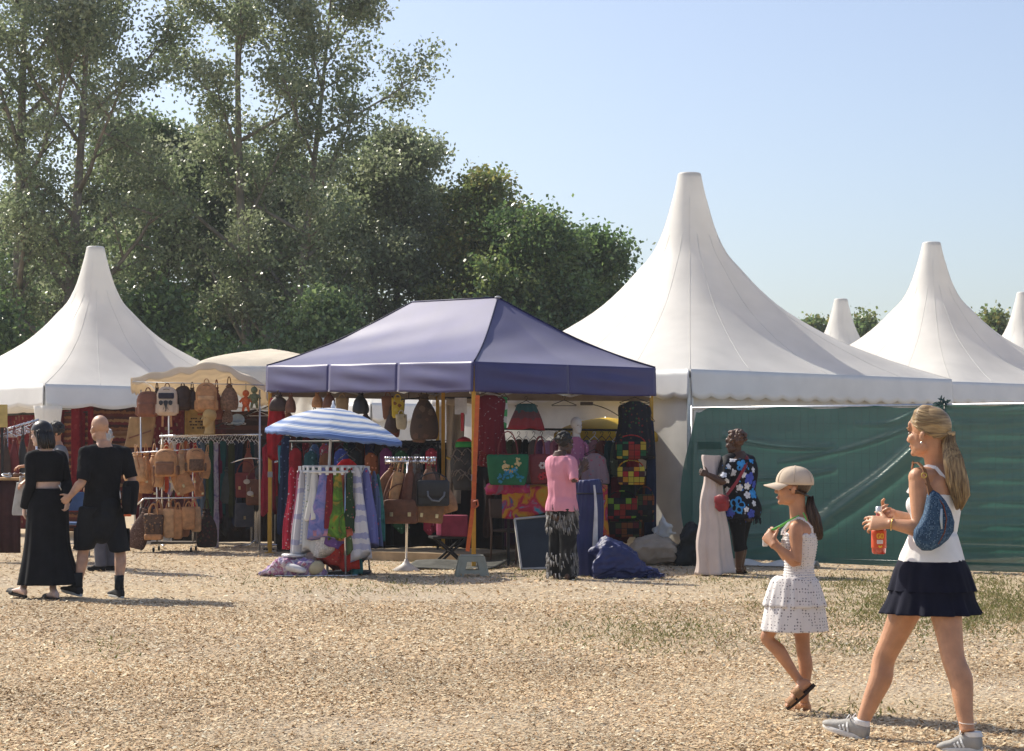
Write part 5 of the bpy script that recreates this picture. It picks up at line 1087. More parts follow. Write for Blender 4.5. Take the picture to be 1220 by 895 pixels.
# ---------------- woman in long black skirt
def black_woman():
    S = Fig('woman in sheer black top and long black skirt walking hand in hand', W(50, 712, 19.5), (-.45, .89), .98, True)
    S.set(pel=W(57, 606, 19.5), neck=W(54, 537, 19.5), head=W(49, 517, 19.48), hipR=S.r, shR=S.r, shl=W(37, 545, 19.40), ell=W(36, 578, 19.4), wrl=W(29, 605, 19.45), shr=W(72, 544, 19.6), elr=W(79, 574, 19.6), wrr=W(80, 597, 19.42),
          hl=W(48, 610, 19.43), knl=W(42, 660, 19.4), anl=W(28, 700, 19.4), hr=W(64, 610, 19.57), knr=W(63, 660, 19.5), anr=W(63, 702, 19.35))
    J = S.J; mb = MB(); S.torso(mb); S.headframe((-.96, .28), -.08); S.head(mb, 1.0); S.shoulders(mb)
    S.arm(mb, J['shl'], J['ell'], J['wrl']); S.arm(mb, J['shr'], J['elr'], J['wrr']); S.leg(mb, J['hl'], J['knl'], J['anl']); S.leg(mb, J['hr'], J['knr'], J['anr'])
    S.hand(mb, J['wrl'], (-.1, .2, -1), (.8, .3, 0), (-.2, .9, 0), .95); S.hand(mb, J['wrr'], (-.1, .15, -1), (-.8, .3, 0), (-.2, .9, 0), .95, (.9, .9, .95, 1))
    hl_, tl_, hr_, tr_ = W(31, 710, 19.3), W(12, 705, 19.5), W(69, 713, 19.2), W(55, 712, 19.45); S.foot(mb, J['anl'], hl_, tl_); S.foot(mb, J['anr'], hr_, tr_)
    SKP = skin((.64, .44, .35)); b = mb.fuse('body', SKP, S.T, .006); S.face(b, (.02, .015, .015), (.4, .13, .13))
    mb = MB(); S.torso(mb, .016, .47, 1.0); S.shoulders(mb, .013); S.arm(mb, J['shl'], J['ell'], J['wrl'], .020, 1); S.arm(mb, J['shr'], J['elr'], J['wrr'], .020, 1); mb.fuse('top', BLK, S.T, .008, 4, disp=folds(.006, 26, 2))
    cw = W(58, 582, 19.5); secs = [(cw, S.r, S.f, .146, .125), (J['pel'], S.r, S.f, .195, .172), (W(56, 645, 19.48), S.r, S.f, .215, .18), (W(57, 672, 19.46), S.r, S.f, .255, .22), (W(58, 696, 19.45), S.r, S.f, .30, .26)]
    mb = MB(); skirt(mb, secs, 9, .10, 5); mb.build('long_skirt', BLK, S.T, True, solid=.005)
    mb = MB(); mb.tube([W(70, 578, 19.40), W(73, 584, 19.42)], .006, 5); mb.build('belt_end', M((.7, .68, .65), .5), S.T)
    H = hairmat((.006, .005, .006), (.016, .013, .014), .35, 'black_straight_hair'); mb = MB(); cap_hair(S, mb, lambda x, y, z: (z > .035 and y < .085) or (y < .035 and z > -.10), 1.15)
    gl = [[S.hp(.08*math.cos(t), -.015+.09*math.sin(t), .05), S.hp(.094*math.cos(t), -.015+.108*math.sin(t), -.03), S.hp(.09*math.cos(t), -.02+.11*math.sin(t), -.10), S.hp(.08*math.cos(t), -.02+.10*math.sin(t), -.15)] for t in [PI*.95+PI*1.1*i/12 for i in range(13)]]
    S.strands(mb, gl, 110, .006, .004, 4, 4, True); mb.build('hair', H, S.T)
    SO = M((.014, .012, .012), .7); sandal(S.T, hl_, tl_, 1, SO, SO, 1, closed=True); sandal(S.T, hr_, tr_, 1, SO, SO, 1, closed=True)
black_woman()
# ---------------- two people half hidden at the jewellery table
def browser(label, base, fac, J_, k, fem, shirt, trous, hairm, sk, curly, hk=1.0, yaw=None):
    S = Fig(label, base, fac, k, fem); S.set(hipR=S.r, shR=S.r, **J_); J = S.J; mb = MB(); S.torso(mb); S.headframe(yaw or fac, -.15); S.head(mb, hk); S.shoulders(mb)
    S.arm(mb, J['shl'], J['ell'], J['wrl']); S.arm(mb, J['shr'], J['elr'], J['wrr']); S.leg(mb, J['hl'], J['knl'], J['anl']); S.leg(mb, J['hr'], J['knr'], J['anr'])
    for a, e in (('wrl', 'ell'), ('wrr', 'elr')): S.hand(mb, J[a], (J[a]-J[e]).normalized()+V((0, 0, -.15)), (0, .1, -1), (0, 1, 0), k)
    b = mb.fuse('body', sk, S.T, .007); S.face(b, (.05, .04, .03))
    mb = MB(); S.torso(mb, .02, -.06, 1.0); S.shoulders(mb, .015); S.arm(mb, J['shl'], J['ell'], J['wrl'], .024, .5); S.arm(mb, J['shr'], J['elr'], J['wrr'], .024, .5); mb.fuse('shirt', shirt, S.T, .009, 4, disp=folds(.007, 22, 4))
    mb = MB()
    for a, k_, n_ in (('hl', 'knl', 'anl'), ('hr', 'knr', 'anr')): mb.loft([(J[a]+V((0, 0, .06)), S.r, S.f, .10, .11), (J[k_], S.r, S.f, .075, .08), (J[n_]-V((0, 0, .03)), S.r, S.f, .065, .07)], 18, 4)
    mb.ell(J['pel'], (.165, .13, .15)); mb.fuse('trousers', trous, S.T, .01, 3)
    mb = MB(); r_ = random.Random(9)
    for i in range(110 if curly else 70):
        th, ph = r_.uniform(0, 2*PI), r_.uniform(0, 2.0); d = V((math.sin(ph)*math.cos(th), math.sin(ph)*math.sin(th), math.cos(ph)))
        if d.y > .5 and d.z < .72: continue
        mb.ell(S.hp(d.x*.084, -.02+d.y*.102, .034+d.z*.094), (r_.uniform(.012, .026 if curly else .014),)*3, None, 8, 6)
    mb.ell(S.hp(0, -.02, .03), (.082, .096, .088)); mb.fuse('hair', hairm, S.T, .008, 1)
    for an in ('anl', 'anr'): p = V((J[an].x, J[an].y, 0)); sneaker(S.T, p-S.f*.06, p+S.f*.2, k, BLK, BLK, None, None)
def std(px, Y, k, fac, arms, hd=(0, 0)):
    f = V((fac[0], fac[1], 0)).normalized(); r = V((f.y, -f.x, 0)); b = V((X(px, Y), Y, 0)); P = lambda x, y, z: b+r*x*k+f*y*k+V((0, 0, z*k))
    d = dict(pel=P(0, 0, .90), neck=P(0, .02, 1.44), head=P(hd[0], .05+hd[1], 1.60), hl=P(-.09, 0, .88), knl=P(-.09, .02, .48), anl=P(-.09, 0, .09), hr=P(.09, 0, .88), knr=P(.09, .02, .48), anr=P(.09, 0, .09), shl=P(-.18, 0, 1.38), shr=P(.18, 0, 1.38))
    d.update({n: P(*v) for n, v in arms.items()}); return b, d
b, J_ = std(70, 25.2, 1.05, (-.9, -.42), dict(elr=(.22, .12, 1.14), wrr=(.16, .36, 1.02), ell=(-.26, .18, 1.18), wrl=(-.2, .44, 1.20)), (0, .0))
browser('person with dark curly hair in grey T-shirt reaching over the jewellery table', b, (-.9, -.42), J_, 1.05, True, M((.17, .17, .18), .85, name='grey_marl'), M((.03, .035, .06), .85), hairmat((.008, .006, .005), (.03, .02, .015), .6, 'dark_curls'), SK2, True)
b, J_ = std(126, 24.0, .99, (-.85, .5), dict(ell=(-.22, .1, 1.12), wrl=(-.12, .34, 1.05), elr=(.22, .1, 1.12), wrr=(.12, .34, 1.05)), (0.02, -.03))
browser('grey haired man in white shirt almost hidden behind the bald man', b, (-.85, .5), J_, .99, False, M((.72, .72, .72), .85, name='white_shirt'), M((.10, .10, .12), .85), hairmat((.3, .29, .28), (.5, .49, .48), .6, 'grey_hair'), SKL, False)
# ------------------------------------------------------------------ goods: builders in the thing's own space (x right, y away, z up; origin at the base)
def rr(w, h, r, n=5, top=None):
    """rounded rectangle outline, centred on x, from z=0 to h; top: bigger radius on top"""
    t = top or r; o = []
    for cx, cz, ra, a0 in ((w/2-r, r, r, -90), (w/2-t, h-t, t, 0), (-w/2+t, h-t, t, 90), (-w/2+r, r, r, 180)):
        for i in range(n+1): a = R(a0+90*i/n); o.append((cx+ra*math.cos(a), cz+ra*math.sin(a)))
    return o
UX, UY, UZ = V((1, 0, 0)), V((0, 1, 0)), V((0, 0, 1))
def place(name, label, cat, px, py, Y, rz=0, group=None, z=None):
    """thing whose origin sits at photo pixel (px,py) at depth Y"""
    p = W(px, py, Y); 
    if z is not None: p.z = z
    return thing(name, label, cat, p, rz, group)
def S_(px, Y): return px*Y/F                      # pixels to metres at depth Y
def hook(mb, top, r=.028):
    mb.tube([top+V((r*math.sin(a), 0, r*(1-math.cos(a))-r)) for a in [PI*1.15*i/8-PI*.2 for i in range(9)]], .004, 5)
def backpack(label, px, pt, pb, wpx, Y, mat, rz=0, group='leather backpacks', pocket=None, trim=None, flapm=None, straps=True, extra=None, dp=.5, loop=True, flz=(.42, .56)):
    h = S_(pb-pt, Y); w = S_(wpx, Y); d = w*dp; T = place('backpack', label, 'backpack', px, pb, Y, rz, group)
    mb = MB(); mb.puff(rr(w, h, w*.16, 4, w*.42), V((0, 0, 0)), UX, UZ, UY, d, 4, .5); mb.wobble(.006, 20, label); body = mb.build('body', mat, T, world=False)
    mb = MB(); mb.puff(rr(w*.78, h*.42, w*.12, 4), V((0, -d*.42, h*.07)), UX, UZ, UY, d*.45, 3, .45); pk = mb.build('front_pocket', pocket or mat, T, world=False)
    mb = MB(); f0, f1 = flz; mb.puff([(-w*.36, h*f0), (w*.36, h*f0), (w*.39, h*(f0+.06)), (w*.38, h*f1), (-w*.38, h*f1), (-w*.39, h*(f0+.06))], V((0, -d*.52, -h*.02)), UX, UZ, UY, d*.22, 3, .5); mb.build('pocket_flap', flapm or pocket or mat, pk, world=False)
    mb = MB(); a = [V((w*.49*math.cos(t), -d*.26, h*.60+h*.36*math.sin(t))) for t in [PI*i/14 for i in range(15)]]; a = [V((w*.47, -d*.26, h*.1))]+a+[V((-w*.47, -d*.26, h*.1))]; mb.tube(a, .007, 5); mb.build('piping', trim or mat, body, world=False)
    mb = MB(); mb.tube([V((w*.40*math.cos(t), -d*.46*(1-.35*abs(math.cos(t))), h*.52+h*.40*math.sin(t))) for t in [PI*i/14 for i in range(15)]], .004, 5); mb.build('zip', DBROWN, body, world=False)
    for q in (-1, 1):
        mb = MB(); mb.puff(rr(d*.7, h*.34, .02, 3), V((q*w*.49, 0, h*.06)), UY, UZ, UX, .05, 3, .5); mb.build('side_pocket', pocket or mat, T, world=False)
    if loop:
        mb = MB(); mb.tube(loop_pts((-w*.12, d*.1, h*.97), (w*.12, d*.1, h*.97), max(.05, h*.16)), .008, 6); mb.build('handle', trim or mat, T, world=False)
    if straps:
        for q in (-1, 1):
            mb = MB(); pts = [V((q*w*.22, d*.4, h*.93)), V((q*w*.34, d*.75, h*.7)), V((q*w*.46, d*.7, h*.3)), V((q*w*.40, d*.35, h*.04))]
            for a_, b_ in zip(pts, pts[1:]): mb.bar(a_, b_, .035, .008, UY)
            mb.build('shoulder_strap', trim or mat, T, False, world=False)
    if extra: extra(T, w, h, d)
    return T
def tote(label, px, pt, pb, wpx, Y, mat, rz=0, group='leather tote bags', hand=.6, handm=None, basem=None, taper=.86, flare=None, tilt=0, name='tote_bag', d_=.38, wide_top=1.0, extra=None, hang=True):
    h = S_(pb-pt, Y); w = S_(wpx, Y); d = w*d_; T = place(name, label, 'bag', px, pb, Y, rz, group)
    if tilt: T.rotation_euler = (0, tilt, rz)
    wt = w*wide_top; wb = w*taper; o = [(-wb/2+.02, 0), (wb/2-.02, 0), (wb/2, .03), (wb/2+(wt-wb)*.3, h*.45), (wt/2, h*.9), (wt/2-.01, h*.97), (wt*.25, h*1.0), (0, h*.985), (-wt*.25, h*1.0), (-wt/2+.01, h*.97), (-wt/2, h*.9), (-wb/2-(wt-wb)*.3, h*.45), (-wb/2, .03)]
    mb = MB(); mb.puff(o, V((0, 0, 0)), UX, UZ, UY, d, 4, .45); mb.wobble(.008, 16, label); body = mb.build('body', mat, T, world=False)
    mb = MB(); mb.tube([V((-wt*.46, 0, h*.965)), V((-wt*.2, -.01, h*.985)), V((wt*.2, -.01, h*.985)), V((wt*.46, 0, h*.965))], .010, 6); mb.build('top_edge', handm or mat, body, world=False)
    if basem:
        mb = MB(); mb.puff(rr(wb*1.03, h*.22, .02, 3), V((0, 0, -.004)), UX, UZ, UY, d*1.06, 3, .75); mb.build('base_panel', basem, T, world=False)
    hh = max(.08, h*hand)
    for q in (-1, 1):
        mb = MB(); mb.tube(loop_pts((-wt*.24, q*d*.25, h*.88), (wt*.24, q*d*.25, h*.88), hh, 12), .009, 6); mb.build('handle', handm or mat, T, world=False)
    for q in (-1, 1):
        mb = MB(); mb.ell(V((q*wt*.24, -d*.36, h*.84)), (.012, .006, .012)); mb.build('rivet', M((.45, .38, .2), .3, .5, metal=.9, name='rivet_metal'), body, world=False)
    if extra: extra(T, w, h, d)
    return T
def satchel(label, px, pt, pb, wpx, Y, mat, rz=0, group='leather satchels', strap=.5, flapm=None, studs=True, handle=False, tilt=0, buckle=True, strapm=None):
    h = S_(pb-pt, Y); w = S_(wpx, Y); d = w*.28; T = place('satchel', label, 'bag', px, pb, Y, rz, group)
    if tilt: T.rotation_euler = (0, tilt, rz)
    mb = MB(); mb.puff(rr(w, h, w*.08, 4), V((0, 0, 0)), UX, UZ, UY, d, 4, .7); mb.wobble(.004, 18, label); body = mb.build('body', mat, T, world=False)
    mb = MB(); mb.puff([(-w*.5, h*.38), (-w*.40, h*.32), (w*.40, h*.32), (w*.5, h*.38), (w*.51, h*.97), (w*.42, h*1.03), (-w*.42, h*1.03), (-w*.51, h*.97)], V((0, -d*.33, 0)), UX, UZ, UY, d*.55, 3, .6); fl = mb.build('flap', flapm or mat, T, world=False)
    if buckle:
        for q in ((-.27, .27) if w > .3 else (0,)):
            mb = MB(); mb.box(V((q*w, -d*.62, h*.40)), (.02+.05*w, .014, .05)); mb.build('buckle', M((.5, .42, .25), .3, .5, metal=.9, name='brass_buckle'), fl, False, world=False, bevel=.004)
    if strap:
        mb = MB(); mb.tube(loop_pts((-w*.48, 0, h*.85), (w*.48, 0, h*.85), h*.3+strap*.5, 12), .009, 6); mb.build('strap', strapm or mat, T, world=False)
    if handle:
        mb = MB(); mb.tube(loop_pts((-w*.22, -d*.2, h*1.0), (w*.22, -d*.2, h*1.0), h*.4, 10), .011, 7); mb.build('handle', strapm or mat, T, world=False)
    return T
def slouch(label, px, pt, pb, wpx, Y, mat, rz=0, group='soft bags', name='bucket_bag', strapm=None, tilt=0, flat=.6):
    """soft gathered bag: hangs from a neck, fuller at the bottom"""
    h = S_(pb-pt, Y); w = S_(wpx, Y); T = place(name, label, 'bag', px, pb, Y, rz, group)
    if tilt: T.rotation_euler = (0, tilt, rz)
    mb = MB(); mb.loft([(V((0, 0, .0)), UX, UY, w*.30, w*.30*flat), (V((0, 0, h*.03)), UX, UY, w*.44, w*.44*flat), (V((0, 0, h*.25)), UX, UY, w*.50, w*.5*flat), (V((0, 0, h*.6)), UX, UY, w*.40, w*.4*flat), (V((0, 0, h*.82)), UX, UY, w*.22, w*.22*flat), (V((0, 0, h*.9)), UX, UY, w*.13, w*.13*flat), (V((0, 0, h)), UX, UY, w*.2, w*.2*flat)], 30, 4, lambda t, th: 1+.07*math.sin(7*th+3*t)*t); mb.wobble(.006, 16, label); mb.build('body', mat, T, world=False)
    mb = MB(); mb.lathe([(w*.16, h*.87), (w*.19, h*.885), (w*.19, h*.905), (w*.15, h*.92)], (0, 0, 0), 14); mb.build('drawstring', strapm or mat, T, world=False)
    mb = MB(); mb.tube(loop_pts((-w*.1, 0, h*.9), (w*.1, 0, h*.9), h*.35, 10), .008, 6); mb.build('strap', strapm or mat, T, world=False)
    return T
HANG = M((.025, .022, .02), .5, .4, name='hanger_plastic'); WHANG = M((.7, .7, .7), .4, .5, .05, name='white_hanger')
def hanger(T, top, w, mat=HANG, parent=None):
    mb = MB(); sh = V((0, 0, -.10))
    mb.tube([top+V((.020*math.sin(a), 0, -.012+.020*math.cos(a))) for a in [-PI*.6+1.5*PI*i/8 for i in range(9)]]+[top+V((0, 0, -.05))], .0035, 5)
    mb.tube([top+V((0, 0, -.05)), top+V((-w/2, 0, -.12)), top+V((-w/2+.01, 0, -.128)), top+V((w/2-.01, 0, -.128)), top+V((w/2, 0, -.12)), top+V((0, 0, -.05))], .005, 5)
    return mb.build('hanger', mat, parent or T, world=False)
def garment(label, px, pt, pb, wpx, Y, mat, rz=0, group='garments', kind='dress', name=None, hm=HANG, bot=None, seed=0, sleeves=False, cat=None, flat=.3, belt=None, hang=True, topw=None):
    """piece of clothing on a hanger, origin under it at hem height"""
    h = S_(pb-pt, Y); w = S_(wpx, Y); b = w*(bot or 1.0); T = place(name or kind, label, cat or ('scarf' if kind == 'scarf' else 'garment'), px, pb, Y, rz, group); H0 = V((0, 0, h))
    tw = (topw if topw else .9)*w; r_ = hsh(label, seed); p1, p2 = r_.uniform(0, 7), r_.uniform(0, 7); np_ = max(4, int(w/.05)+3)
    if hang: hanger(T, H0+V((0, 0, .10)), max(.12, min(.42, tw*.9)), hm)
    secs = []
    if kind in ('dress', 'shirt', 'jacket', 'blouse'):
        secs = [(H0+V((0, 0, -.0)), UX, UY, tw*.16, w*.06), (H0+V((0, 0, -.03)), UX, UY, tw*.32, w*.09), (H0+V((0, 0, -.08)), UX, UY, tw*.48, w*.12), (H0+V((0, 0, -h*.4)), UX, UY, lerp(tw, b, .35)*.46, w*flat*.7), (V((0, 0, h*.25)), UX, UY, lerp(tw, b, .8)*.5, w*flat), (V((0, 0, 0)), UX, UY, b*.5, w*flat*1.15)]
    elif kind == 'skirt':
        secs = [(H0, UX, UY, tw*.34, w*.10), (H0-V((0, 0, h*.12)), UX, UY, tw*.40, w*.15), (H0-V((0, 0, h*.5)), UX, UY, lerp(tw, b, .5)*.47, w*flat), (V((0, 0, 0)), UX, UY, b*.5, w*flat*1.2)]
    else:   # scarf or trousers hanging straight
        secs = [(H0, UX, UY, w*.40, w*.16), (H0-V((0, 0, .1)), UX, UY, w*.46, w*.2), (V((0, 0, h*.4)), UX, UY, w*.5, w*.24), (V((0, 0, 0)), UX, UY, b*.5, w*.24)]
    mb = MB(); mb.loft(secs, 44, 4, lambda t, th: 1+(.06+.13*t)*math.sin(np_*th+p1+1.5*t)*(.5+.5*t)+.05*math.sin(np_*2.3//1*th+p2)*t)
    for p in mb.v:
        if p.z < .22*h: p.z += (1-max(0, p.z)/(.22*h))*(.045*h*math.sin(2*math.atan2(p.y*2, p.x)+p1)+.02*h*math.sin(5*math.atan2(p.y*2, p.x)+p2))
    mb.wobble(.012, 11, label)
    body = mb.build('cloth', mat, T, world=False)
    if sleeves:
        for q in (-1, 1):
            mb = MB(); mb.tube([H0+V((q*tw*.40, 0, -.07)), H0+V((q*tw*.56, -.01, -h*.22)), H0+V((q*tw*.58, -.02, -h*.45))], [w*.10, w*.09, w*.085], 10); mb.build('sleeve', mat, T, world=False)
    if belt:
        mb = MB(); mb.loft([(V((0, 0, h*.02)), UX, UY, b*.51, w*flat*1.16), (V((0, 0, h*.10)), UX, UY, b*.505, w*flat*1.12)], 30, 2); mb.build('hem_band', belt, T, world=False)
    return T
def rack_rail(label, a, b, legs=True, name='garment_rail', cat='rack', mat=None, lower=None, hooks=0, foot=.5):
    T = thing(name, label, cat, (a.x, a.y, 0)); m = mat or CHROME
    mb = MB(); mb.tube([a, b], .016, 10); mb.build('top_bar', m, T)
    if legs:
        d = (b-a).normalized(); s = V((-d.y, d.x, 0))
        for p in (a+d*.04, b-d*.04):
            mb = MB(); mb.tube([V((p.x, p.y, .05)), p], .015, 8); mb.build('upright', m, T)
            mb = MB(); q = V((p.x, p.y, .05)); mb.tube([q-s*foot/2, q+s*foot/2], .015, 8); mb.build('foot_bar', m, T)
    for i in range(hooks):
        p = a.lerp(b, (i+.5)/hooks); mb = MB(); hook(mb, p+V((0, 0, -.0)), .02); mb.build('hook', m, T)
    return T
def casters(T, pts, parent=None):
    for p in pts:
        mb = MB(); q = V(p); mb.rings([[q+V((x, .035*math.cos(t), .035+.035*math.sin(t))) for t in [2*PI*i/14 for i in range(14)]] for x in (-.012, .012)]); c = mb.build('caster', M((.02, .02, .02), .5, name='rubber'), parent or T, True, auto=40)
        mb = MB(); mb.bar(q+V((0, 0, .03)), q+V((0, 0, .09)), .034, .02, UX); mb.build('fork', CHROME, c, False)
# ================================================================== bag stall
YB = 29.0
T = thing('market_awning', 'cream scalloped market awning with bags hanging under its edge', 'awning', (X(240, YB), YB, 0)); AW = T
zl, zg, zrr = Zh(450, YB), Zh(431, YB), Zh(458, YB); xl, xg, xr = X(157, YB), X(256, YB), X(316, YB); yb_ = YB+2.3
def awn(u, v, lower=0):
    x = lerp(xl, xg, u*1.65) if u < .606 else lerp(xg, xr, (u-.606)/.394)
    z = lerp(zl, zg, (u*1.65)**.9) if u < .606 else lerp(zg, zrr, ((u-.606)/.394)**1.1)
    return V((x, YB+2.3*v, z+.012*math.sin(u*19)*math.sin(v*4)-.015*math.sin(u*33+v*7)-.45*v*v*.35))
mb = MB(); mb.grid(awn, 60, 16); mb.build('canopy_cloth', CREAM, T, solid=.004)
def scal(u): return .03+.045*abs(math.sin(u*11*PI/2*1.5))
for nm, vv, hgt in (('front_valance', 0, .07), ('rear_valance', 1, .20)):
    mb = MB(); mb.grid(lambda u, v: awn(u, vv)+V((0, (-.012 if vv == 0 else .0), -(hgt+scal(u)*(.6 if vv == 0 else 1))*v)), 90, 4); mb.build(nm, CREAM, T, solid=.004)
for u0 in (0, 1):
    mb = MB(); mb.grid(lambda u, v: awn(u0, u)+V((-.015 if u0 == 0 else .015, 0, -(.15+scal(u))*v)), 60, 4); mb.build('side_valance', CREAM, T, solid=.004)
for px, dy in ((159, .05), (313, .05), (162, 2.2), (310, 2.2)):
    mb = MB(); p = V((X(px, YB)+(.1 if px < 200 else -.05), YB+dy, 0)); mb.tube([p, p+V((0, 0, 2.35))], .013, 8); mb.build('pole', ALU, T)
mb = MB(); mb.tube([W(158, 455, YB-.02), W(314, 459, YB-.02)], .007, 8); mb.build('hanging_bar', ALU, T)
def elephant(T, w, h, d):
    GR = M((.05, .05, .055), .85, .1, .2, name='print_ink'); mb = MB(); s = w*.34; o = V((0, -d*.76, h*.32))
    def poly(pts, dz=0): mb.add([o+V((x*s, -.004+dz, z*s)) for x, z in pts]+[o+V((x*s, .004+dz, z*s)) for x, z in pts], [tuple(range(len(pts)))])
    poly([(-.35, .5), (-.3, .75), (0, .85), (.3, .75), (.35, .5), (.2, .1), (.14, -.4), (.05, -.75), (-.1, -.8), (-.12, -.7), (-.02, -.6), (-.1, -.1), (-.22, .15)])
    poly([(-.4, .7), (-.7, .85), (-.98, .7), (-1, .4), (-.8, .1), (-.55, .15), (-.38, .4)]); poly([(.4, .7), (.7, .85), (.98, .7), (1, .4), (.8, .1), (.55, .15), (.38, .4)])
    poly([(-.25, -.1), (-.2, -.1), (-.32, -.5), (-.42, -.55)]); poly([(.25, -.1), (.2, -.1), (.32, -.5), (.42, -.55)])
    mb.build('elephant_print', GR, T, False, world=False)
    for q in (-.2, .2):
        mb = MB(); mb.bar(V((q*w, -d*.1, 0)), V((q*w*1.1, -d*.12, -h*.4)), .03, .008, UY); mb.build('hanging_strap', TAN, T, False, world=False)
LAV = M((.62, .48, .36), .8, .2, .1, 10, .2, name='cream_canvas_bag')
backpack('smooth reddish brown leather backpack hanging first under the cream awning', 176, 466, 497, 25, YB-.05, M((.20, .07, .035), .5, .4, .2, 14, .25, 90), -.15)
backpack('cream backpack with a dark elephant head print under the cream awning', 199, 461, 495, 24, YB-.08, LAV, 0, pocket=LAV, flapm=M((.03, .025, .04), .7), trim=BROWN, extra=elephant, flz=(.60, .80))
backpack('dark brown drooping backpack beside the elephant print backpack', 218, 460, 489, 18, YB+.1, DBROWN, .5)
backpack('large tan pointed leather backpack hanging at the middle of the cream awning', 246, 456, 491, 25, YB-.05, TAN, .1, flapm=TAN2)
slouch('brown gathered leather bag with patchwork hanging beside the large tan backpack', 273, 457, 489, 22, YB, M((.19, .10, .055), .6, .3, .5, 30, .3), 0, 'bags under the cream awning')
for i, (px, py, c, lab) in enumerate([(293, 478, (.55, .12, .04), 'orange stuffed toy charm dangling under the awning end'), (303, 474, (.16, .18, .10), 'greenish stuffed toy charm dangling beside the orange one')]):
    T = place('toy_charm', lab, 'charm', px, py+8, YB, 0, 'toy charms'); m = M(c, .9, .1, .3, 30, .3); mb = MB(); mb.ell((0, 0, .09), (.06, .045, .08)); mb.build('body', m, T, world=False)
    mb = MB(); mb.ell((0, -.01, .21), (.05, .045, .05)); mb.build('head', m, T, world=False)
    for q in (-1, 1):
        mb = MB(); mb.tube([(q*.04, 0, .14), (q*.09, -.01, .08)], [.02, .016], 7); mb.build('arm', m, T, world=False); mb = MB(); mb.tube([(q*.025, 0, .04), (q*.045, -.01, -.05)], [.024, .018], 7); mb.build('leg', m, T, world=False)
    mb = MB(); mb.tube([(0, 0, .25), (0, 0, .36)], .004, 5); mb.build('cord', BLACKM, T, world=False)
T = place('leather_hide', 'tan leather hide hanging like a trapezoid under the reddish brown backpack', 'leather', 170, 533, YB+.3)
HIDE = M((.34, .21, .095), .6, .3, .2, 8, .25, 60, name='hide'); mb = MB(); hh = S_(36, YB+.3)
mb.grid(lambda u, v: V((lerp(-.27+.10*v*0, .13, u)+v*(.08 if u < .5 else .06), .03*math.sin(u*6+v*3), hh*v)), 16, 14); mb.build('hide_panel', HIDE, T, world=False, solid=.012)
mb = MB(); mb.bar((-.2, -.03, hh*.30), (.13, -.03, hh*.55), .02, .01, UY); mb.build('cord', BROWN, T, False, world=False)
T = place('cloth_banner', 'ochre cloth banner with dark printed lines hanging behind the tan backpack', 'banner', 238, 518, YB+.4); wb, hb = S_(36, YB+.4), S_(31, YB+.4)
mb = MB(); mb.grid(lambda u, v: V(((u-.5)*wb, .025*math.sin(u*8+v), hb*v)), 20, 12); mb.build('cloth', M((.34, .22, .07), .8, .2, .25, 9, .2, name='ochre'), T, world=False, solid=.006)
for z_, x0, x1 in ((.62, -.3, .25), (.5, -.35, .35), (.38, -.33, .3), (.26, -.25, .33), (.78, -.05, .1)):
    mb = MB(); n_ = 7
    for i in range(n_):
        if (i*3+int(z_*50)) % 4: a = lerp(x0, x1, i/n_)*wb; b = lerp(x0, x1, (i+.75)/n_)*wb; mb.bar(V((a, .025*math.sin((a/wb+.5)*8+z_)-.012, hb*z_)), V((b, .025*math.sin((b/wb+.5)*8+z_)-.012, hb*z_)), .004, .022, UZ)
    mb.build('printed_line', M((.06, .035, .02), .8, name='brown_ink') if z_ < .7 else M((.4, .05, .03), .8), T, False, world=False)
def foam_head(label, px, pt, pb, Y, mat, rz):
    T = place('mannequin_head', label, 'mannequin', px, pb, Y, rz, 'mannequin heads'); s = S_(pb-pt, Y)/.34; c = V((0, 0, .22))*s; mb = MB()
    mb.ell(c+V((0, .012, .03))*s, (.078*s, .100*s, .095*s)); mb.ell(c+V((0, -.03, -.05))*s, (.055*s, .06*s, .085*s)); mb.tube([c+V((0, -.085, .02))*s, c+V((0, -.115, -.035))*s], [.01*s, .016*s], 8); mb.ell(c+V((0, -.07, -.10))*s, (.024*s, .02*s, .02*s))
    mb.loft([(V((0, 0, 0)), UX, UY, .075*s, .07*s), (V((0, .0, .03))*s, UX, UY, .062*s, .06*s), (V((0, .012, .14))*s, UX, UY, .048*s, .052*s), (V((0, .01, .2))*s, UX, UY, .052*s, .06*s)], 16, 3); mb.fuse('head', mat, T, .008, 3, world=False)
    for q in (-1, 1):
        mb = MB(); mb.ell(c+V((q*.032, -.075, .0))*s, (.012*s, .006*s, .006*s)); mb.build('eye', M((.3, .2, .12), .6), T, world=False)
    return T
foam_head('tan foam mannequin head above the chrome rail', 249, 487, 517, YB-.1, M((.52, .34, .13), .6, .3, .1, 20, .1, name='tan_foam'), -.9)
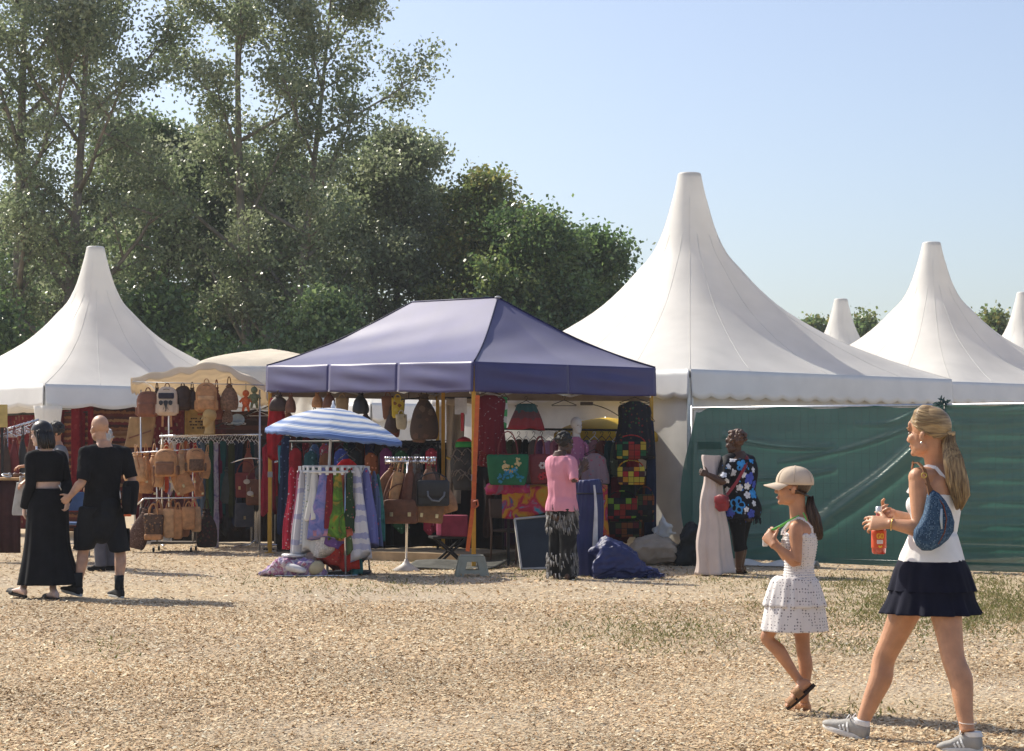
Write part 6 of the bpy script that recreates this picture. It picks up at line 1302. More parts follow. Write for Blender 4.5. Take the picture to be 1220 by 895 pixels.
# chrome rail with scarves and trousers
YR = 30.0
rack_rail('long chrome rail packed with scarves and trousers behind the bag trolley', W(190, 520, YR-.2), W(312, 518, YR+.2), hooks=0, name='clothes_rail')
CLOTH = lambda c: M(c, .85, .15, .22, 10, .2, 200)
SCARF = [('cream', (.5, .42, .3), 60), ('orange red', (.5, .08, .03), 62), ('lilac', (.30, .26, .42), 66), ('white', (.55, .53, .5), 62), ('crimson', (.30, .02, .03), 70), ('sand', (.36, .24, .13), 68), ('rust', (.28, .08, .03), 74), ('wine red', (.16, .012, .03), 100), ('bright red', (.42, .02, .03), 108), ('denim blue', (.05, .10, .19), 118), ('slate blue', (.08, .12, .17), 112), ('moss green', (.07, .09, .03), 116), ('bottle green', (.015, .055, .035), 104), ('pale lilac tie dyed', (.34, .33, .44), 142), ('plum', (.12, .02, .06), 100), ('teal', (.02, .09, .10), 92), ('charcoal', (.03, .03, .035), 110), ('dark olive', (.035, .04, .018), 96), ('navy', (.013, .02, .05), 104), ('ink blue', (.02, .035, .07), 90), ('black', (.010, .010, .011), 98), ('dark brown', (.04, .022, .014), 88), ('petrol', (.012, .045, .055), 84), ('grey', (.10, .10, .105), 86)]
for i, (nm, c, L_) in enumerate(SCARF):
    px = 193+i*4.85; Y_ = YR-.2+.4*(px-190)/122; wd = 6.2 if i < 13 else 8.0
    mt = MP('tie', [(.20, .20, .33), (.45, .45, .52), (.30, .27, .44), (.12, .14, .28)], 7) if 'tie' in nm else CLOTH(c)
    garment(nm+' cloth hanging in the packed row on the long chrome rail', px, 526+(i % 3), 526+L_*.93, wd, Y_+rnd.uniform(-.04, .04), mt, rnd.uniform(-.4, .4), 'clothes on the long chrome rail', 'scarf', 'hanging_cloth', WHANG, seed=i, cat='garment')
for i in range(11):
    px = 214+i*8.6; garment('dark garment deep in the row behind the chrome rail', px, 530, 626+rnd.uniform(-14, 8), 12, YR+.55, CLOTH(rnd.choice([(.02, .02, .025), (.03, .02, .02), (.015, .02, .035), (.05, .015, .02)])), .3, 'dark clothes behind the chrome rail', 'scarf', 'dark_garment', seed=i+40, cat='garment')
# slanted hangers and a striped bit above the rail
T = place('folding_rack', 'slanted black rack with loose hangers above the end of the chrome rail', 'rack', 286, 519, 30.9)
mb = MB(); mb.tube([(-.45, 0, .12), (.55, .1, .5)], .012, 6); mb.build('slanted_bar', BLACKM, T, world=False); mb = MB(); mb.tube([(-.3, 0, .45), (.6, .1, .40)], .012, 6); mb.build('cross_bar', ALU, T, world=False)
mb = MB(); mb.tube([(.55, .1, -1.7), (.55, .1, .5)], .014, 6); mb.tube([(-.45, 0, -1.7), (-.45, 0, .12)], .014, 6); mb.build('uprights', BLACKM, T, world=False)
for i in range(5): hanger(T, V((-.25+.17*i, .02*i, .24+.065*i)), .34, WHANG if i % 2 else HANG)
T = place('blue_cap', 'small faded blue cap lying on the slanted rack', 'cap', 283, 507, 30.8); mb = MB(); mb.ell((0, 0, .09), (.11, .13, .09)); mb.build('crown_panel', M((.25, .35, .5), .8), T, world=False); mb = MB(); mb.puff([(-.09, 0), (.09, 0), (.08, .1), (0, .13), (-.08, .1)], (0, -.08, .05), UX, V((0, -1, -.2)), UZ, .02, 2); mb.build('visor', M((.25, .35, .5), .8), T, world=False)
# bag trolley
YT = 28.6
T = thing('bag_trolley', 'two tier chrome bag trolley on casters loaded with tan leather bags', 'trolley', (X(205, YT), YT, 0))
b0 = V((X(205, YT), YT, 0))
mb = MB(); mb.box(b0+V((0, .25, .13)), (.62, .5, .025)); mb.build('base_plate', M((.10, .08, .06), .7), T, False, bevel=.006)
for x in (-.26, .26): 
    mb = MB(); mb.tube([b0+V((x, .25, .14)), b0+V((x, .25, 1.50))], .014, 8); mb.build('upright', CHROME, T)
mb = MB(); mb.tube([W(158, 540, YT), W(240, 535, YT)], .012, 8); mb.tube([W(158, 540, YT+.5), W(240, 535, YT+.5)], .012, 8); mb.tube([W(158, 540, YT), W(158, 540, YT+.5)], .012, 8); mb.tube([W(240, 535, YT), W(240, 535, YT+.5)], .012, 8); mb.build('upper_bar', CHROME, T)
mb = MB(); mb.tube([W(172, 594, YT-.05), W(240, 593, YT-.05)], .012, 8); mb.tube([W(172, 594, YT-.05), W(160, 604, YT+.3)], .012, 8); mb.build('lower_bar', CHROME, T)
casters(T, [b0+V((x, y, 0)) for x in (-.27, .27) for y in (.02, .46)])
slouch('pale tan round bag at the outer end of the trolley top bar', 162, 539, 574, 30, YT-.05, TAN2, .3, 'bags on the trolley', tilt=.05)
slouch('tan bucket bag with long strap hanging second on the trolley top bar', 174, 540, 588, 18, YT+.05, TAN, .2, 'bags on the trolley')
slouch('pale tan bucket bag just beside the tan backpack on the trolley', 184, 539, 580, 22, YT+.1, TAN2, -.2, 'bags on the trolley')
backpack('tan backpack with zipped front pocket in the middle of the trolley', 198, 535, 568, 28, YT-.18, TAN, -.1, pocket=M((.20, .09, .045), .55, .35, .2, 14, .25, 90), trim=TAN2, loop=True)
slouch('pinkish tan bag between the two backpacks on the trolley', 216, 536, 567, 21, YT, TAN2, .2, 'bags on the trolley')
backpack('small tan backpack with dark printed pocket at the end of the trolley', 233, 534, 563, 22, YT-.1, TAN, .35, pocket=M((.13, .07, .04), .6, .3, .5, 40, .3))
satchel('slanting tan leather flap bag under the small tan backpack', 222, 564, 588, 22, YT-.02, TAN, .2, 'bags on the trolley', .1, tilt=-.35)
PAT = MP('floral', [(.10, .06, .04), (.26, .12, .05), (.05, .04, .03), (.33, .18, .09)], 26, .7, thr=.3)
def studs(T, w, h, d):
    for q in range(3):
        mb = MB(); mb.puff(rr(w*.22, h*.3, .01, 3), V(((q-1)*w*.26, -d*.45, h*.3)), UX, UZ, UY, .03, 2); mb.build('patch', PAT, T, world=False)
tote('tan tote bag with patterned front panel on the trolley lower bar', 183, 612, 643, 24, YT-.2, PAT, -.1, hand=.5, handm=TAN, basem=TAN, extra=studs)
tote('plain tan narrow tote bag second on the trolley lower bar', 201, 606, 641, 14, YT-.12, TAN2, .15, hand=.35, handm=TAN)
tote('plain brown tan tote bag in the middle of the trolley lower bar', 212, 607, 643, 13, YT-.1, TAN, -.2, hand=.35)
tote('short tan leather tote bag at the end of the trolley lower bar', 225, 604, 631, 17, YT-.12, TAN, .1, hand=.35)
slouch('speckled brown sack bag leaning out from the trolley', 160, 605, 653, 24, YT-.05, MP('floral', [(.13, .075, .055), (.22, .15, .12), (.07, .04, .03)], 40, .8), 0, 'bags on the trolley', tilt=.30)
tote('dark purple bag swinging out over the speckled sack', 168, 601, 634, 14, YT+.25, M((.06, .03, .06), .6), .3, group='bags on the trolley', tilt=.45, hand=.3)
slouch('dark patterned bag hanging behind the short tan tote', 246, 606, 652, 26, YT+.2, MP('floral', [(.04, .025, .02), (.12, .05, .03), (.05, .06, .03), (.09, .03, .03)], 24, .8), 0, 'bags on the trolley')
# round chrome stand with mixed bags
YS = 30.3
T = thing('bag_stand', 'chrome stand with spread feet holding mixed bags next to the red drape', 'stand', (X(302, YS), YS, 0)); b0 = V((X(302, YS), YS, 0))
for x, y in ((-.03, 0), (.02, .03), (.05, -.02)):
    mb = MB(); mb.tube([b0+V((x, y, .05)), b0+V((x, y, 1.25))], .014, 8); mb.build('pole', CHROME, T)
for a in (0, 2.1, 4.2): 
    mb = MB(); mb.tube([b0+V((.02, 0, .10)), b0+V((.12*math.cos(a), .12*math.sin(a), .03)), b0+V((.48*math.cos(a), .48*math.sin(a), .02))], .013, 8); mb.build('foot', CHROME, T)
mb = MB(); c_ = W(303, 549, YS); mb.tube([c_+V((.42*math.cos(t), .42*math.sin(t), .04*math.sin(3*t))) for t in [2*PI*i/28 for i in range(28)]], .012, 6, True); mb.build('ring', CHROME, T)
for a in (.3, 1.87, 3.44, 5.0):
    mb = MB(); mb.tube([b0+V((0, 0, 1.22)), c_+V((.42*math.cos(a), .42*math.sin(a), 0))], .010, 6); mb.build('spoke', CHROME, T)
slouch('dark slate backpack like bag hanging first on the chrome stand', 270, 556, 600, 20, YS-.2, M((.045, .06, .06), .6, .3), 0, 'bags on the chrome stand')
satchel('maroon shoulder bag with pale round badge on the chrome stand', 293, 564, 593, 24, YS-.42, MAROON, -.2, 'bags on the chrome stand', .25)
satchel('brown leather satchel with pale tag on the chrome stand', 309, 572, 602, 31, YS-.5, BROWN, .12, 'bags on the chrome stand', .3, handle=False)
slouch('small black pouch bag above the brown satchel', 313, 549, 570, 19, YS-.55, BLACKL, 0, 'bags on the chrome stand', flat=.8)
satchel('grey blue shoulder bag low on the chrome stand', 291, 600, 628, 22, YS-.3, M((.075, .08, .10), .7), .3, 'bags on the chrome stand', .35)
slouch('reddish brown long bag with fringe beside the black pouch', 296, 534, 570, 14, YS-.3, M((.22, .06, .035), .6), 0, 'bags on the chrome stand')
slouch('tan gathered bag between the red drape and the umbrella rack', 337, 555, 584, 20, YS-.6, M((.26, .13, .06), .6, .3, .2, 14, .25), 0, 'bags on the chrome stand')
for i, (px, py, c) in enumerate([(294, 574, (.5, .45, .38)), (298, 588, (.55, .52, .48))]):
    T = place('price_tag', ['pale round badge on the maroon shoulder bag', 'pale tag hanging on the brown satchel'][i], 'tag', px, py, YS-.66 if i else YS-.6); mb = MB(); mb.puff([(.05*math.cos(t), .038*math.sin(t)) for t in [2*PI*k/14 for k in range(14)]], (0, 0, 0), UX, UZ, UY, .012, 2); mb.build('tag_plate', M(c, .5), T, world=False); mb = MB(); mb.tube([(0, 0, .03), (.0, .02, .09)], .003, 4); mb.build('string', M(c, .6), T, world=False)
garment('red jacket on a white hanger at the end of the chrome stand', 327, 551, 590, 22, YS-.7, CLOTH((.34, .012, .02)), 0, 'red clothes by the canopy leg', 'jacket', hm=WHANG, seed=3)
YD = 28.2
garment('tall red drape hanging from the far corner of the navy canopy', 329, 474, 546, 19, YD+.05, CLOTH((.30, .012, .018)), 0, 'red clothes by the canopy leg', 'scarf', 'drape', cat='drape', seed=2)
garment('crimson dress hanging below the red drape', 320, 530, 610, 17, YD+.5, CLOTH((.26, .015, .03)), 0, 'red clothes by the canopy leg', 'dress', seed=4)
garment('teal strip of cloth hanging beside the yellow far canopy leg', 335, 530, 575, 7, YD-.1, CLOTH((.03, .16, .19)), 0, 'red clothes by the canopy leg', 'scarf', 'drape', cat='drape', seed=5)
slouch('dark brown tasselled bag above the red drape', 332, 470, 490, 24, YD-.1, DBROWN, 0, 'bags along the canopy edge', flat=.5)
T = place('wooden_post', 'ochre wooden post standing under the bags beside the chrome stand', 'post', 321, 655, 29.3, z=0); mb = MB(); mb.box((0, 0, .65), (.055, .055, 1.3)); mb.build('post_shaft', YELLOW, T, False, world=False, bevel=.006); mb = MB(); mb.box((0, 0, .01), (.16, .16, .02)); mb.build('post_base', BLACKM, T, False, world=False)

T = thing('shade_sheet', 'added dark brown sheet standing in for the shade behind the bag stall rails', 'curtain', (X(275, 31.6), 31.6, 0))  # added dark sheet, its colour stands in for the shade behind the rails
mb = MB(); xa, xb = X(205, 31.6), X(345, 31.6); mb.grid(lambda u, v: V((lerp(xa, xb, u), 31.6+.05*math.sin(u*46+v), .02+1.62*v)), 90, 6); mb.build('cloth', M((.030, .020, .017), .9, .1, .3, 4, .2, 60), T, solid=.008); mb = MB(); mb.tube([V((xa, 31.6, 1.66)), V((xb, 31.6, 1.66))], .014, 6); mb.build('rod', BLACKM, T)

TT = [M((.38, .17, .065), .5, .4, .3, 14, .3, 90), M((.50, .26, .11), .5, .4, .3, 14, .3, 90), M((.32, .135, .055), .5, .4, .3, 14, .3, 90), M((.58, .35, .18), .5, .4, .3, 14, .3, 90)]
for i, (lab, px, a, b, w_, m, k) in enumerate([('caramel bag hanging behind the outer tan bucket bags', 166, 538, 572, 15, TT[1], 's'), ('dark tan bag hanging under the outer pale tan bag', 163, 560, 600, 13, TT[2], 's'), ('ginger bag hanging between bucket bags and tan backpack', 189, 541, 580, 12, TT[0], 's'), ('honey coloured bag hanging behind the tan backpack', 207, 534, 560, 15, TT[3], 's'), ('ginger bag showing above the slanting flap bag', 224, 536, 566, 13, TT[0], 's'), ('caramel bag at the far end of the trolley top bar', 243, 538, 570, 13, TT[1], 's'), ('dark tan bag below the small tan backpack', 238, 562, 592, 13, TT[2], 's')]):
    slouch(lab, px, a, b, w_, YT+.30+.04*(i % 3), m, .3*(i % 3-1), 'bags on the trolley', tilt=.12*((i % 3)-1))
for i, (lab, px, a, b, w_, m) in enumerate([('caramel tote bag squeezed behind the patterned tote', 192, 606, 640, 15, TT[1]), ('ginger tote bag at the back of the trolley lower bar', 206, 604, 638, 15, TT[0]), ('dark tan tote bag behind the short tan tote', 219, 604, 640, 15, TT[2]), ('honey coloured tote bag at the far end of the lower bar', 234, 604, 634, 14, TT[3]), ('dark brown tote bag behind the speckled sack', 174, 604, 644, 16, DBROWN)]):
    tote(lab, px, a, b, w_, YT+.12, m, .2*(i % 3-1), 'bags on the trolley', hand=.4, tilt=.08*((i % 3)-1))
for i, (lab, px, a, b, w_, m) in enumerate([('dark brown bag hanging between the cream and the tan backpacks', 229, 462, 488, 15, DBROWN), ('reddish bag hanging behind the large tan backpack', 258, 462, 500, 15, M((.22, .07, .04), .6, .3, .3, 14, .3)), ('small dark bag hanging behind the first two backpacks', 187, 462, 486, 12, DBROWN), ('brown beaded bag hanging under the patchwork bag', 271, 484, 503, 13, M((.18, .11, .08), .6, .3, .7, 60, .4))]):
    slouch(lab, px, a, b, w_, YB+.18, m, 0, 'bags under the cream awning', flat=.5)
for i in range(9):                                                            # straps dangling from the trolley bars
    px = 164+i*9.5; T = place('leather_strap', 'loose leather strap dangling from the bag trolley', 'strap', px, 560+(i % 3)*14, YT-.10, 0, 'loose straps on the trolley'); hh = S_(22+(i*7) % 13, YT)
    mb = MB(); mb.tube([(0, 0, hh), (.02*math.sin(i), -.03, hh*.6), (.03*math.cos(i*2), -.04, hh*.2), (.02, -.02, 0)], .010, 5); mb.build('strap_band', TT[i % 4], T, world=False); mb = MB(); mb.box((.02, -.02, .0), (.03, .02, .03)); mb.build('buckle', M((.5, .42, .25), .3, .5, metal=.9, name='brass_buckle'), T, False, world=False)
# ================================================================== left tent stall: rugs, hangers, table
def rug(label, px0, px1, pt, pb, t, mat, group='rugs hung inside the open tent', fringe=True, rows=None):
    """hung rug along the near right side of the open tent; t: metres behind that side"""
    A = V((X(53, 32.7), 32.7, 0)); n = ld1
    def pt_(px):
        k = (px-CX)/F; p = A+n*t; s = (k*p.y-p.x)/(ld0.x-k*ld0.y); return p+ld0*s
    p0, p1 = pt_(px0), pt_(px1); Y = (p0.y+p1.y)/2; z1, z0 = Zh(pt, Y), max(.05, Zh(pb, Y)); T = thing('rug', label, 'rug', ((p0.x+p1.x)/2, Y, z0), 0, group)
    mb = MB(); mb.grid(lambda u, v: p0.lerp(p1, u)+n*(.03*math.sin(u*13+v*2))*1+V((0, 0, lerp(z0, z1, v))), 26, 8); mb.build('pile', mat, T, True, solid=.012)
    if rows:
        for v, c in rows:
            mb = MB(); mb.grid(lambda u, w_: p0.lerp(p1, .02+.96*u)+n*(.03*math.sin((.02+.96*u)*13+v*2)-.012)+V((0, 0, lerp(z0, z1, v+.05*w_))), 26, 1); mb.build('woven_band', c, T, True, solid=.005)
    if fringe:
        mb = MB()
        for i in range(40): q = p0.lerp(p1, (i+.5)/40)+V((0, 0, z0)); mb.tube([q, q+V((0, 0, -.06))], .006, 4)
        mb.build('fringe', M((.35, .28, .18), .9), T, False)
    mb = MB(); mb.tube([p0+V((0, 0, z1+.02)), p1+V((0, 0, z1+.02))], .014, 6); mb.build('hanging_rod', BLACKM, T)
    return T
KIL = lambda s: MP('stripe', [(.10, .025, .018), (.20, .08, .03), (.05, .02, .015), (.13, .02, .02), (.26, .14, .06), (.07, .025, .02)], s, .95)
PER = MP('floral', [(.13, .012, .014), (.20, .05, .03), (.07, .01, .015), (.22, .14, .07)], 11, .95)
rug('deep red patterned rug hanging between the two walkers', 86, 112, 484, 590, .25, MP('floral', [(.19, .010, .016), (.15, .006, .012), (.24, .03, .03)], 14, .95))
rug('brown and orange striped rug hanging behind the bald man', 112, 162, 484, 610, .35, KIL(3.6), rows=[(.72, M((.2, .09, .04), .9)), (.55, M((.05, .02, .02), .9)), (.38, M((.24, .13, .07), .9))])
rug('dark red rug behind the reddish brown backpack', 162, 220, 482, 630, .5, PER)
rug('dark maroon rug behind the ochre banner', 216, 270, 480, 630, .6, MP('floral', [(.06, .012, .012), (.10, .02, .02), (.05, .03, .02)], 12, .95))
rug('brown rug in the shade at the far end of the open tent', 266, 335, 480, 636, .7, MP('stripe', [(.05, .02, .015), (.08, .03, .02), (.03, .015, .012)], 4, .95))
rug('dark red rug behind the dark curly haired person', 56, 88, 488, 600, .9, MP('floral', [(.10, .012, .014), (.15, .03, .02), (.06, .01, .012)], 12, .95))
# rugs along the other visible side
for i, (s0, s1, nm, m) in enumerate([(.15, 1.6, 'reddish brown rug closing the side of the open tent behind the hangers', KIL(4.2)), (1.6, 3.2, 'dark rug closing the side of the open tent at the frame edge', PER)]):
    A = V((X(53, 32.7), 32.7, 0)); p0, p1 = A+ld1*s0+ld0*.9, A+ld1*s1+ld0*.9; T = thing('rug', nm, 'rug', ((p0.x+p1.x)/2, (p0.y+p1.y)/2, .1), 0, 'rugs hung inside the open tent')
    mb = MB(); mb.grid(lambda u, v: p0.lerp(p1, u)+ld0*.03*math.sin(u*12)+V((0, 0, lerp(.1, 2.1, v))), 24, 8); mb.build('pile', m, T, solid=.012); mb = MB(); mb.tube([p0+V((0, 0, 2.12)), p1+V((0, 0, 2.12))], .014, 6); mb.build('hanging_rod', BLACKM, T)
# slanting rail of hangers with dark bags
YL = 30.0
rack_rail('slanting chrome rail of loose hangers at the open tent', W(6, 512, YL), W(46, 500, YL+.5), name='hanger_rail')
for i in range(7):
    T = thing('wire_hanger', ['lowest', 'second lowest', 'third', 'middle', 'fifth', 'second highest', 'highest'][i]+' empty wire hanger on the slanting rail at the open tent', 'hanger', W(9+i*5, 520-i*1.6, YL+.07*i), 0, 'empty hangers at the open tent'); hanger(T, V((0, 0, .12)), .30, CHROME, None)
LB = [('dark brown leather bag hanging first on the slanting rail', DBROWN), ('reddish brown leather bag hanging on the slanting rail', MAROON), ('black leather bag hanging on the slanting rail', BLACKL), ('brown fringed bag hanging at the upper end of the slanting rail', BROWN)]
for i, (lab, m) in enumerate(LB): slouch(lab, 7+i*10, 522-i*1.5, 574-i*3, 12, YL+.08*i-.05, m, 0, 'bags on the slanting rail')
T = place('yellow_board', 'pale yellow board at the edge beside the slanting rail', 'board', 2, 506, YL-.3); mb = MB(); mb.box((0, 0, .13), (.17, .03, .34)); mb.build('board', M((.5, .38, .14), .7), T, False, world=False, bevel=.005)
mb = MB(); mb.box((0, .02, -.7), (.04, .04, 1.5)); mb.build('stake', BLACKM, T, False, world=False)
# jewellery table
YJ = 25.9
t0, t1 = W(-30, 566, YJ-.3), W(44, 572, YJ+.1); T = thing('trestle_table', 'wooden trestle table edge with small wares beside the couple', 'table', (W(8, 572, YJ).x, YJ, 0))
zt_ = Zh(571, YJ); x0, x1 = X(-40, YJ), X(46, YJ)
WOOD = M((.40, .24, .10), .6, .3, .25, 6, .2, 40, name='pine_wood')
mb = MB(); mb.box(((x0+x1)/2, YJ+.4, zt_), (x1-x0, .8, .03)); mb.build('table_top', WOOD, T, False, bevel=.004)
for x in (x0+.1, X(36, YJ)):
    for y in (YJ+.08, YJ+.7): mb = MB(); mb.bar((x, y, 0), (x, y, zt_-.015), .04, .04, UX); mb.build('leg', BLACKM, T, False)
mb = MB(); mb.grid(lambda u, v: V((lerp(x0+.2, x1-.25, u), YJ+.05+.02*math.sin(u*26)*v, zt_-.02-(zt_-.14)*v)), 40, 4); mb.build('dark_cloth', M((.05, .02, .02), .9), T, solid=.006)
r_ = random.Random(4); nm_ = [('silver bangle', (.6, .6, .6)), ('dark wooden comb', (.06, .03, .02)), ('white shell pendant', (.65, .62, .56)), ('brown leather bracelet', (.2, .09, .04)), ('silver buckle', (.5, .5, .5)), ('black stone ring box', (.02, .02, .02)), ('bone knife', (.6, .5, .36)), ('brass bell', (.45, .3, .08))]
for i, (a, c) in enumerate(nm_):
    T2 = thing('trinket', a+' laid out on the trestle table', 'trinket', (lerp(X(3, YJ), X(38, YJ), (i+.5)/8), YJ+.12+.1*(i % 3), zt_+.016), r_.uniform(0, 3), 'small wares on the table'); m = M(c, .4, .5, .1, 20, 0, metal=.6 if 'silver' in a or 'brass' in a else 0)
    mb = MB(); mb.tube([(.055*math.cos(t), .055*math.sin(t), .03+.02*math.sin(t)) for t in [2*PI*k/16 for k in range(16)]], .012, 6, True) if i % 2 == 0 else mb.puff(rr(.12, .05, .015, 3), (0, 0, .01), UX, UZ, UY, .05, 2); mb.build('body', m, T2, world=False); mb = MB(); mb.ell((.03, -.02, .045), (.02, .02, .025), None, 8, 6); mb.build('bead', M((c[0]*.6, c[1]*.6, c[2]*.6), .3), T2, world=False)
T = thing('white_cloth_bag', 'white cloth sack hanging under the trestle table behind the woman in black', 'bag', W(25, 614, 25.3)); mb = MB(); o_ = W(25, 614, 25.3); mb.loft([(o_, UX, UY, .10, .03), (o_+V((0, 0, .05)), UX, UY, .11, .03), (o_+V((0, 0, .3)), UX, UY, .07, .03), (o_+V((0, 0, .42)), UX, UY, .05, .025)], 20, 3, lambda t, th: 1+.08*math.sin(6*th)); mb.build('body', M((.40, .39, .37), .85), T); mb = MB(); mb.tube([o_+V((0, 0, .4)), o_+V((0, 0, .5))], .02, 6); mb.build('tie', M((.4, .38, .35), .8), T)
def chair(label, px, py, Y, rz, m, seatm, name='folding_chair', group=None, sc=1.0):
    T = place(name, label, 'chair', px, py, Y, rz, group, z=0); h = .45*sc; w = .2*sc
    for x in (-w, w):
        for y, top in ((-w, h), (w, .88*sc)):
            mb = MB(); mb.tube([(x, y*1.15, 0), (x, y, h), (x, y+(.05 if y > 0 else 0), top)], .014, 7); mb.build('leg', m, T, world=False)
    mb = MB(); mb.puff(rr(.44*sc, .42*sc, .05), (0, -.21*sc, h), UX, UY, UZ, .05, 3); mb.build('seat', seatm, T, world=False)
    mb = MB(); mb.puff(rr(.42*sc, .26*sc, .05), (0, w+.03, .62*sc), UX, UZ, UY, .04, 3); mb.build('backrest', seatm, T, world=False)
    mb = MB(); mb.tube([(-w, -w*1.08, h*.4), (w, -w*1.08, h*.4)], .010, 6); mb.build('stretcher', m, T, world=False)
    return T
chair('blue folding chair between the two walkers', 87, 608, 27.6, .3, ALU, M((.05, .10, .22), .6))
# ================================================================== striped parasol and dress rack
YP = 23.3
T = thing('parasol', 'blue and white striped parasol tilted over the round dress rack', 'parasol', (X(392, YP), YP, 0)); s = YP/F
top = W(397, 486, YP); rim_l, rim_r = W(316, 510, YP), W(479, 527, YP); rc = (rim_l+rim_r)/2; ax = (rim_r-rim_l).normalized(); up_ = (top-rc); up_ = (up_-ax*up_.dot(ax)); up_.normalize(); fw = ax.cross(up_)*-1; Rr = (rim_r-rim_l).length/2
hgt = (top-rc).dot(up_); fw = (fw+up_*0).normalized()
PW = M((.80, .80, .80), .6, .3, .04, 8, .08, 120, transl=.30, name='parasol_white'); PB = M((.17, .265, .53), .6, .3, .06, 8, .08, 120, transl=.25, name='parasol_blue'); PL = M((.48, .56, .72), .6, .3, .05, 8, .08, 120, transl=.28, name='parasol_pale')
bands = [0, 2, 1, 2, 0, 0, 2, 1, 2, 0, 0, 0, 2, 1, 1, 2, 0, 0, 0, 2, 1, 2, 0, 0, 2, 1, 1, 2, 0, 2, 1, 1]; mb = MB(); nb = len(bands); NG = 8; per = 10
def dome(t, th):
    g_ = (th/(2*PI)*NG) % 1; sc = 1-.03*math.sin(PI*g_)*t; r = Rr*math.sin(t*PI/2*.98)**1.0*1.0 if False else Rr*t
    zz = hgt*(1-t**1.75)-.010*math.sin(PI*g_)*t
    return rc+ax*r*sc*math.cos(th)+fw*r*sc*math.sin(th)+up_*zz
for bI in range(nb):
    mb.mi = bands[bI]; t0_, t1_ = max(.01, bI/nb), (bI+1)/nb; n_ = NG*per; vs = [dome(t, 2*PI*j/n_) for t in (t0_, t1_) for j in range(n_)]; mb.add(vs, [(j, (j+1) % n_, n_+(j+1) % n_, n_+j) for j in range(n_)])
mb.build('canopy_cloth', [PW, PB, PL], T, True, solid=.003)
mb = MB(); n_ = NG*per; mb.mi = 0
vs = [dome(1, 2*PI*j/n_)-up_*(dz+.01*math.sin(j*1.9)*(dz > 0)) for dz in (0, .048) for j in range(n_)]; mb.add(vs, [(j, (j+1) % n_, n_+(j+1) % n_, n_+j) for j in range(n_)]); mb.build('valance', PB, T, True, solid=.003)
for k in range(NG):
    mb = MB(); mb.tube([dome(t, 2*PI*k/NG)-up_*.012 for t in [.02+.98*i/10 for i in range(11)]], .005, 5); mb.build('rib', CHROME, T)
mb = MB(); mb.tube([V((X(390, YP), YP, .02)), W(391, 575, YP), W(394, 520, YP), top+up_*.0], .016, 10); mb.build('pole', M((.6, .6, .6), .4, .5, name='pole_white'), T)
mb = MB(); mb.lathe([(.02, -.01), (.028, .015), (.012, .05), (.014, .07), (.004, .085)], top, 12); mb.build('finial', M((.8, .8, .82), .4), T)
DRC = W(398, 556, YP)
T = thing('dress_rack', 'round white dress rack crowded with summer dresses below the striped parasol', 'rack', (DRC.x, YP, 0)); WR = M((.62, .62, .63), .4, .4, .06, name='white_rail')
for rr2, z_ in ((.36, 0), (.42, -.06)):
    mb = MB(); mb.tube([DRC+V((rr2*math.cos(t), rr2*math.sin(t), z_)) for t in [2*PI*i/36 for i in range(36)]], .014, 7, True); mb.build('ring', WR, T)
for k in range(4):
    a = PI*k/2+.4; mb = MB(); mb.tube([DRC+V((.42*math.cos(a), .42*math.sin(a), -.06)), DRC+V((.40*math.cos(a), .40*math.sin(a), -.7)), V((DRC.x+.44*math.cos(a), YP+.44*math.sin(a), .03))], .013, 7); mb.build('leg', CHROME, T)
    mb = MB(); mb.tube([DRC+V((.42*math.cos(a), .42*math.sin(a), -.06)), DRC+V((-.42*math.cos(a), -.42*math.sin(a), -.06))], .010, 6); mb.build('spoke', WR, T) if k < 2 else None
for k in range(30):
    a = 2*PI*k/30; p = DRC+V((.41*math.cos(a), .41*math.sin(a), 0)); mb = MB(); mb.box(p+V((0, 0, -.045)), (.035, .014, .10), Matrix.Rotation(a+PI/2, 3, 'Z')); mb.build('clip', WHANG, T, False, bevel=.003)
mb = MB(); c_ = V((DRC.x+.02, YP, 0)); mb.box(c_+V((0, .05, .02)), (.8, .5, .035)); mb.build('base_board', M((.04, .045, .05), .8), T, False, bevel=.008)
FLO = lambda base, *c, **k: MP('floral', [base]+list(c), k.get('s', 20), .85, .1, thr=k.get('t', .25))
W_, BL_, LL_ = (.64, .62, .64), (.10, .14, .38), (.42, .42, .56)
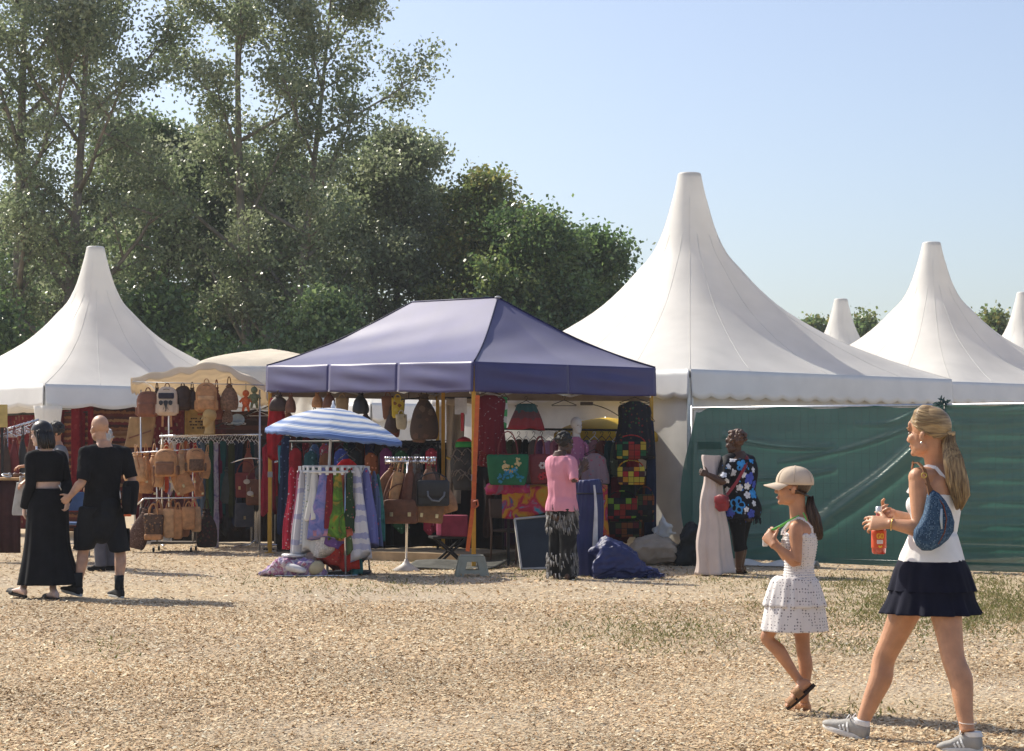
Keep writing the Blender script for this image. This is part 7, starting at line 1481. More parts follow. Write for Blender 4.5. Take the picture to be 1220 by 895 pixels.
DRESS = [('red and white patterned sundress with lilac trim', 352, 560, 652, 13, FLO((.45, .03, .06), (.6, .5, .55), (.3, .02, .05), s=26), None, .0, 1.9),
 ('white tiered dress with lilac bands on the near side', 362, 562, 663, 13, MP('stripe', [W_, W_, W_, LL_, W_], 3.4, .85, .1), None, .05, 1.8),
 ('white dress with green leaf print', 372, 562, 655, 12, FLO((.62, .62, .60), (.10, .20, .06), (.2, .3, .1), s=20, t=.12), None, .1, 1.6),
 ('short white cotton blouse', 377, 560, 618, 13, M((.66, .64, .60), .85, .15, .08, 8, .2, 200), None, .1, 1.2),
 ('slate blue tie dyed dress with fringed hem', 386, 560, 640, 14, MP('tie', [(.10, .12, .34), (.20, .22, .48), (.34, .26, .50), (.14, .17, .40)], 7, .85, .1), M((.45, .22, .30), .85), .0, 2.0),
 ('narrow dark red dress between two bright ones', 393, 558, 632, 9, FLO((.20, .02, .03), (.45, .1, .08), (.05, .1, .06), s=24), None, 0, 1.3),
 ('bright green and orange dress', 401, 560, 640, 12, MP('tie', [(.42, .18, .03), (.16, .30, .04), (.10, .22, .03), (.08, .14, .03), (.40, .26, .04), (.3, .05, .04)], 5.5, .85, .1), None, 0, 1.5),
 ('long tomato red gauze dress reaching the lowest hem', 407, 572, 676, 15, M((.42, .035, .022), .85, .15, .3, 9, .3, 120, transl=.15), None, 0, 2.2),
 ('dusty rose printed dress', 395, 580, 668, 14, FLO((.38, .04, .03), (.5, .2, .12), (.2, .02, .03), s=22), None, 0, 2.0),
 ('dark green printed blouse', 415, 560, 630, 9, FLO((.03, .06, .03), (.4, .1, .1), (.3, .3, .2), s=24), None, 0, 1.3),
 ('white tiered long skirt dress with blue bands', 424, 560, 664, 15, MP('stripe', [W_, W_, LL_, W_, (.34, .35, .54)], 3.1, .85, .1), None, 0, 2.0),
 ('lilac blue dress with red flower dots', 434, 560, 650, 15, FLO((.17, .18, .42), (.48, .05, .14), (.26, .28, .55), (.12, .14, .36), (.22, .24, .5), s=15, t=.2), None, 0, 1.9),
 ('blue grey floral dress', 443, 563, 648, 13, FLO((.10, .13, .25), (.4, .12, .2), (.18, .24, .36), (.06, .14, .12), s=22), None, 0, 1.6),
 ('teal dress at the shaded side of the rack', 447, 566, 640, 11, MP('tie', [(.02, .10, .09), (.05, .20, .18), (.02, .06, .06)], 6, .85), None, 0, 1.6),
 ('teal gauze skirt with a low hem', 422, 600, 682, 11, MP('tie', [(.02, .12, .12), (.04, .18, .16)], 8, .85), None, 0, 1.5),
 ('pink gauze dress hanging behind the chrome stool', 374, 620, 670, 20, M((.55, .42, .40), .85, .15, .15, 8, .2, 120, transl=.2), None, 0, 1.4)]
nD = len(DRESS)
for i, (lab, px, pt, pb, wpx, m, band, rz, bt) in enumerate(DRESS):
    off = (px-398)/48.0; off = max(-.98, min(.98, off)); Yo = YP-math.sqrt(1-off*off)*.40+ (.12 if i in (7, 8, 14, 15) else 0)
    garment(lab+' on the round dress rack', px+3.5*off, pt-2, pb, wpx*1.15, Yo, m, -off*.9+rz, 'dresses on the round rack', 'dress', 'dress', WHANG, max(1.5, bt*1.05), i, belt=band, flat=.36, topw=.62, hang=False)
for i in range(14):                                                           # dresses round the back
    a = PI*(i+.5)/14; p = DRC+V((.40*math.cos(a), .40*math.sin(a), 0)); px = CX+p.x*F/p.y
    m = [FLO((.10, .12, .30), (.5, .5, .6), s=20), MP('tie', [(.3, .03, .04), (.5, .2, .1)], 6, .85), M((.05, .06, .10), .85), M((.6, .6, .6), .85), FLO((.03, .03, .04), (.4, .05, .1), s=18)][i % 5]
    garment(['blue floral', 'red tie dyed', 'dark plain', 'white', 'black floral'][i % 5]+' dress at the shaded back of the round rack', px, 563, 640+rnd.uniform(-8, 14), 13, p.y, m, a, 'dresses at the back of the round rack', 'dress', 'dress', WHANG, 1.9, i+30, topw=.7, hang=False)
garment('red T-shirt on a hanger next to the parasol pole', 413, 546, 572, 26, YP+.75, CLOTH((.42, .015, .02)), 0, 'clothes in the navy stall', 'shirt', 't_shirt', HANG, 1.0, 3)
# chrome stool and bundle
T = place('stool', 'round chrome stool with crossed legs next to the dress rack', 'stool', 350, 689, 23.0, 0, z=0); zs = Zh(661, 22.9)
mb = MB(); mb.lathe([(.10, zs-.035), (.135, zs-.03), (.145, zs-.01), (.135, zs+.006), (.05, zs+.012)], (0, 0, 0), 26); mb.build('seat', M((.55, .55, .56), .35, .5, .08, metal=.5), T, world=False)
for k in range(4):
    a = PI/4+PI*k/2; mb = MB(); mb.tube([(.09*math.cos(a), .09*math.sin(a), zs-.03), (.06*math.cos(a), .06*math.sin(a), zs*.55), (.20*math.cos(a), .17*math.sin(a), .0)], .011, 7); mb.build('leg', CHROME, T, world=False)
mb = MB(); mb.tube([(.075*math.cos(t), .075*math.sin(t), zs*.52) for t in [2*PI*i/18 for i in range(18)]], .007, 6, True); mb.build('leg_ring', CHROME, T, world=False)
mb = MB(); mb.tube([(-.20, -.16, .012), (.16, -.18, .012), (.75, -.1, .012)], .010, 6); mb.build('floor_bar', CHROME, T, world=False)
def heap(name, label, cat, outl, Y, mat, depth, seed, group=None, amp=.03, vox=.012, fr=13, drape=None):
    """slumped pile of cloth: outl = list of (px, top row, base row) samples from one end to the other"""
    p0 = W(outl[len(outl)//2][0], outl[0][2], Y); T = thing(name, label, cat, (p0.x, Y, 0), 0, group); mb = MB(); secs = []
    for px, t, b in outl:
        zt, zb = Zh(t, Y), max(0, Zh(b, Y)); h = max(.02, zt-zb); secs.append((V((X(px, Y), Y, zb+h*.42)), UY, UZ, depth*(.35+.65*min(1, h/.25)), h*.58, 2.4))
    mb.loft(secs, 30, 6); r_ = random.Random(seed)
    for i in range(9):
        k = r_.randrange(1, len(outl)-1); px, t, b = outl[k]; zt = Zh(t, Y); c = V((X(px, Y)+r_.uniform(-.06, .06), Y+r_.uniform(-.7, .3)*depth, lerp(max(0, Zh(b, Y)), zt, r_.uniform(.25, .7)))); mb.ell(c, (r_.uniform(.07, .14), r_.uniform(.06, .12), r_.uniform(.03, .08)))
    mb.fuse('folds', mat, T, vox, 3, disp=lambda co: folds(amp, fr, seed, 1, .8)(co)+folds(amp*.4, fr*2.6, seed+1, 1, .7)(co))
    return T
T = heap('clothes_bundle', 'bundle of white, pink and violet clothes spilling out on the ground at the chrome stool', 'clothes', [(308, 682, 686), (322, 672, 686), (338, 662, 687), (352, 664, 688), (366, 664, 688), (380, 670, 688), (390, 680, 688)], 22.95, MP('tie', [(.55, .50, .52), (.30, .08, .20), (.60, .55, .58), (.20, .14, .36), (.5, .3, .38), (.6, .58, .55)], 5.5, .85), .16, 3, amp=.016, vox=.01, fr=24)
mb = MB(); o_ = W(376, 684, 22.86); mb.ell(o_+V((0, 0, .07)), (.10, .07, .07)); mb.wobble(.02, 20, 3); mb.build('cream_scarf', M((.5, .42, .26), .85), T)
mb = MB(); mb.ell(W(352, 684, 22.80)+V((0, 0, .06)), (.12, .06, .06)); mb.wobble(.02, 20, 5); mb.build('white_shirt', M((.66, .64, .64), .85), T)
# ================================================================== round leather bag rack
YG = 24.0
T = thing('bag_rack', 'round rack of leather bags on a single pole with a white cone base', 'rack', (X(484, YG), YG, 0)); c_ = W(489, 550, YG)
mb = MB(); mb.lathe([(.16, 0), (.17, .012), (.05, .085), (.026, .12), (.02, .14)], (X(484, YG), YG, 0), 22); mb.build('cone_base', M((.62, .58, .54), .5, name='base_white'), T)
mb = MB(); mb.tube([V((X(484, YG), YG, .1)), V((X(486, YG), YG, c_.z))], .016, 9); mb.build('pole', CHROME, T)
mb = MB(); mb.tube([c_+V((.30*math.cos(t), .30*math.sin(t), 0)) for t in [2*PI*i/30 for i in range(30)]], .013, 7, True); mb.build('ring', CHROME, T)
for k in range(3): a = k*PI/3; mb = MB(); mb.tube([c_+V((.30*math.cos(a), .30*math.sin(a), 0)), c_-V((.30*math.cos(a), .30*math.sin(a), 0))], .009, 6); mb.build('spoke', CHROME, T)
for k in range(24):
    a = 2*PI*k/24; p = c_+V((.30*math.cos(a), .30*math.sin(a), 0)); mb = MB(); mb.tube([p+V((0, 0, -.03)), p+V((0, 0, .035))], .007, 5); mb.ell(p+V((0, 0, .045)), (.016, .016, .014), None, 8, 6); mb.build('hook', CHROME, T)
slouch('tan soft bag swinging outwards at the near end of the round bag rack', 452, 553, 590, 17, YG-.12, M((.30, .13, .06), .5, .4, .25, 14, .25), 0, 'bags on the round bag rack', tilt=.42)
slouch('brown soft bag hanging next to the swinging tan bag', 462, 556, 600, 17, YG-.2, BROWN, 0, 'bags on the round bag rack', tilt=.25)
tote('light tan long bag hanging on the round bag rack', 468, 562, 598, 13, YG-.26, TAN2, .2, 'bags on the round bag rack', tilt=.22)
slouch('dark red brown bag behind the light tan long bag', 474, 556, 596, 16, YG-.1, M((.12, .035, .025), .5), 0, 'bags on the round bag rack', tilt=.12)
satchel('large brown leather satchel with studs low on the round bag rack', 478, 596, 624, 40, YG-.32, BROWN, -.1, 'bags on the round bag rack', .3)
satchel('tan flat satchel under the black handbag', 510, 601, 623, 34, YG-.26, M((.24, .115, .045), .5, .4, .25, 14, .25), .15, 'bags on the round bag rack', .25, tilt=.08)
HB = satchel('black leather handbag with curved grey handle', 516, 573, 603, 38, YG-.42, BLACKL, .1, 'bags on the round bag rack', .1, handle=False, buckle=False)
mb = MB(); oh = V((.03, -.10, .06)); mb.tube([oh+V(q) for q in ((-.10, 0, .12), (-.095, -.012, .06), (-.05, -.015, .01), (.03, -.015, .0), (.09, -.012, .06), (.10, 0, .11))], .011, 8); mb.build('front_handle', M((.16, .17, .19), .4), HB, world=False)
slouch('black crumpled bag hanging behind the handbag', 500, 560, 600, 20, YG+.05, BLACKL, 0, 'bags on the round bag rack')
slouch('reddish brown pleated bag at the middle of the round bag rack', 487, 556, 600, 18, YG-.33, M((.16, .055, .03), .5, .4, .25, 14, .25), 0, 'bags on the round bag rack', tilt=.05)
slouch('dark brown long bag beside the black handbag on the round rack', 498, 557, 604, 16, YG-.36, DBROWN, 0, 'bags on the round bag rack')
slouch('copper brown bag above the black handbag', 511, 555, 584, 17, YG-.30, M((.20, .09, .045), .5, .4, .25, 14, .25), 0, 'bags on the round bag rack')
slouch('tan and copper bag hanging at the far end of the round bag rack', 537, 574, 610, 20, YG+.0, M((.32, .16, .07), .5, .4, .3, 18, .25), 0, 'bags on the round bag rack', tilt=-.25)
slouch('dark brown bag at the back of the round bag rack', 516, 556, 586, 18, YG+.3, DBROWN, 0, 'bags on the round bag rack')
slouch('brown bag at the back of the round bag rack behind the black bag', 488, 556, 592, 18, YG+.3, BROWN, 0, 'bags on the round bag rack')
# ================================================================== inside the navy stall
# timber floor edge
T = thing('timber_platform', 'low platform of weathered planks at the edge of the navy stall', 'platform', (X(500, 26.2), 26.2, 0)); PLK = M((.26, .20, .13), .85, .15, .25, 5, .3, 40, name='grey_plank')
pa, pb_ = W(425, 664, 26.6), W(572, 668, 25.6); pa.z = pb_.z = 0; pd = (pb_-pa).normalized(); pn = V((-pd.y, pd.x, 0))
for i in range(8):
    mb = MB(); c1_, c2_ = pa+pn*(.02+.15*i), pb_+pn*(.02+.15*i); mb.bar(c1_+V((0, 0, .10+.004*(i % 3))), c2_+V((0, 0, .10+.004*((i+1) % 3))), .14, .035); mb.build('plank', PLK, T, False, bevel=.004)
for t in (.04, .5, .96): mb = MB(); q = pa.lerp(pb_, t); mb.bar(q-pn*.04+V((0, 0, .04)), q+pn*1.2+V((0, 0, .04)), .07, .08); mb.build('joist', PLK, T, False)
mb = MB(); mb.bar(pa-pn*.075+V((0, 0, .06)), pb_-pn*.075+V((0, 0, .06)), .03, .12); mb.build('edge_plank', M((.38, .28, .17), .85, .15, .2, 5, .3, 40), T, False, bevel=.004)
T = place('floor_mat', 'dark mat sloping off the platform by the grey step stool', 'mat', 525, 681, 24.2, 0, z=0); mb = MB(); mb.grid(lambda u, v: V((-.55+1.15*u+.22*v, v*.62, .012+.07*v*v+.012*math.sin(u*7))), 20, 8); mb.build('mat_sheet', M((.10, .10, .09), .9, .1, .3, 6, .4, 60), T, world=False, solid=.012)
# black folding trestle stool with pink cushion
T = place('folding_stool', 'black folding stool with crossed legs and a pink box on top', 'stool', 536, 672, 25.3, .2, z=0); zf = Zh(640, 25.3)
for y in (-.14, .14):
    for q in (-1, 1): mb = MB(); mb.bar((q*.20, y+q*.012, 0), (-q*.20, y+q*.012, zf), .03, .02, UY); mb.build('leg', BLACKM, T, False, world=False)
mb = MB(); mb.box((0, 0, zf), (.50, .36, .03)); mb.build('seat', BLACKM, T, False, world=False, bevel=.008)
mb = MB(); mb.box((0, 0, zf*.5), (.04, .30, .02)); mb.build('pivot_bar', BLACKM, T, False, world=False)
T = place('pink_box', 'pink and maroon fabric box standing on the black folding stool', 'box', 538, 639.5, 25.25); mb = MB(); mb.box((.03, 0, .14), (.36, .26, .27)); mb.build('box_body', M((.22, .03, .06), .8), T, False, world=False, bevel=.02); mb = MB(); mb.box((-.155, -.02, .12), (.06, .26, .20)); mb.build('pink_side', M((.55, .13, .22), .8), T, False, world=False, bevel=.015)
# grey plastic step stool
T = place('step_stool', 'grey plastic step stool at the foot of the near yellow leg', 'stool', 562, 687, 22.95, .08, z=0); PLS = M((.30, .30, .235), .5, .35, .1, 8, .05, name='grey_plastic'); hS = Zh(661, 22.95); wT, wB, dT, dB = .27, .37, .2, .27
mb = MB(); mb.box((0, 0, hS-.012), (wT, dT, .024)); mb.build('top', PLS, T, False, world=False, bevel=.01)
for q in (-1, 1):
    def sidewall(hole, a0, a1, b0, b1): pass
    o = [(-wB/2, 0), (-wB/2+.06, 0), (-wB/2+.075, .05), (-.06, .075), (.06, .075), (wB/2-.075, .05), (wB/2-.06, 0), (wB/2, 0), (wT/2, hS-.02), (-wT/2, hS-.02)]
    y0, y1 = q*dB/2, q*dT/2; P3 = lambda x, z, t: V((x, lerp(y0, y1, z/hS)+t, z)); mb = MB()
    # two side legs and a lintel leave the arched opening
    for qq in (-1, 1):
        pl = [(qq*wB/2, 0), (qq*(wB/2-.085), 0), (qq*(wB/2-.11), .10), (qq*(wT/2-.075), .17), (qq*(wT/2-.07), hS-.05), (qq*wT/2, hS-.02)]
        n_ = len(pl); mb.add([P3(x, z, -.008) for x, z in pl]+[P3(x, z, .008) for x, z in pl], [tuple(range(n_)), tuple(range(n_, 2*n_))[::-1]]+[(i, (i+1) % n_, n_+(i+1) % n_, n_+i) for i in range(n_)])
    pl = [(-wT/2, hS-.075), (wT/2, hS-.075), (wT/2, hS-.02), (-wT/2, hS-.02)]; n_ = 4; mb.add([P3(x, z, -.009) for x, z in pl]+[P3(x, z, .009) for x, z in pl], [tuple(range(n_)), tuple(range(n_, 2*n_))[::-1]]+[(i, (i+1) % n_, n_+(i+1) % n_, n_+i) for i in range(n_)])
    pl = [(-wB/2+.085, .035), (wB/2-.085, .035), (wB/2-.095, .075), (-wB/2+.095, .075)]; mb.add([P3(x, z, -.007) for x, z in pl]+[P3(x, z, .007) for x, z in pl], [tuple(range(n_)), tuple(range(n_, 2*n_))[::-1]]+[(i, (i+1) % n_, n_+(i+1) % n_, n_+i) for i in range(n_)])
    mb.build('side_panel', PLS, T, False, world=False)
    mb = MB(); mb.bar((q*wB/2*.98, -dB/2, 0), (q*wT/2*.98, -dT/2, hS-.02), .03, .03, UX); mb.bar((q*wB/2*.98, dB/2, 0), (q*wT/2*.98, dT/2, hS-.02), .03, .03, UX); mb.bar((q*wB*.42, -dB*.44, .11), (q*wB*.42, dB*.44, .11), .012, .05); mb.build('leg_frame', PLS, T, False, world=False, bevel=.006)
# top row of bags hanging along the far edge of the canopy
TOPB = [('slouch', 'brown bag', 346, 475, 492, 14, BROWN), ('slouch', 'tan small bag', 378, 472, 486, 14, TAN), ('slouch', 'dark brown bag', 392, 472, 488, 16, BROWN), ('tote', 'ochre flat bag', 408, 474, 492, 16, M((.30, .20, .10), .7)), ('slouch', 'black gathered bag', 430, 473, 493, 20, BLACKL), ('tote', 'reddish brown bag', 462, 472, 500, 14, M((.19, .08, .04), .6)), ('tote', 'yellow printed bag', 474, 474, 498, 16, MP('floral', [(.50, .36, .04), (.22, .09, .03), (.55, .42, .08)], 14, .8)), ('tote', 'cream tag like bag', 478, 494, 512, 14, M((.50, .42, .27), .8)), ('slouch', 'dark brown bag under the yellow one', 466, 494, 516, 16, DBROWN)]
YT2 = 27.6
for i, (k, nm, px, a, b, w_, m) in enumerate(TOPB):
    Y_ = lerp(28.0, 25.4, (px-330)/200)
    if k == 'slouch': slouch(nm+' hanging under the long side of the navy canopy', px, a-4, b, w_, Y_+.25, m, 0, 'bags under the long canopy side')
    else: tote(nm+' hanging under the long side of the navy canopy', px, a, b, w_, Y_+.25, m, 0, 'bags under the long canopy side', hand=.3)
slouch('large dark brown patchwork bag hanging beside the wrapped canopy leg', 505, 470, 524, 34, 26.0, MP('floral', [(.075, .045, .03), (.11, .06, .04), (.05, .035, .025), (.14, .09, .06)], 9, .7), 0, 'bags under the long canopy side', flat=.5)
T = place('clothes_hook', 'black double hook hanging under the canopy beside the large brown bag', 'hook', 487, 476, 26.2); mb = MB(); mb.tube([(-.1, 0, 0), (.14, 0, .02)], .01, 6); mb.tube([(.14, 0, -.04), (.14, 0, .05)], .01, 6); mb.build('hook_bar', BLACKM, T, world=False); mb = MB(); mb.tube([(0, 0, 0), (0, 0, .1)], .006, 5); mb.build('stem', BLACKM, T, world=False)
rack_rail('black rail of garments along the back of the navy stall', V((X(338, 28.1), 28.1, 1.66)), V((X(470, 29.2), 29.2, 1.66)), name='clothes_rail', mat=BLACKM)
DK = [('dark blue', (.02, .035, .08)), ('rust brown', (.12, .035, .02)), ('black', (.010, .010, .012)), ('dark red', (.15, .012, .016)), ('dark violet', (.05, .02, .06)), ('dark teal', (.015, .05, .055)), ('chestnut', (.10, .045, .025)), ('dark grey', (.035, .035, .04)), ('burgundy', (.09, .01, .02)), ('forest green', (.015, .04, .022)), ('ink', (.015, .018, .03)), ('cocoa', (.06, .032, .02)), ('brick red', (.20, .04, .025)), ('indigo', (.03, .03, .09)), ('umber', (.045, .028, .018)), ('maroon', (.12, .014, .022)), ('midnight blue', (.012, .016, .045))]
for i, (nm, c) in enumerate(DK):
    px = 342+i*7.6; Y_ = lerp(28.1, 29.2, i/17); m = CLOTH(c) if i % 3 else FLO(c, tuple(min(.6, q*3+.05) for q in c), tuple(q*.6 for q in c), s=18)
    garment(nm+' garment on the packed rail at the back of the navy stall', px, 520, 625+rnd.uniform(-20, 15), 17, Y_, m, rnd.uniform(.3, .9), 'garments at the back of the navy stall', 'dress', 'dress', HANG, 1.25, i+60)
garment('blue and white patterned blouse beside the red T-shirt', 374, 530, 590, 14, 27.5, FLO((.05, .10, .2), (.4, .45, .5), (.1, .2, .3), s=22), .2, 'clothes in the navy stall', 'blouse', 'blouse', seed=2)
garment('red and blue patterned blouse above the dress rack', 388, 528, 580, 16, 27.4, FLO((.25, .03, .05), (.1, .15, .4), (.5, .4, .4), s=22), -.2, 'clothes in the navy stall', 'blouse', 'blouse', seed=5)
rack_rail('dark rail of leather jackets behind the round bag rack', V((X(455, 27.6), 27.6, 1.55)), V((X(540, 27.2), 27.2, 1.55)), name='clothes_rail', mat=BLACKM)
for i in range(10):
    px = 459+i*8; nm = ['dark chocolate', 'black', 'dark green', 'brown', 'deep black', 'dark plum', 'smoky grey', 'dark umber', 'sooty', 'bottle green'][i]; c = [(.05, .025, .016), (.012, .011, .012), (.012, .03, .02), (.09, .045, .028), (.007, .007, .008), (.04, .012, .03), (.04, .04, .042), (.05, .03, .02), (.018, .016, .016), (.012, .04, .025)][i]
    garment(nm+' jacket hanging in the row behind the round bag rack', px, 534, 604+rnd.uniform(-8, 12), 20, 27.5-.03*i, M(c, .6, .3, .2, 12, .2), rnd.uniform(.2, .9), 'jackets behind the round bag rack', 'jacket', 'jacket', HANG, 1.05, i+90, sleeves=True)
# wrapped leg with cloth strip
T = thing('wrapped_curtain', 'tan cloth curtain tied round the inner canopy leg', 'curtain', (X(545, 26.9), 26.9, 0)); TANC = M((.40, .33, .25), .85, .1, .1, 4, .15, 60, name='tan_curtain')
mb = MB(); mb.grid(lambda u, v: W(lerp(532, 554-6*v, u)+1.2*math.sin(u*9), lerp(478, 600, v), 26.9+.05*math.sin(u*11+v*4)), 14, 20); mb.build('cloth', TANC, T, solid=.01); mb = MB(); mb.tube([W(531, 474, 26.9), W(570, 474, 26.0)], .014, 6); mb.build('rod', BLACKM, T)
mb = MB(); mb.grid(lambda u, v: W(lerp(532, 572, u), 474+8*v+1.5*math.sin(u*8), lerp(26.85, 26.0, u)), 16, 3); mb.build('top_flap', TANC, T, solid=.008)
mb = MB(); mb.tube([W(532, 545, 26.75), W(543, 550, 26.7), W(552, 545, 26.8)], .018, 7); mb.build('tie_band', M((.45, .28, .05), .6), T)
T = place('inner_leg', 'yellow canopy leg behind the large brown patchwork bag', 'post', 528, 640, 26.95, z=0); mb = MB(); mb.box((0, 0, 1.15), (.05, .05, 2.3)); mb.build('shaft', YELLOW, T, False, world=False, bevel=.005); mb = MB(); mb.box((0, 0, .006), (.12, .12, .012)); mb.build('foot_plate', YELLOW, T, False, world=False)
# mannequin torso with dark beads, red and green hat
T = place('bust_form', 'display bust draped with strings of dark beads, a red and green cap on top', 'mannequin', 553, 584, 26.4); mb = MB(); mb.loft([(V((0, 0, 0)), UX, UY, .13, .10), (V((0, 0, .2)), UX, UY, .17, .12), (V((0, 0, .42)), UX, UY, .18, .12), (V((0, 0, .55)), UX, UY, .10, .09), (V((0, 0, .60)), UX, UY, .055, .055), (V((0, 0, .68)), UX, UY, .05, .05)], 20, 3); mb.build('torso', M((.05, .045, .04), .8), T, world=False)
mb = MB(); r_ = random.Random(3)
for i in range(26):
    a = r_.uniform(0, 2*PI); zz = r_.uniform(.05, .5); ra = .165+.01*r_.random(); mb.tube([(ra*math.cos(a+.25*q), ra*.75*math.sin(a+.25*q), zz+.09*abs(math.sin(q*.8))) for q in range(6)], .008, 5)
mb.build('bead_strings', M((.16, .12, .09), .4, .5, .7, 40), T, world=False)
T2 = place('knit_cap', 'red and green cap on top of the display bust', 'cap', 553, 533, 26.4); mb = MB(); mb.lathe([(.115, 0), (.12, .03), (.105, .075)], (0, 0, 0), 20); mb.build('green_band', M((.04, .30, .06), .85), T2, world=False); mb = MB(); mb.lathe([(.105, .076), (.075, .115), (.02, .14), (.001, .142)], (0, 0, 0), 20); mb.build('red_crown', M((.42, .03, .03), .85), T2, world=False)
T2 = place('paper_tag', 'white paper tag with a red strip hanging in the stall opening', 'tag', 549, 511, 26.2); mb = MB(); mb.box((0, 0, .30), (.16, .008, .22)); mb.build('paper', M((.66, .66, .66), .7), T2, False, world=False); mb = MB(); mb.box((.02, -.006, .09), (.04, .008, .24)); mb.build('red_strip', M((.5, .05, .06), .7), T2, False, world=False)
# -------- right opening
garment('dark red garment with silver sequin pattern hanging at the near canopy leg', 584, 470, 540, 34, 24.85, FLO((.13, .012, .02), (.55, .5, .5), (.20, .02, .03), (.08, .01, .015), (.4, .35, .36), s=30, t=.16), 0, 'clothes at the canopy front', 'dress', 'sequin_dress', HANG, .9, 7, topw=1)
garment('lower dark red skirt below the sequin garment', 588, 528, 556, 32, 24.95, FLO((.14, .015, .02), (.3, .25, .22), (.05, .02, .02), s=30), 0, 'clothes at the canopy front', 'skirt', 'skirt', HANG, 1.1, 8, hang=False)
garment('narrow green and white strip of cloth beside the sequin garment', 601, 474, 510, 6, 24.9, MP('stripe', [(.06, .30, .10), (.5, .5, .45)], 6, .8), 0, 'clothes at the canopy front', 'scarf', 'scarf', seed=8)
garment('tie dyed skirt, teal above and red below, hanging from the canopy', 627, 482, 511, 34, 26.0, bpy.data.materials.get('x') or MP('stripe', [(.34, .04, .05), (.30, .05, .06), (.16, .07, .08), (.05, .13, .14), (.04, .12, .13)], 2.15, .85), 0, 'clothes at the canopy front', 'skirt', 'skirt', HANG, 1.15, 9, hang=True, topw=.9)
rack_rail('dark pole with rows of tops across the open side of the navy stall', V((X(596, 26.7), 26.7, Zh(511, 26.7))), V((X(762, 26.3), 26.3, Zh(513, 26.3))), name='clothes_rail', mat=BLACKM)
TOPS = [('grey flecked', (.10, .09, .08)), ('olive', (.06, .06, .03)), ('dark brown', (.05, .03, .02)), ('black', (.012, .012, .013)), ('taupe', (.12, .09, .075)), ('violet', (.12, .04, .10)), ('lilac pink', (.42, .2, .32)), ('rose', (.36, .12, .16)), ('wine', (.13, .015, .025)), ('ochre', (.24, .12, .03)), ('mustard red', (.26, .07, .03)), ('grey', (.14, .13, .13)), ('dusky pink', (.30, .14, .15)), ('brown red', (.15, .04, .03)), ('dark teal', (.02, .05, .05)), ('sage', (.09, .11, .07)), ('dark grey', (.03, .03, .032)), ('crimson', (.2, .015, .02))]
for i, (nm, c) in enumerate(TOPS):
    px = 600+i*9; Y_ = 26.7-.4*i/18-.02; m = FLO(c, tuple(min(.6, q*2.5+.05) for q in c), tuple(q*.5 for q in c), s=20) if i % 2 else CLOTH(c)
    garment(nm+' top on the dark pole across the open side of the navy stall', px, 524, 566+rnd.uniform(-5, 8), 18, Y_, m, rnd.uniform(.35, .9), 'tops on the dark pole', 'shirt', 'top', HANG if i % 3 else WHANG, 1.02, i+120)
for i in range(16):
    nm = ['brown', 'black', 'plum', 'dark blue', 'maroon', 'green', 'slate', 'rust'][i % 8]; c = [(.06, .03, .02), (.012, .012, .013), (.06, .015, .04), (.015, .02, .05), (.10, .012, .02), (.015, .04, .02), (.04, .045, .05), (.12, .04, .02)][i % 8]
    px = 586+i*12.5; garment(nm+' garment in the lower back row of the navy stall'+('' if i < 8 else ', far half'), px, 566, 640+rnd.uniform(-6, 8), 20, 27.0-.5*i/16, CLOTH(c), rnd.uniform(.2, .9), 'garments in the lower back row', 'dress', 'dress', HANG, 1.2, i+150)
rack_rail('low rail carrying the lower back row of garments', V((X(582, 27.1), 27.1, Zh(560, 27.1))), V((X(778, 26.6), 26.6, Zh(560, 26.6))), name='clothes_rail', mat=BLACKM)
foam_head('white round mannequin head above the tops on the dark pole', 687, 497, 525, 26.2, M((.66, .62, .58), .6, .3, .06, 20, .05), .6)
garment('pink printed blouse on the white mannequin', 687, 521, 570, 24, 26.15, FLO((.45, .16, .28), (.6, .35, .45), (.3, .1, .3), s=24), 0, 'tops on the dark pole', 'blouse', 'blouse', HANG, 1, 4, hang=False, sleeves=True)
# green tote, maroon tote
GT = M((.015, .12, .05), .7, .25, .15, 8, .2, 120, name='green_cloth')
def beadwork(T, w, h, d):
    r_ = random.Random(5)
    for cx, cz, c, n in ((-.08, .62, (.55, .42, .2), 16), (.30, .70, (.55, .42, .2), 14), (-.02, .35, (.02, .22, .36), 16), (.16, .45, (.03, .25, .40), 16), (.36, .25, (.02, .2, .3), 12), (-.2, .2, (.03, .2, .32), 12), (.08, .5, (.5, .32, .06), 8)):
        mb = MB()
        for i in range(n): x, z = (cx+r_.gauss(0, .05))*w*.8, (cz+r_.gauss(0, .06))*h; mb.ell((x, -d*.5*math.sqrt(max(.1, 1-(x/w*1.9)**2))-.006, z), (.016, .006, .016), None, 7, 4)
        mb.build('embroidery', M(c, .6), T, True, world=False)
tote('large green cloth tote bag with blue and gold embroidered flowers', 605, 541, 578, 50, 24.75, GT, .0, 'cloth bags at the canopy front', hand=.85, handm=M((.16, .03, .03), .7), taper=.88, d_=.24, extra=beadwork)
def dotflower(T, w, h, d):
    for x, z, c in ((.1, .62, (.6, .5, .45)), (.05, .25, (.45, .03, .04)), (.2, .3, (.45, .03, .04))):
        mb = MB()
        for k in range(6): a = PI*k/3; mb.ell((x*w+.03*math.cos(a), -d*.5-.008, z*h+.03*math.sin(a)), (.018, .007, .018), None, 7, 4)
        mb.build('flower_patch', M(c, .6), T, world=False)
tote('maroon cloth tote bag with flower patches next to the green one', 643, 541, 577, 26, 24.95, MAROON, .1, 'cloth bags at the canopy front', hand=.7, d_=.3, extra=dotflower)
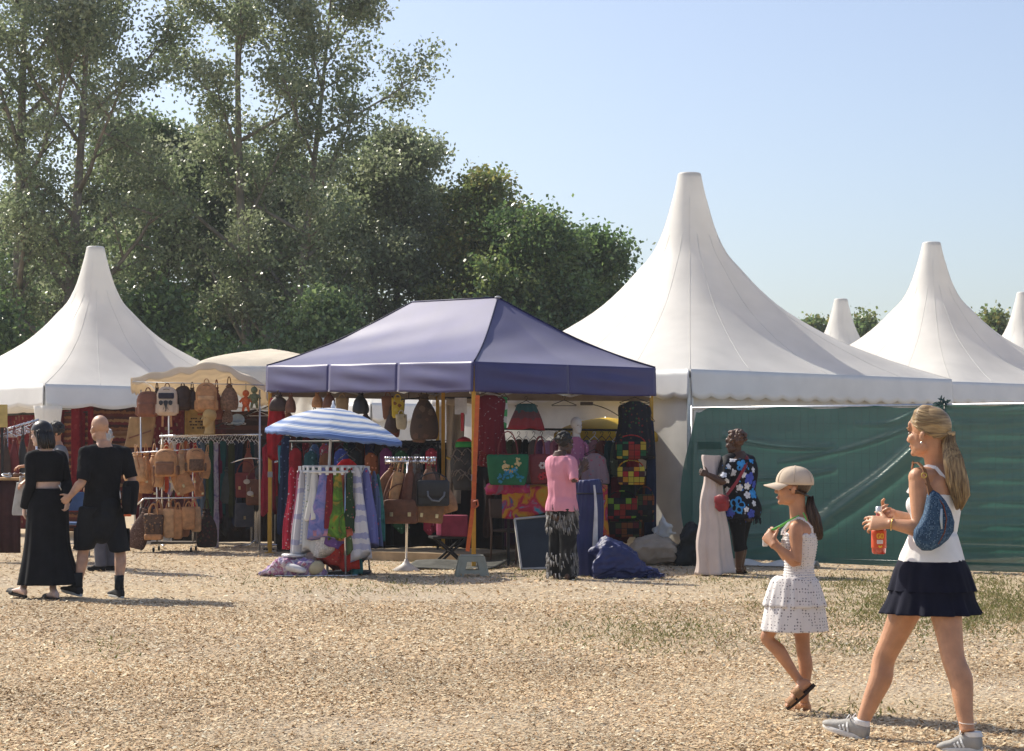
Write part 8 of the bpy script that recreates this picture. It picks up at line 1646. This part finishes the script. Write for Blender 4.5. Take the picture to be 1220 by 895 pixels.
# table with tie-dye cloth
Yt = 25.0; T = thing('stall_table', 'table covered by a red, orange and turquoise tie dyed cloth in the stall opening', 'table', (X(640, Yt), Yt+.3, 0)); za = Zh(579, Yt)
x0, x1 = X(600, Yt), X(722, Yt)
mb = MB(); mb.box(((x0+x1)/2, Yt+.35, za-.02), (x1-x0, .6, .03)); mb.build('table_top', WOOD, T, False)
for x in (x0+.06, x1-.06):
    for y in (Yt+.1, Yt+.6): mb = MB(); mb.bar((x, y, 0), (x, y, za-.03), .035, .035, UX); mb.build('leg', BLACKM, T, False)
TIE = MP('tie', [(.02, .20, .30), (.05, .28, .36), (.45, .05, .10), (.36, .02, .05), (.50, .20, .02), (.42, .28, .03), (.34, .03, .10), (.04, .14, .26)], 3.4, .85)
mb = MB(); mb.grid(lambda u, v: V((lerp(x0-.02, x1+.02, u), Yt+.02+(.62*(1-v/.4) if v < .4 else -.03*math.sin(u*20)*(v-.4)-.02), za+.006-(0 if v < .4 else (v-.4)/.6*(.36+.06*math.sin(u*6+1))))), 60, 16); mb.build('tablecloth', TIE, T, solid=.006)
heap('folded_cloth', 'pile of red and turquoise tie dyed cloth on the table beside the green tote', 'cloth', [(578, 580, 588), (588, 572, 588), (602, 570, 587), (618, 572, 587), (632, 578, 587)], 25.05, MP('tie', [(.03, .24, .34), (.36, .03, .08), (.42, .05, .16), (.45, .20, .02)], 4, .85), .16, 7, amp=.012, vox=.012, fr=20)
chair('brown wooden chair with tall back half hidden beside the blackboard', 610, 668, 25.6, 2.6, M((.16, .10, .07), .6), M((.05, .03, .02), .7), name='wooden_chair', sc=.95)
# blackboard leaning
T = thing('blackboard', 'blank blackboard with pale frame leaning beside the person in pink', 'blackboard', W(640, 679, 24.3)); bb = W(621, 679, 24.15); br = W(664, 677, 24.3); tl, tr2 = W(613, 619, 24.55), W(656, 615, 24.7)
bb.z = max(bb.z, .01); nrm = (br-bb).cross(tl-bb).normalized(); nrm = nrm if nrm.y < 0 else -nrm
mb = MB(); q_ = [bb, br, tr2, tl]; mb.add(q_+[p-nrm*.015 for p in q_], [(0, 1, 2, 3), (7, 6, 5, 4), (0, 4, 5, 1), (1, 5, 6, 2), (2, 6, 7, 3), (3, 7, 4, 0)]); mb.build('board', M((.030, .036, .042), .6, .3, .3, 3, .05), T, False)
for a, b in zip(q_, q_[1:]+q_[:1]): mb = MB(); mb.bar(a+nrm*.004, b+nrm*.004, .022, .028, nrm); mb.build('frame_strip', M((.42, .40, .36), .7), T, False)
mb = MB(); mb.bar(tl.lerp(tr2, .5)-nrm*.03, V(((tl.x+tr2.x)/2, 25.05, .0)), .03, .02); mb.build('prop', WOOD, T, False)
# patchwork bags on the far side
CK = lambda cols, s=16: MP('check', cols, s, .8)
HOT = [(.45, .05, .02), (.50, .22, .02), (.36, .02, .02), (.5, .38, .04), (.06, .02, .02)]; GRN_ = [(.015, .015, .016), (.25, .02, .02), (.18, .30, .03), (.02, .02, .02), (.28, .03, .02)]; DRK = [(.02, .02, .022), (.12, .02, .02), (.05, .06, .02), (.015, .012, .012), (.2, .06, .02)]
PWK = [('red and yellow chequered patchwork bag, brightest of the stack', 752, 557, 578, 32, HOT, 14), ('red, yellow and black patchwork bag above the brightest one', 752, 527, 547, 36, [(.3, .02, .02), (.4, .28, .03), (.015, .015, .015), (.02, .1, .04), (.25, .03, .02)], 13), ('black patchwork bag with green squares below the brightest one', 741, 594, 618, 36, GRN_, 13), ('black and red patchwork bag at the bottom of the stack', 744, 622, 640, 40, DRK, 13), ('dark patchwork bag nearest to the person in pink', 712, 562, 582, 24, DRK, 15), ('dark brown patchwork bag beside the yellow leg', 768, 590, 622, 22, DRK, 16)]
for i, (lab, px, a, b, w_, cols, s_) in enumerate(PWK): satchel(lab, px, a, b, w_, 25.75+.05*i, CK(cols, s_), .1*(i % 3-1), 'patchwork bags', .12, flapm=CK(cols, s_), buckle=False)
garment('long dark dress with small red and green pattern hanging by the far yellow leg', 756, 478, 545, 40, 26.15, MP('floral', [(.018, .018, .022), (.14, .02, .02), (.03, .08, .03), (.10, .06, .02), (.02, .02, .03)], 22, .85, thr=.3), 0, 'clothes at the far yellow leg', 'dress', 'dress', HANG, 1.05, 3, topw=1)
garment('navy dress hanging against the far yellow leg', 775, 500, 640, 12, 26.25, CLOTH((.015, .022, .05)), .3, 'clothes at the far yellow leg', 'dress', 'dress', HANG, 1.2, 5)
garment('grey pink floral shirt behind the person in pink', 708, 540, 575, 30, 25.9, FLO((.30, .20, .22), (.45, .1, .14), (.2, .2, .24), s=18), 0, 'clothes at the far yellow leg', 'shirt', 'blouse', HANG, 1, 6)
garment('red and turquoise tie dyed scarf hanging beside the upright tarpaulin', 716, 582, 638, 14, 24.6, TIE, 0, 'clothes at the far yellow leg', 'scarf', 'scarf', HANG, 1.2, 6)
T = thing('parasol', 'yellow parasol half hidden behind the rack of tops', 'parasol', (X(722, 27.6), 27.6, 0)); c_ = W(722, 508, 27.6); YLW = M((.72, .50, .06), .6, .25, .06, 5, .1, transl=.35, name='yellow_parasol'); mb = MB()
mb.rings([[c_+V((r*math.cos(2*PI*j/32)*(1-.05*abs(math.sin(4*2*PI*j/32))), r*.8*math.sin(2*PI*j/32), z-.03*abs(math.sin(4*2*PI*j/32))*r)) for j in range(32)] for r, z in ((.02, .12), (.2, .10), (.4, .06), (.6, -.02), (.72, -.10), (.73, -.2))], False); mb.build('canopy_cloth', YLW, T, solid=.004); mb = MB(); mb.tube([V((c_.x, c_.y, 0)), c_+V((0, 0, .13))], .016, 8); mb.build('pole', ALU, T)
T = thing('hanging_lamp', 'small dark box lamp with a drooping cable under the canopy side', 'lamp', W(697, 481, 26.5)); mb = MB(); mb.box(W(699, 481, 26.5), (.17, .06, .045)); mb.build('lamp_box', M((.10, .08, .07), .6), T, False, bevel=.006); mb = MB(); mb.tube(arc(W(706, 482, 26.5), W(748, 504, 26.6), -.04), .006, 5); mb.build('cable', BLACKM, T)
T = thing('wire_hanger', 'empty black hanger on the canopy lining', 'hanger', W(672, 474, 26.9)); hanger(T, V((0, 0, .02)), .34, BLACKM); mb = MB(); mb.tube([V((0, 0, .02)), V((0, 0, .1))], .004, 5); mb.build('string', BLACKM, T, world=False)
# tarpaulin: upright roll and heap, beige heap, black bags
TARP = M((.022, .030, .115), .5, .4, .2, 4, .12, 60, name='blue_tarp')
T = thing('tarpaulin_roll', 'blue tarpaulin standing upright as a tall roll beside the person in pink', 'tarpaulin', W(702, 688, 23.0)); Yq = 23.0
mb = MB(); mb.loft([(W(700, 571, Yq), UX, UY, .11, .05), (W(699.5, 575, Yq), UX, UY, .14, .085), (W(700, 600, Yq), UX, UY, .155, .11), (W(700, 640, Yq), UX, UY, .17, .13), (W(702, 675, Yq), UX, UY, .19, .15), (W(703, 687, Yq), UX, UY, .20, .16)], 60, 6, lambda t, th: 1+.10*abs(math.sin(3*th+1+t*2))-.05+.05*math.sin(13*th+t*5)); mb.wobble(.02, 12, 2); mb.build('roll', TARP, T)
mb = MB(); mb.grid(lambda u, v: W(lerp(707, 709+5*v, u)+1*math.sin(v*5), lerp(578, 655, v), Yq-.13-.03*math.sin(v*3)), 4, 20); mb.build('white_edge', M((.60, .60, .62), .7), T, solid=.006)
mb = MB(); mb.tube([W(700, 588, Yq)+V((.17*math.cos(t), .125*math.sin(t), 0)) for t in [2*PI*i/24 for i in range(24)]], .010, 6, True); mb.build('rope', M((.02, .02, .03), .8), T)
heap('tarpaulin_heap', 'crumpled heap of blue tarpaulin lying on the wood chips', 'tarpaulin', [(704, 660, 690), (714, 644, 691), (728, 638, 692), (742, 645, 693), (756, 656, 694), (770, 670, 695), (782, 684, 696), (794, 693, 697)], 22.7, TARP, .34, 5, amp=.05, vox=.014, fr=10)
heap('cloth_heap', 'beige cloth heap at the foot of the white tent wall', 'cloth', [(748, 656, 666), (760, 640, 668), (775, 634, 668), (790, 636, 668), (804, 644, 668), (813, 660, 667)], 25.3, M((.38, .31, .24), .85, .1, .12, 4, .2, 60), .28, 9, amp=.03, vox=.016, fr=9)
heap('black_sack', 'black sack slumped against the netting behind the cloth bundle', 'sack', [(804, 660, 674), (810, 632, 675), (818, 620, 676), (828, 622, 676), (838, 640, 676), (846, 664, 676)], 25.15, M((.014, .016, .016), .6, .3, .2, 6, .2, 60), .2, 11, amp=.03, vox=.016, fr=9)
heap('white_sheet', 'white plastic sheet bunched at the leg of the largest tent', 'sheet', [(776, 655, 660), (782, 630, 660), (788, 612, 660), (794, 618, 660), (802, 650, 660)], 26.1, GREY_PVC, .15, 13, amp=.03, vox=.016, fr=9)

for nm_, A, B, ins in (('dark curtain closing the long back of the navy stall below the rails', CL, CB, -c1*.12), ('added dark sheet for the shade along the tent wall side of the navy stall', CB, CR_+c1*.35, -c0*.12)):  # dark sheets added to make the inside of the stall look shaded
    A2, B2 = A+ins, B+ins; T = thing('shade_sheet', nm_, 'curtain', ((A2.x+B2.x)/2, (A2.y+B2.y)/2, 0)); ht = 1.55 if 'long' in nm_ else 1.35; n2 = (B2-A2).normalized(); o2 = V((n2.y, -n2.x, 0))
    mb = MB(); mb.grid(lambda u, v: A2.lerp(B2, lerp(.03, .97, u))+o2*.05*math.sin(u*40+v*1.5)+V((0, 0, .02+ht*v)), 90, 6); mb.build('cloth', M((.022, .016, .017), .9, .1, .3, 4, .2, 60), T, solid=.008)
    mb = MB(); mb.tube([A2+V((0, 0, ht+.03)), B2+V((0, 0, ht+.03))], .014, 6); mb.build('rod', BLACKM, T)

EX = [('rose printed', FLO((.40, .10, .16), (.6, .45, .5), (.2, .05, .1), s=24)), ('pale blue striped', MP('stripe', [(.4, .46, .58), (.62, .62, .64)], 24, .85)), ('dark navy floral', FLO((.03, .04, .09), (.4, .4, .45), (.3, .05, .1), s=26)), ('white lace', M((.6, .58, .56), .9, .1, .3, 60, .5, 90)), ('violet printed', FLO((.16, .08, .26), (.4, .3, .5), (.1, .12, .3), s=24)), ('coral', M((.5, .14, .09), .85, .15, .3, 12, .3)), ('green leaf printed', FLO((.10, .15, .06), (.5, .5, .4), (.06, .2, .05), s=24)), ('grey violet tie dyed', MP('tie', [(.2, .18, .3), (.34, .32, .42), (.12, .12, .22)], 8, .85)), ('red flowered', FLO((.32, .03, .04), (.55, .45, .4), (.1, .1, .25), s=24))]
for i, (nm, m) in enumerate(EX):
    px = 357+i*10.2; off = (px-398)/48.0; garment(nm+' dress tucked between the front dresses of the round rack', px, 561, 634+(i*17) % 26, 15, YP-math.sqrt(1-off*off)*.34, m, -off*.9+.2, 'dresses on the round rack', 'dress', 'dress', WHANG, 1.7, i+200, flat=.34, topw=.6, hang=False)
for i, (nm, c) in enumerate([('tan', (.30, .15, .06)), ('black', (.015, .015, .016)), ('caramel', (.36, .19, .08)), ('dark brown', (.07, .035, .022)), ('reddish', (.2, .06, .035)), ('brown', (.15, .075, .04))]):
    slouch(nm+' shoulder bag hanging in the second row below the navy canopy edge', 344+i*31, 488+(i % 2)*4, 515+(i % 3)*6, 17, lerp(28.3, 25.9, (344+i*31-330)/200)+.5, M(c, .5, .4, .3, 14, .3, 90), 0, 'second row of bags under the canopy', flat=.5, tilt=.06*((i % 3)-1))
for i, (nm, c) in enumerate([('deep red', (.22, .015, .02)), ('dark teal', (.02, .07, .08)), ('chestnut', (.14, .06, .03)), ('royal blue', (.03, .05, .2)), ('black', (.012, .012, .013)), ('rust', (.22, .07, .025)), ('plum', (.1, .02, .07)), ('dark green', (.02, .07, .03)), ('grey', (.12, .12, .12)), ('crimson', (.28, .02, .04))]):
    garment(nm+' tunic on the rail between parasol and round bag rack', 352+i*18, 534+(i % 3)*3, 612+(i*13) % 24, 17, lerp(27.3, 26.8, i/10), FLO(c, tuple(min(.6, q*2.2+.06) for q in c), tuple(q*.5 for q in c), s=20) if i % 2 else CLOTH(c), .3-.07*i, 'tunics in the middle of the navy stall', 'shirt', 'tunic', HANG, 1.15, i+230)
rack_rail('black rail of tunics in the middle of the navy stall', V((X(345, 27.35), 27.35, 1.58)), V((X(525, 26.8), 26.8, 1.58)), name='clothes_rail', mat=BLACKM)

# ------------------------------------------------------------------ thin late summer haze
hz = MB(); hz.box((0, 480, 10.75), (1210, 1050, 23.5)); ho = hz.build('haze', bpy.data.materials.new('haze_air'), None, False); hm = ho.data.materials[0]; hm.use_nodes = True
n_ = hm.node_tree; n_.nodes.remove(n_.nodes['Principled BSDF']); pv = n_.nodes.new('ShaderNodeVolumePrincipled'); pv.inputs['Color'].default_value = (.90, .94, 1, 1); pv.inputs['Density'].default_value = .0005; pv.inputs['Anisotropy'].default_value = .2
n_.links.new(pv.outputs[0], n_.nodes['Material Output'].inputs['Volume']); tag(ho, kind='stuff')
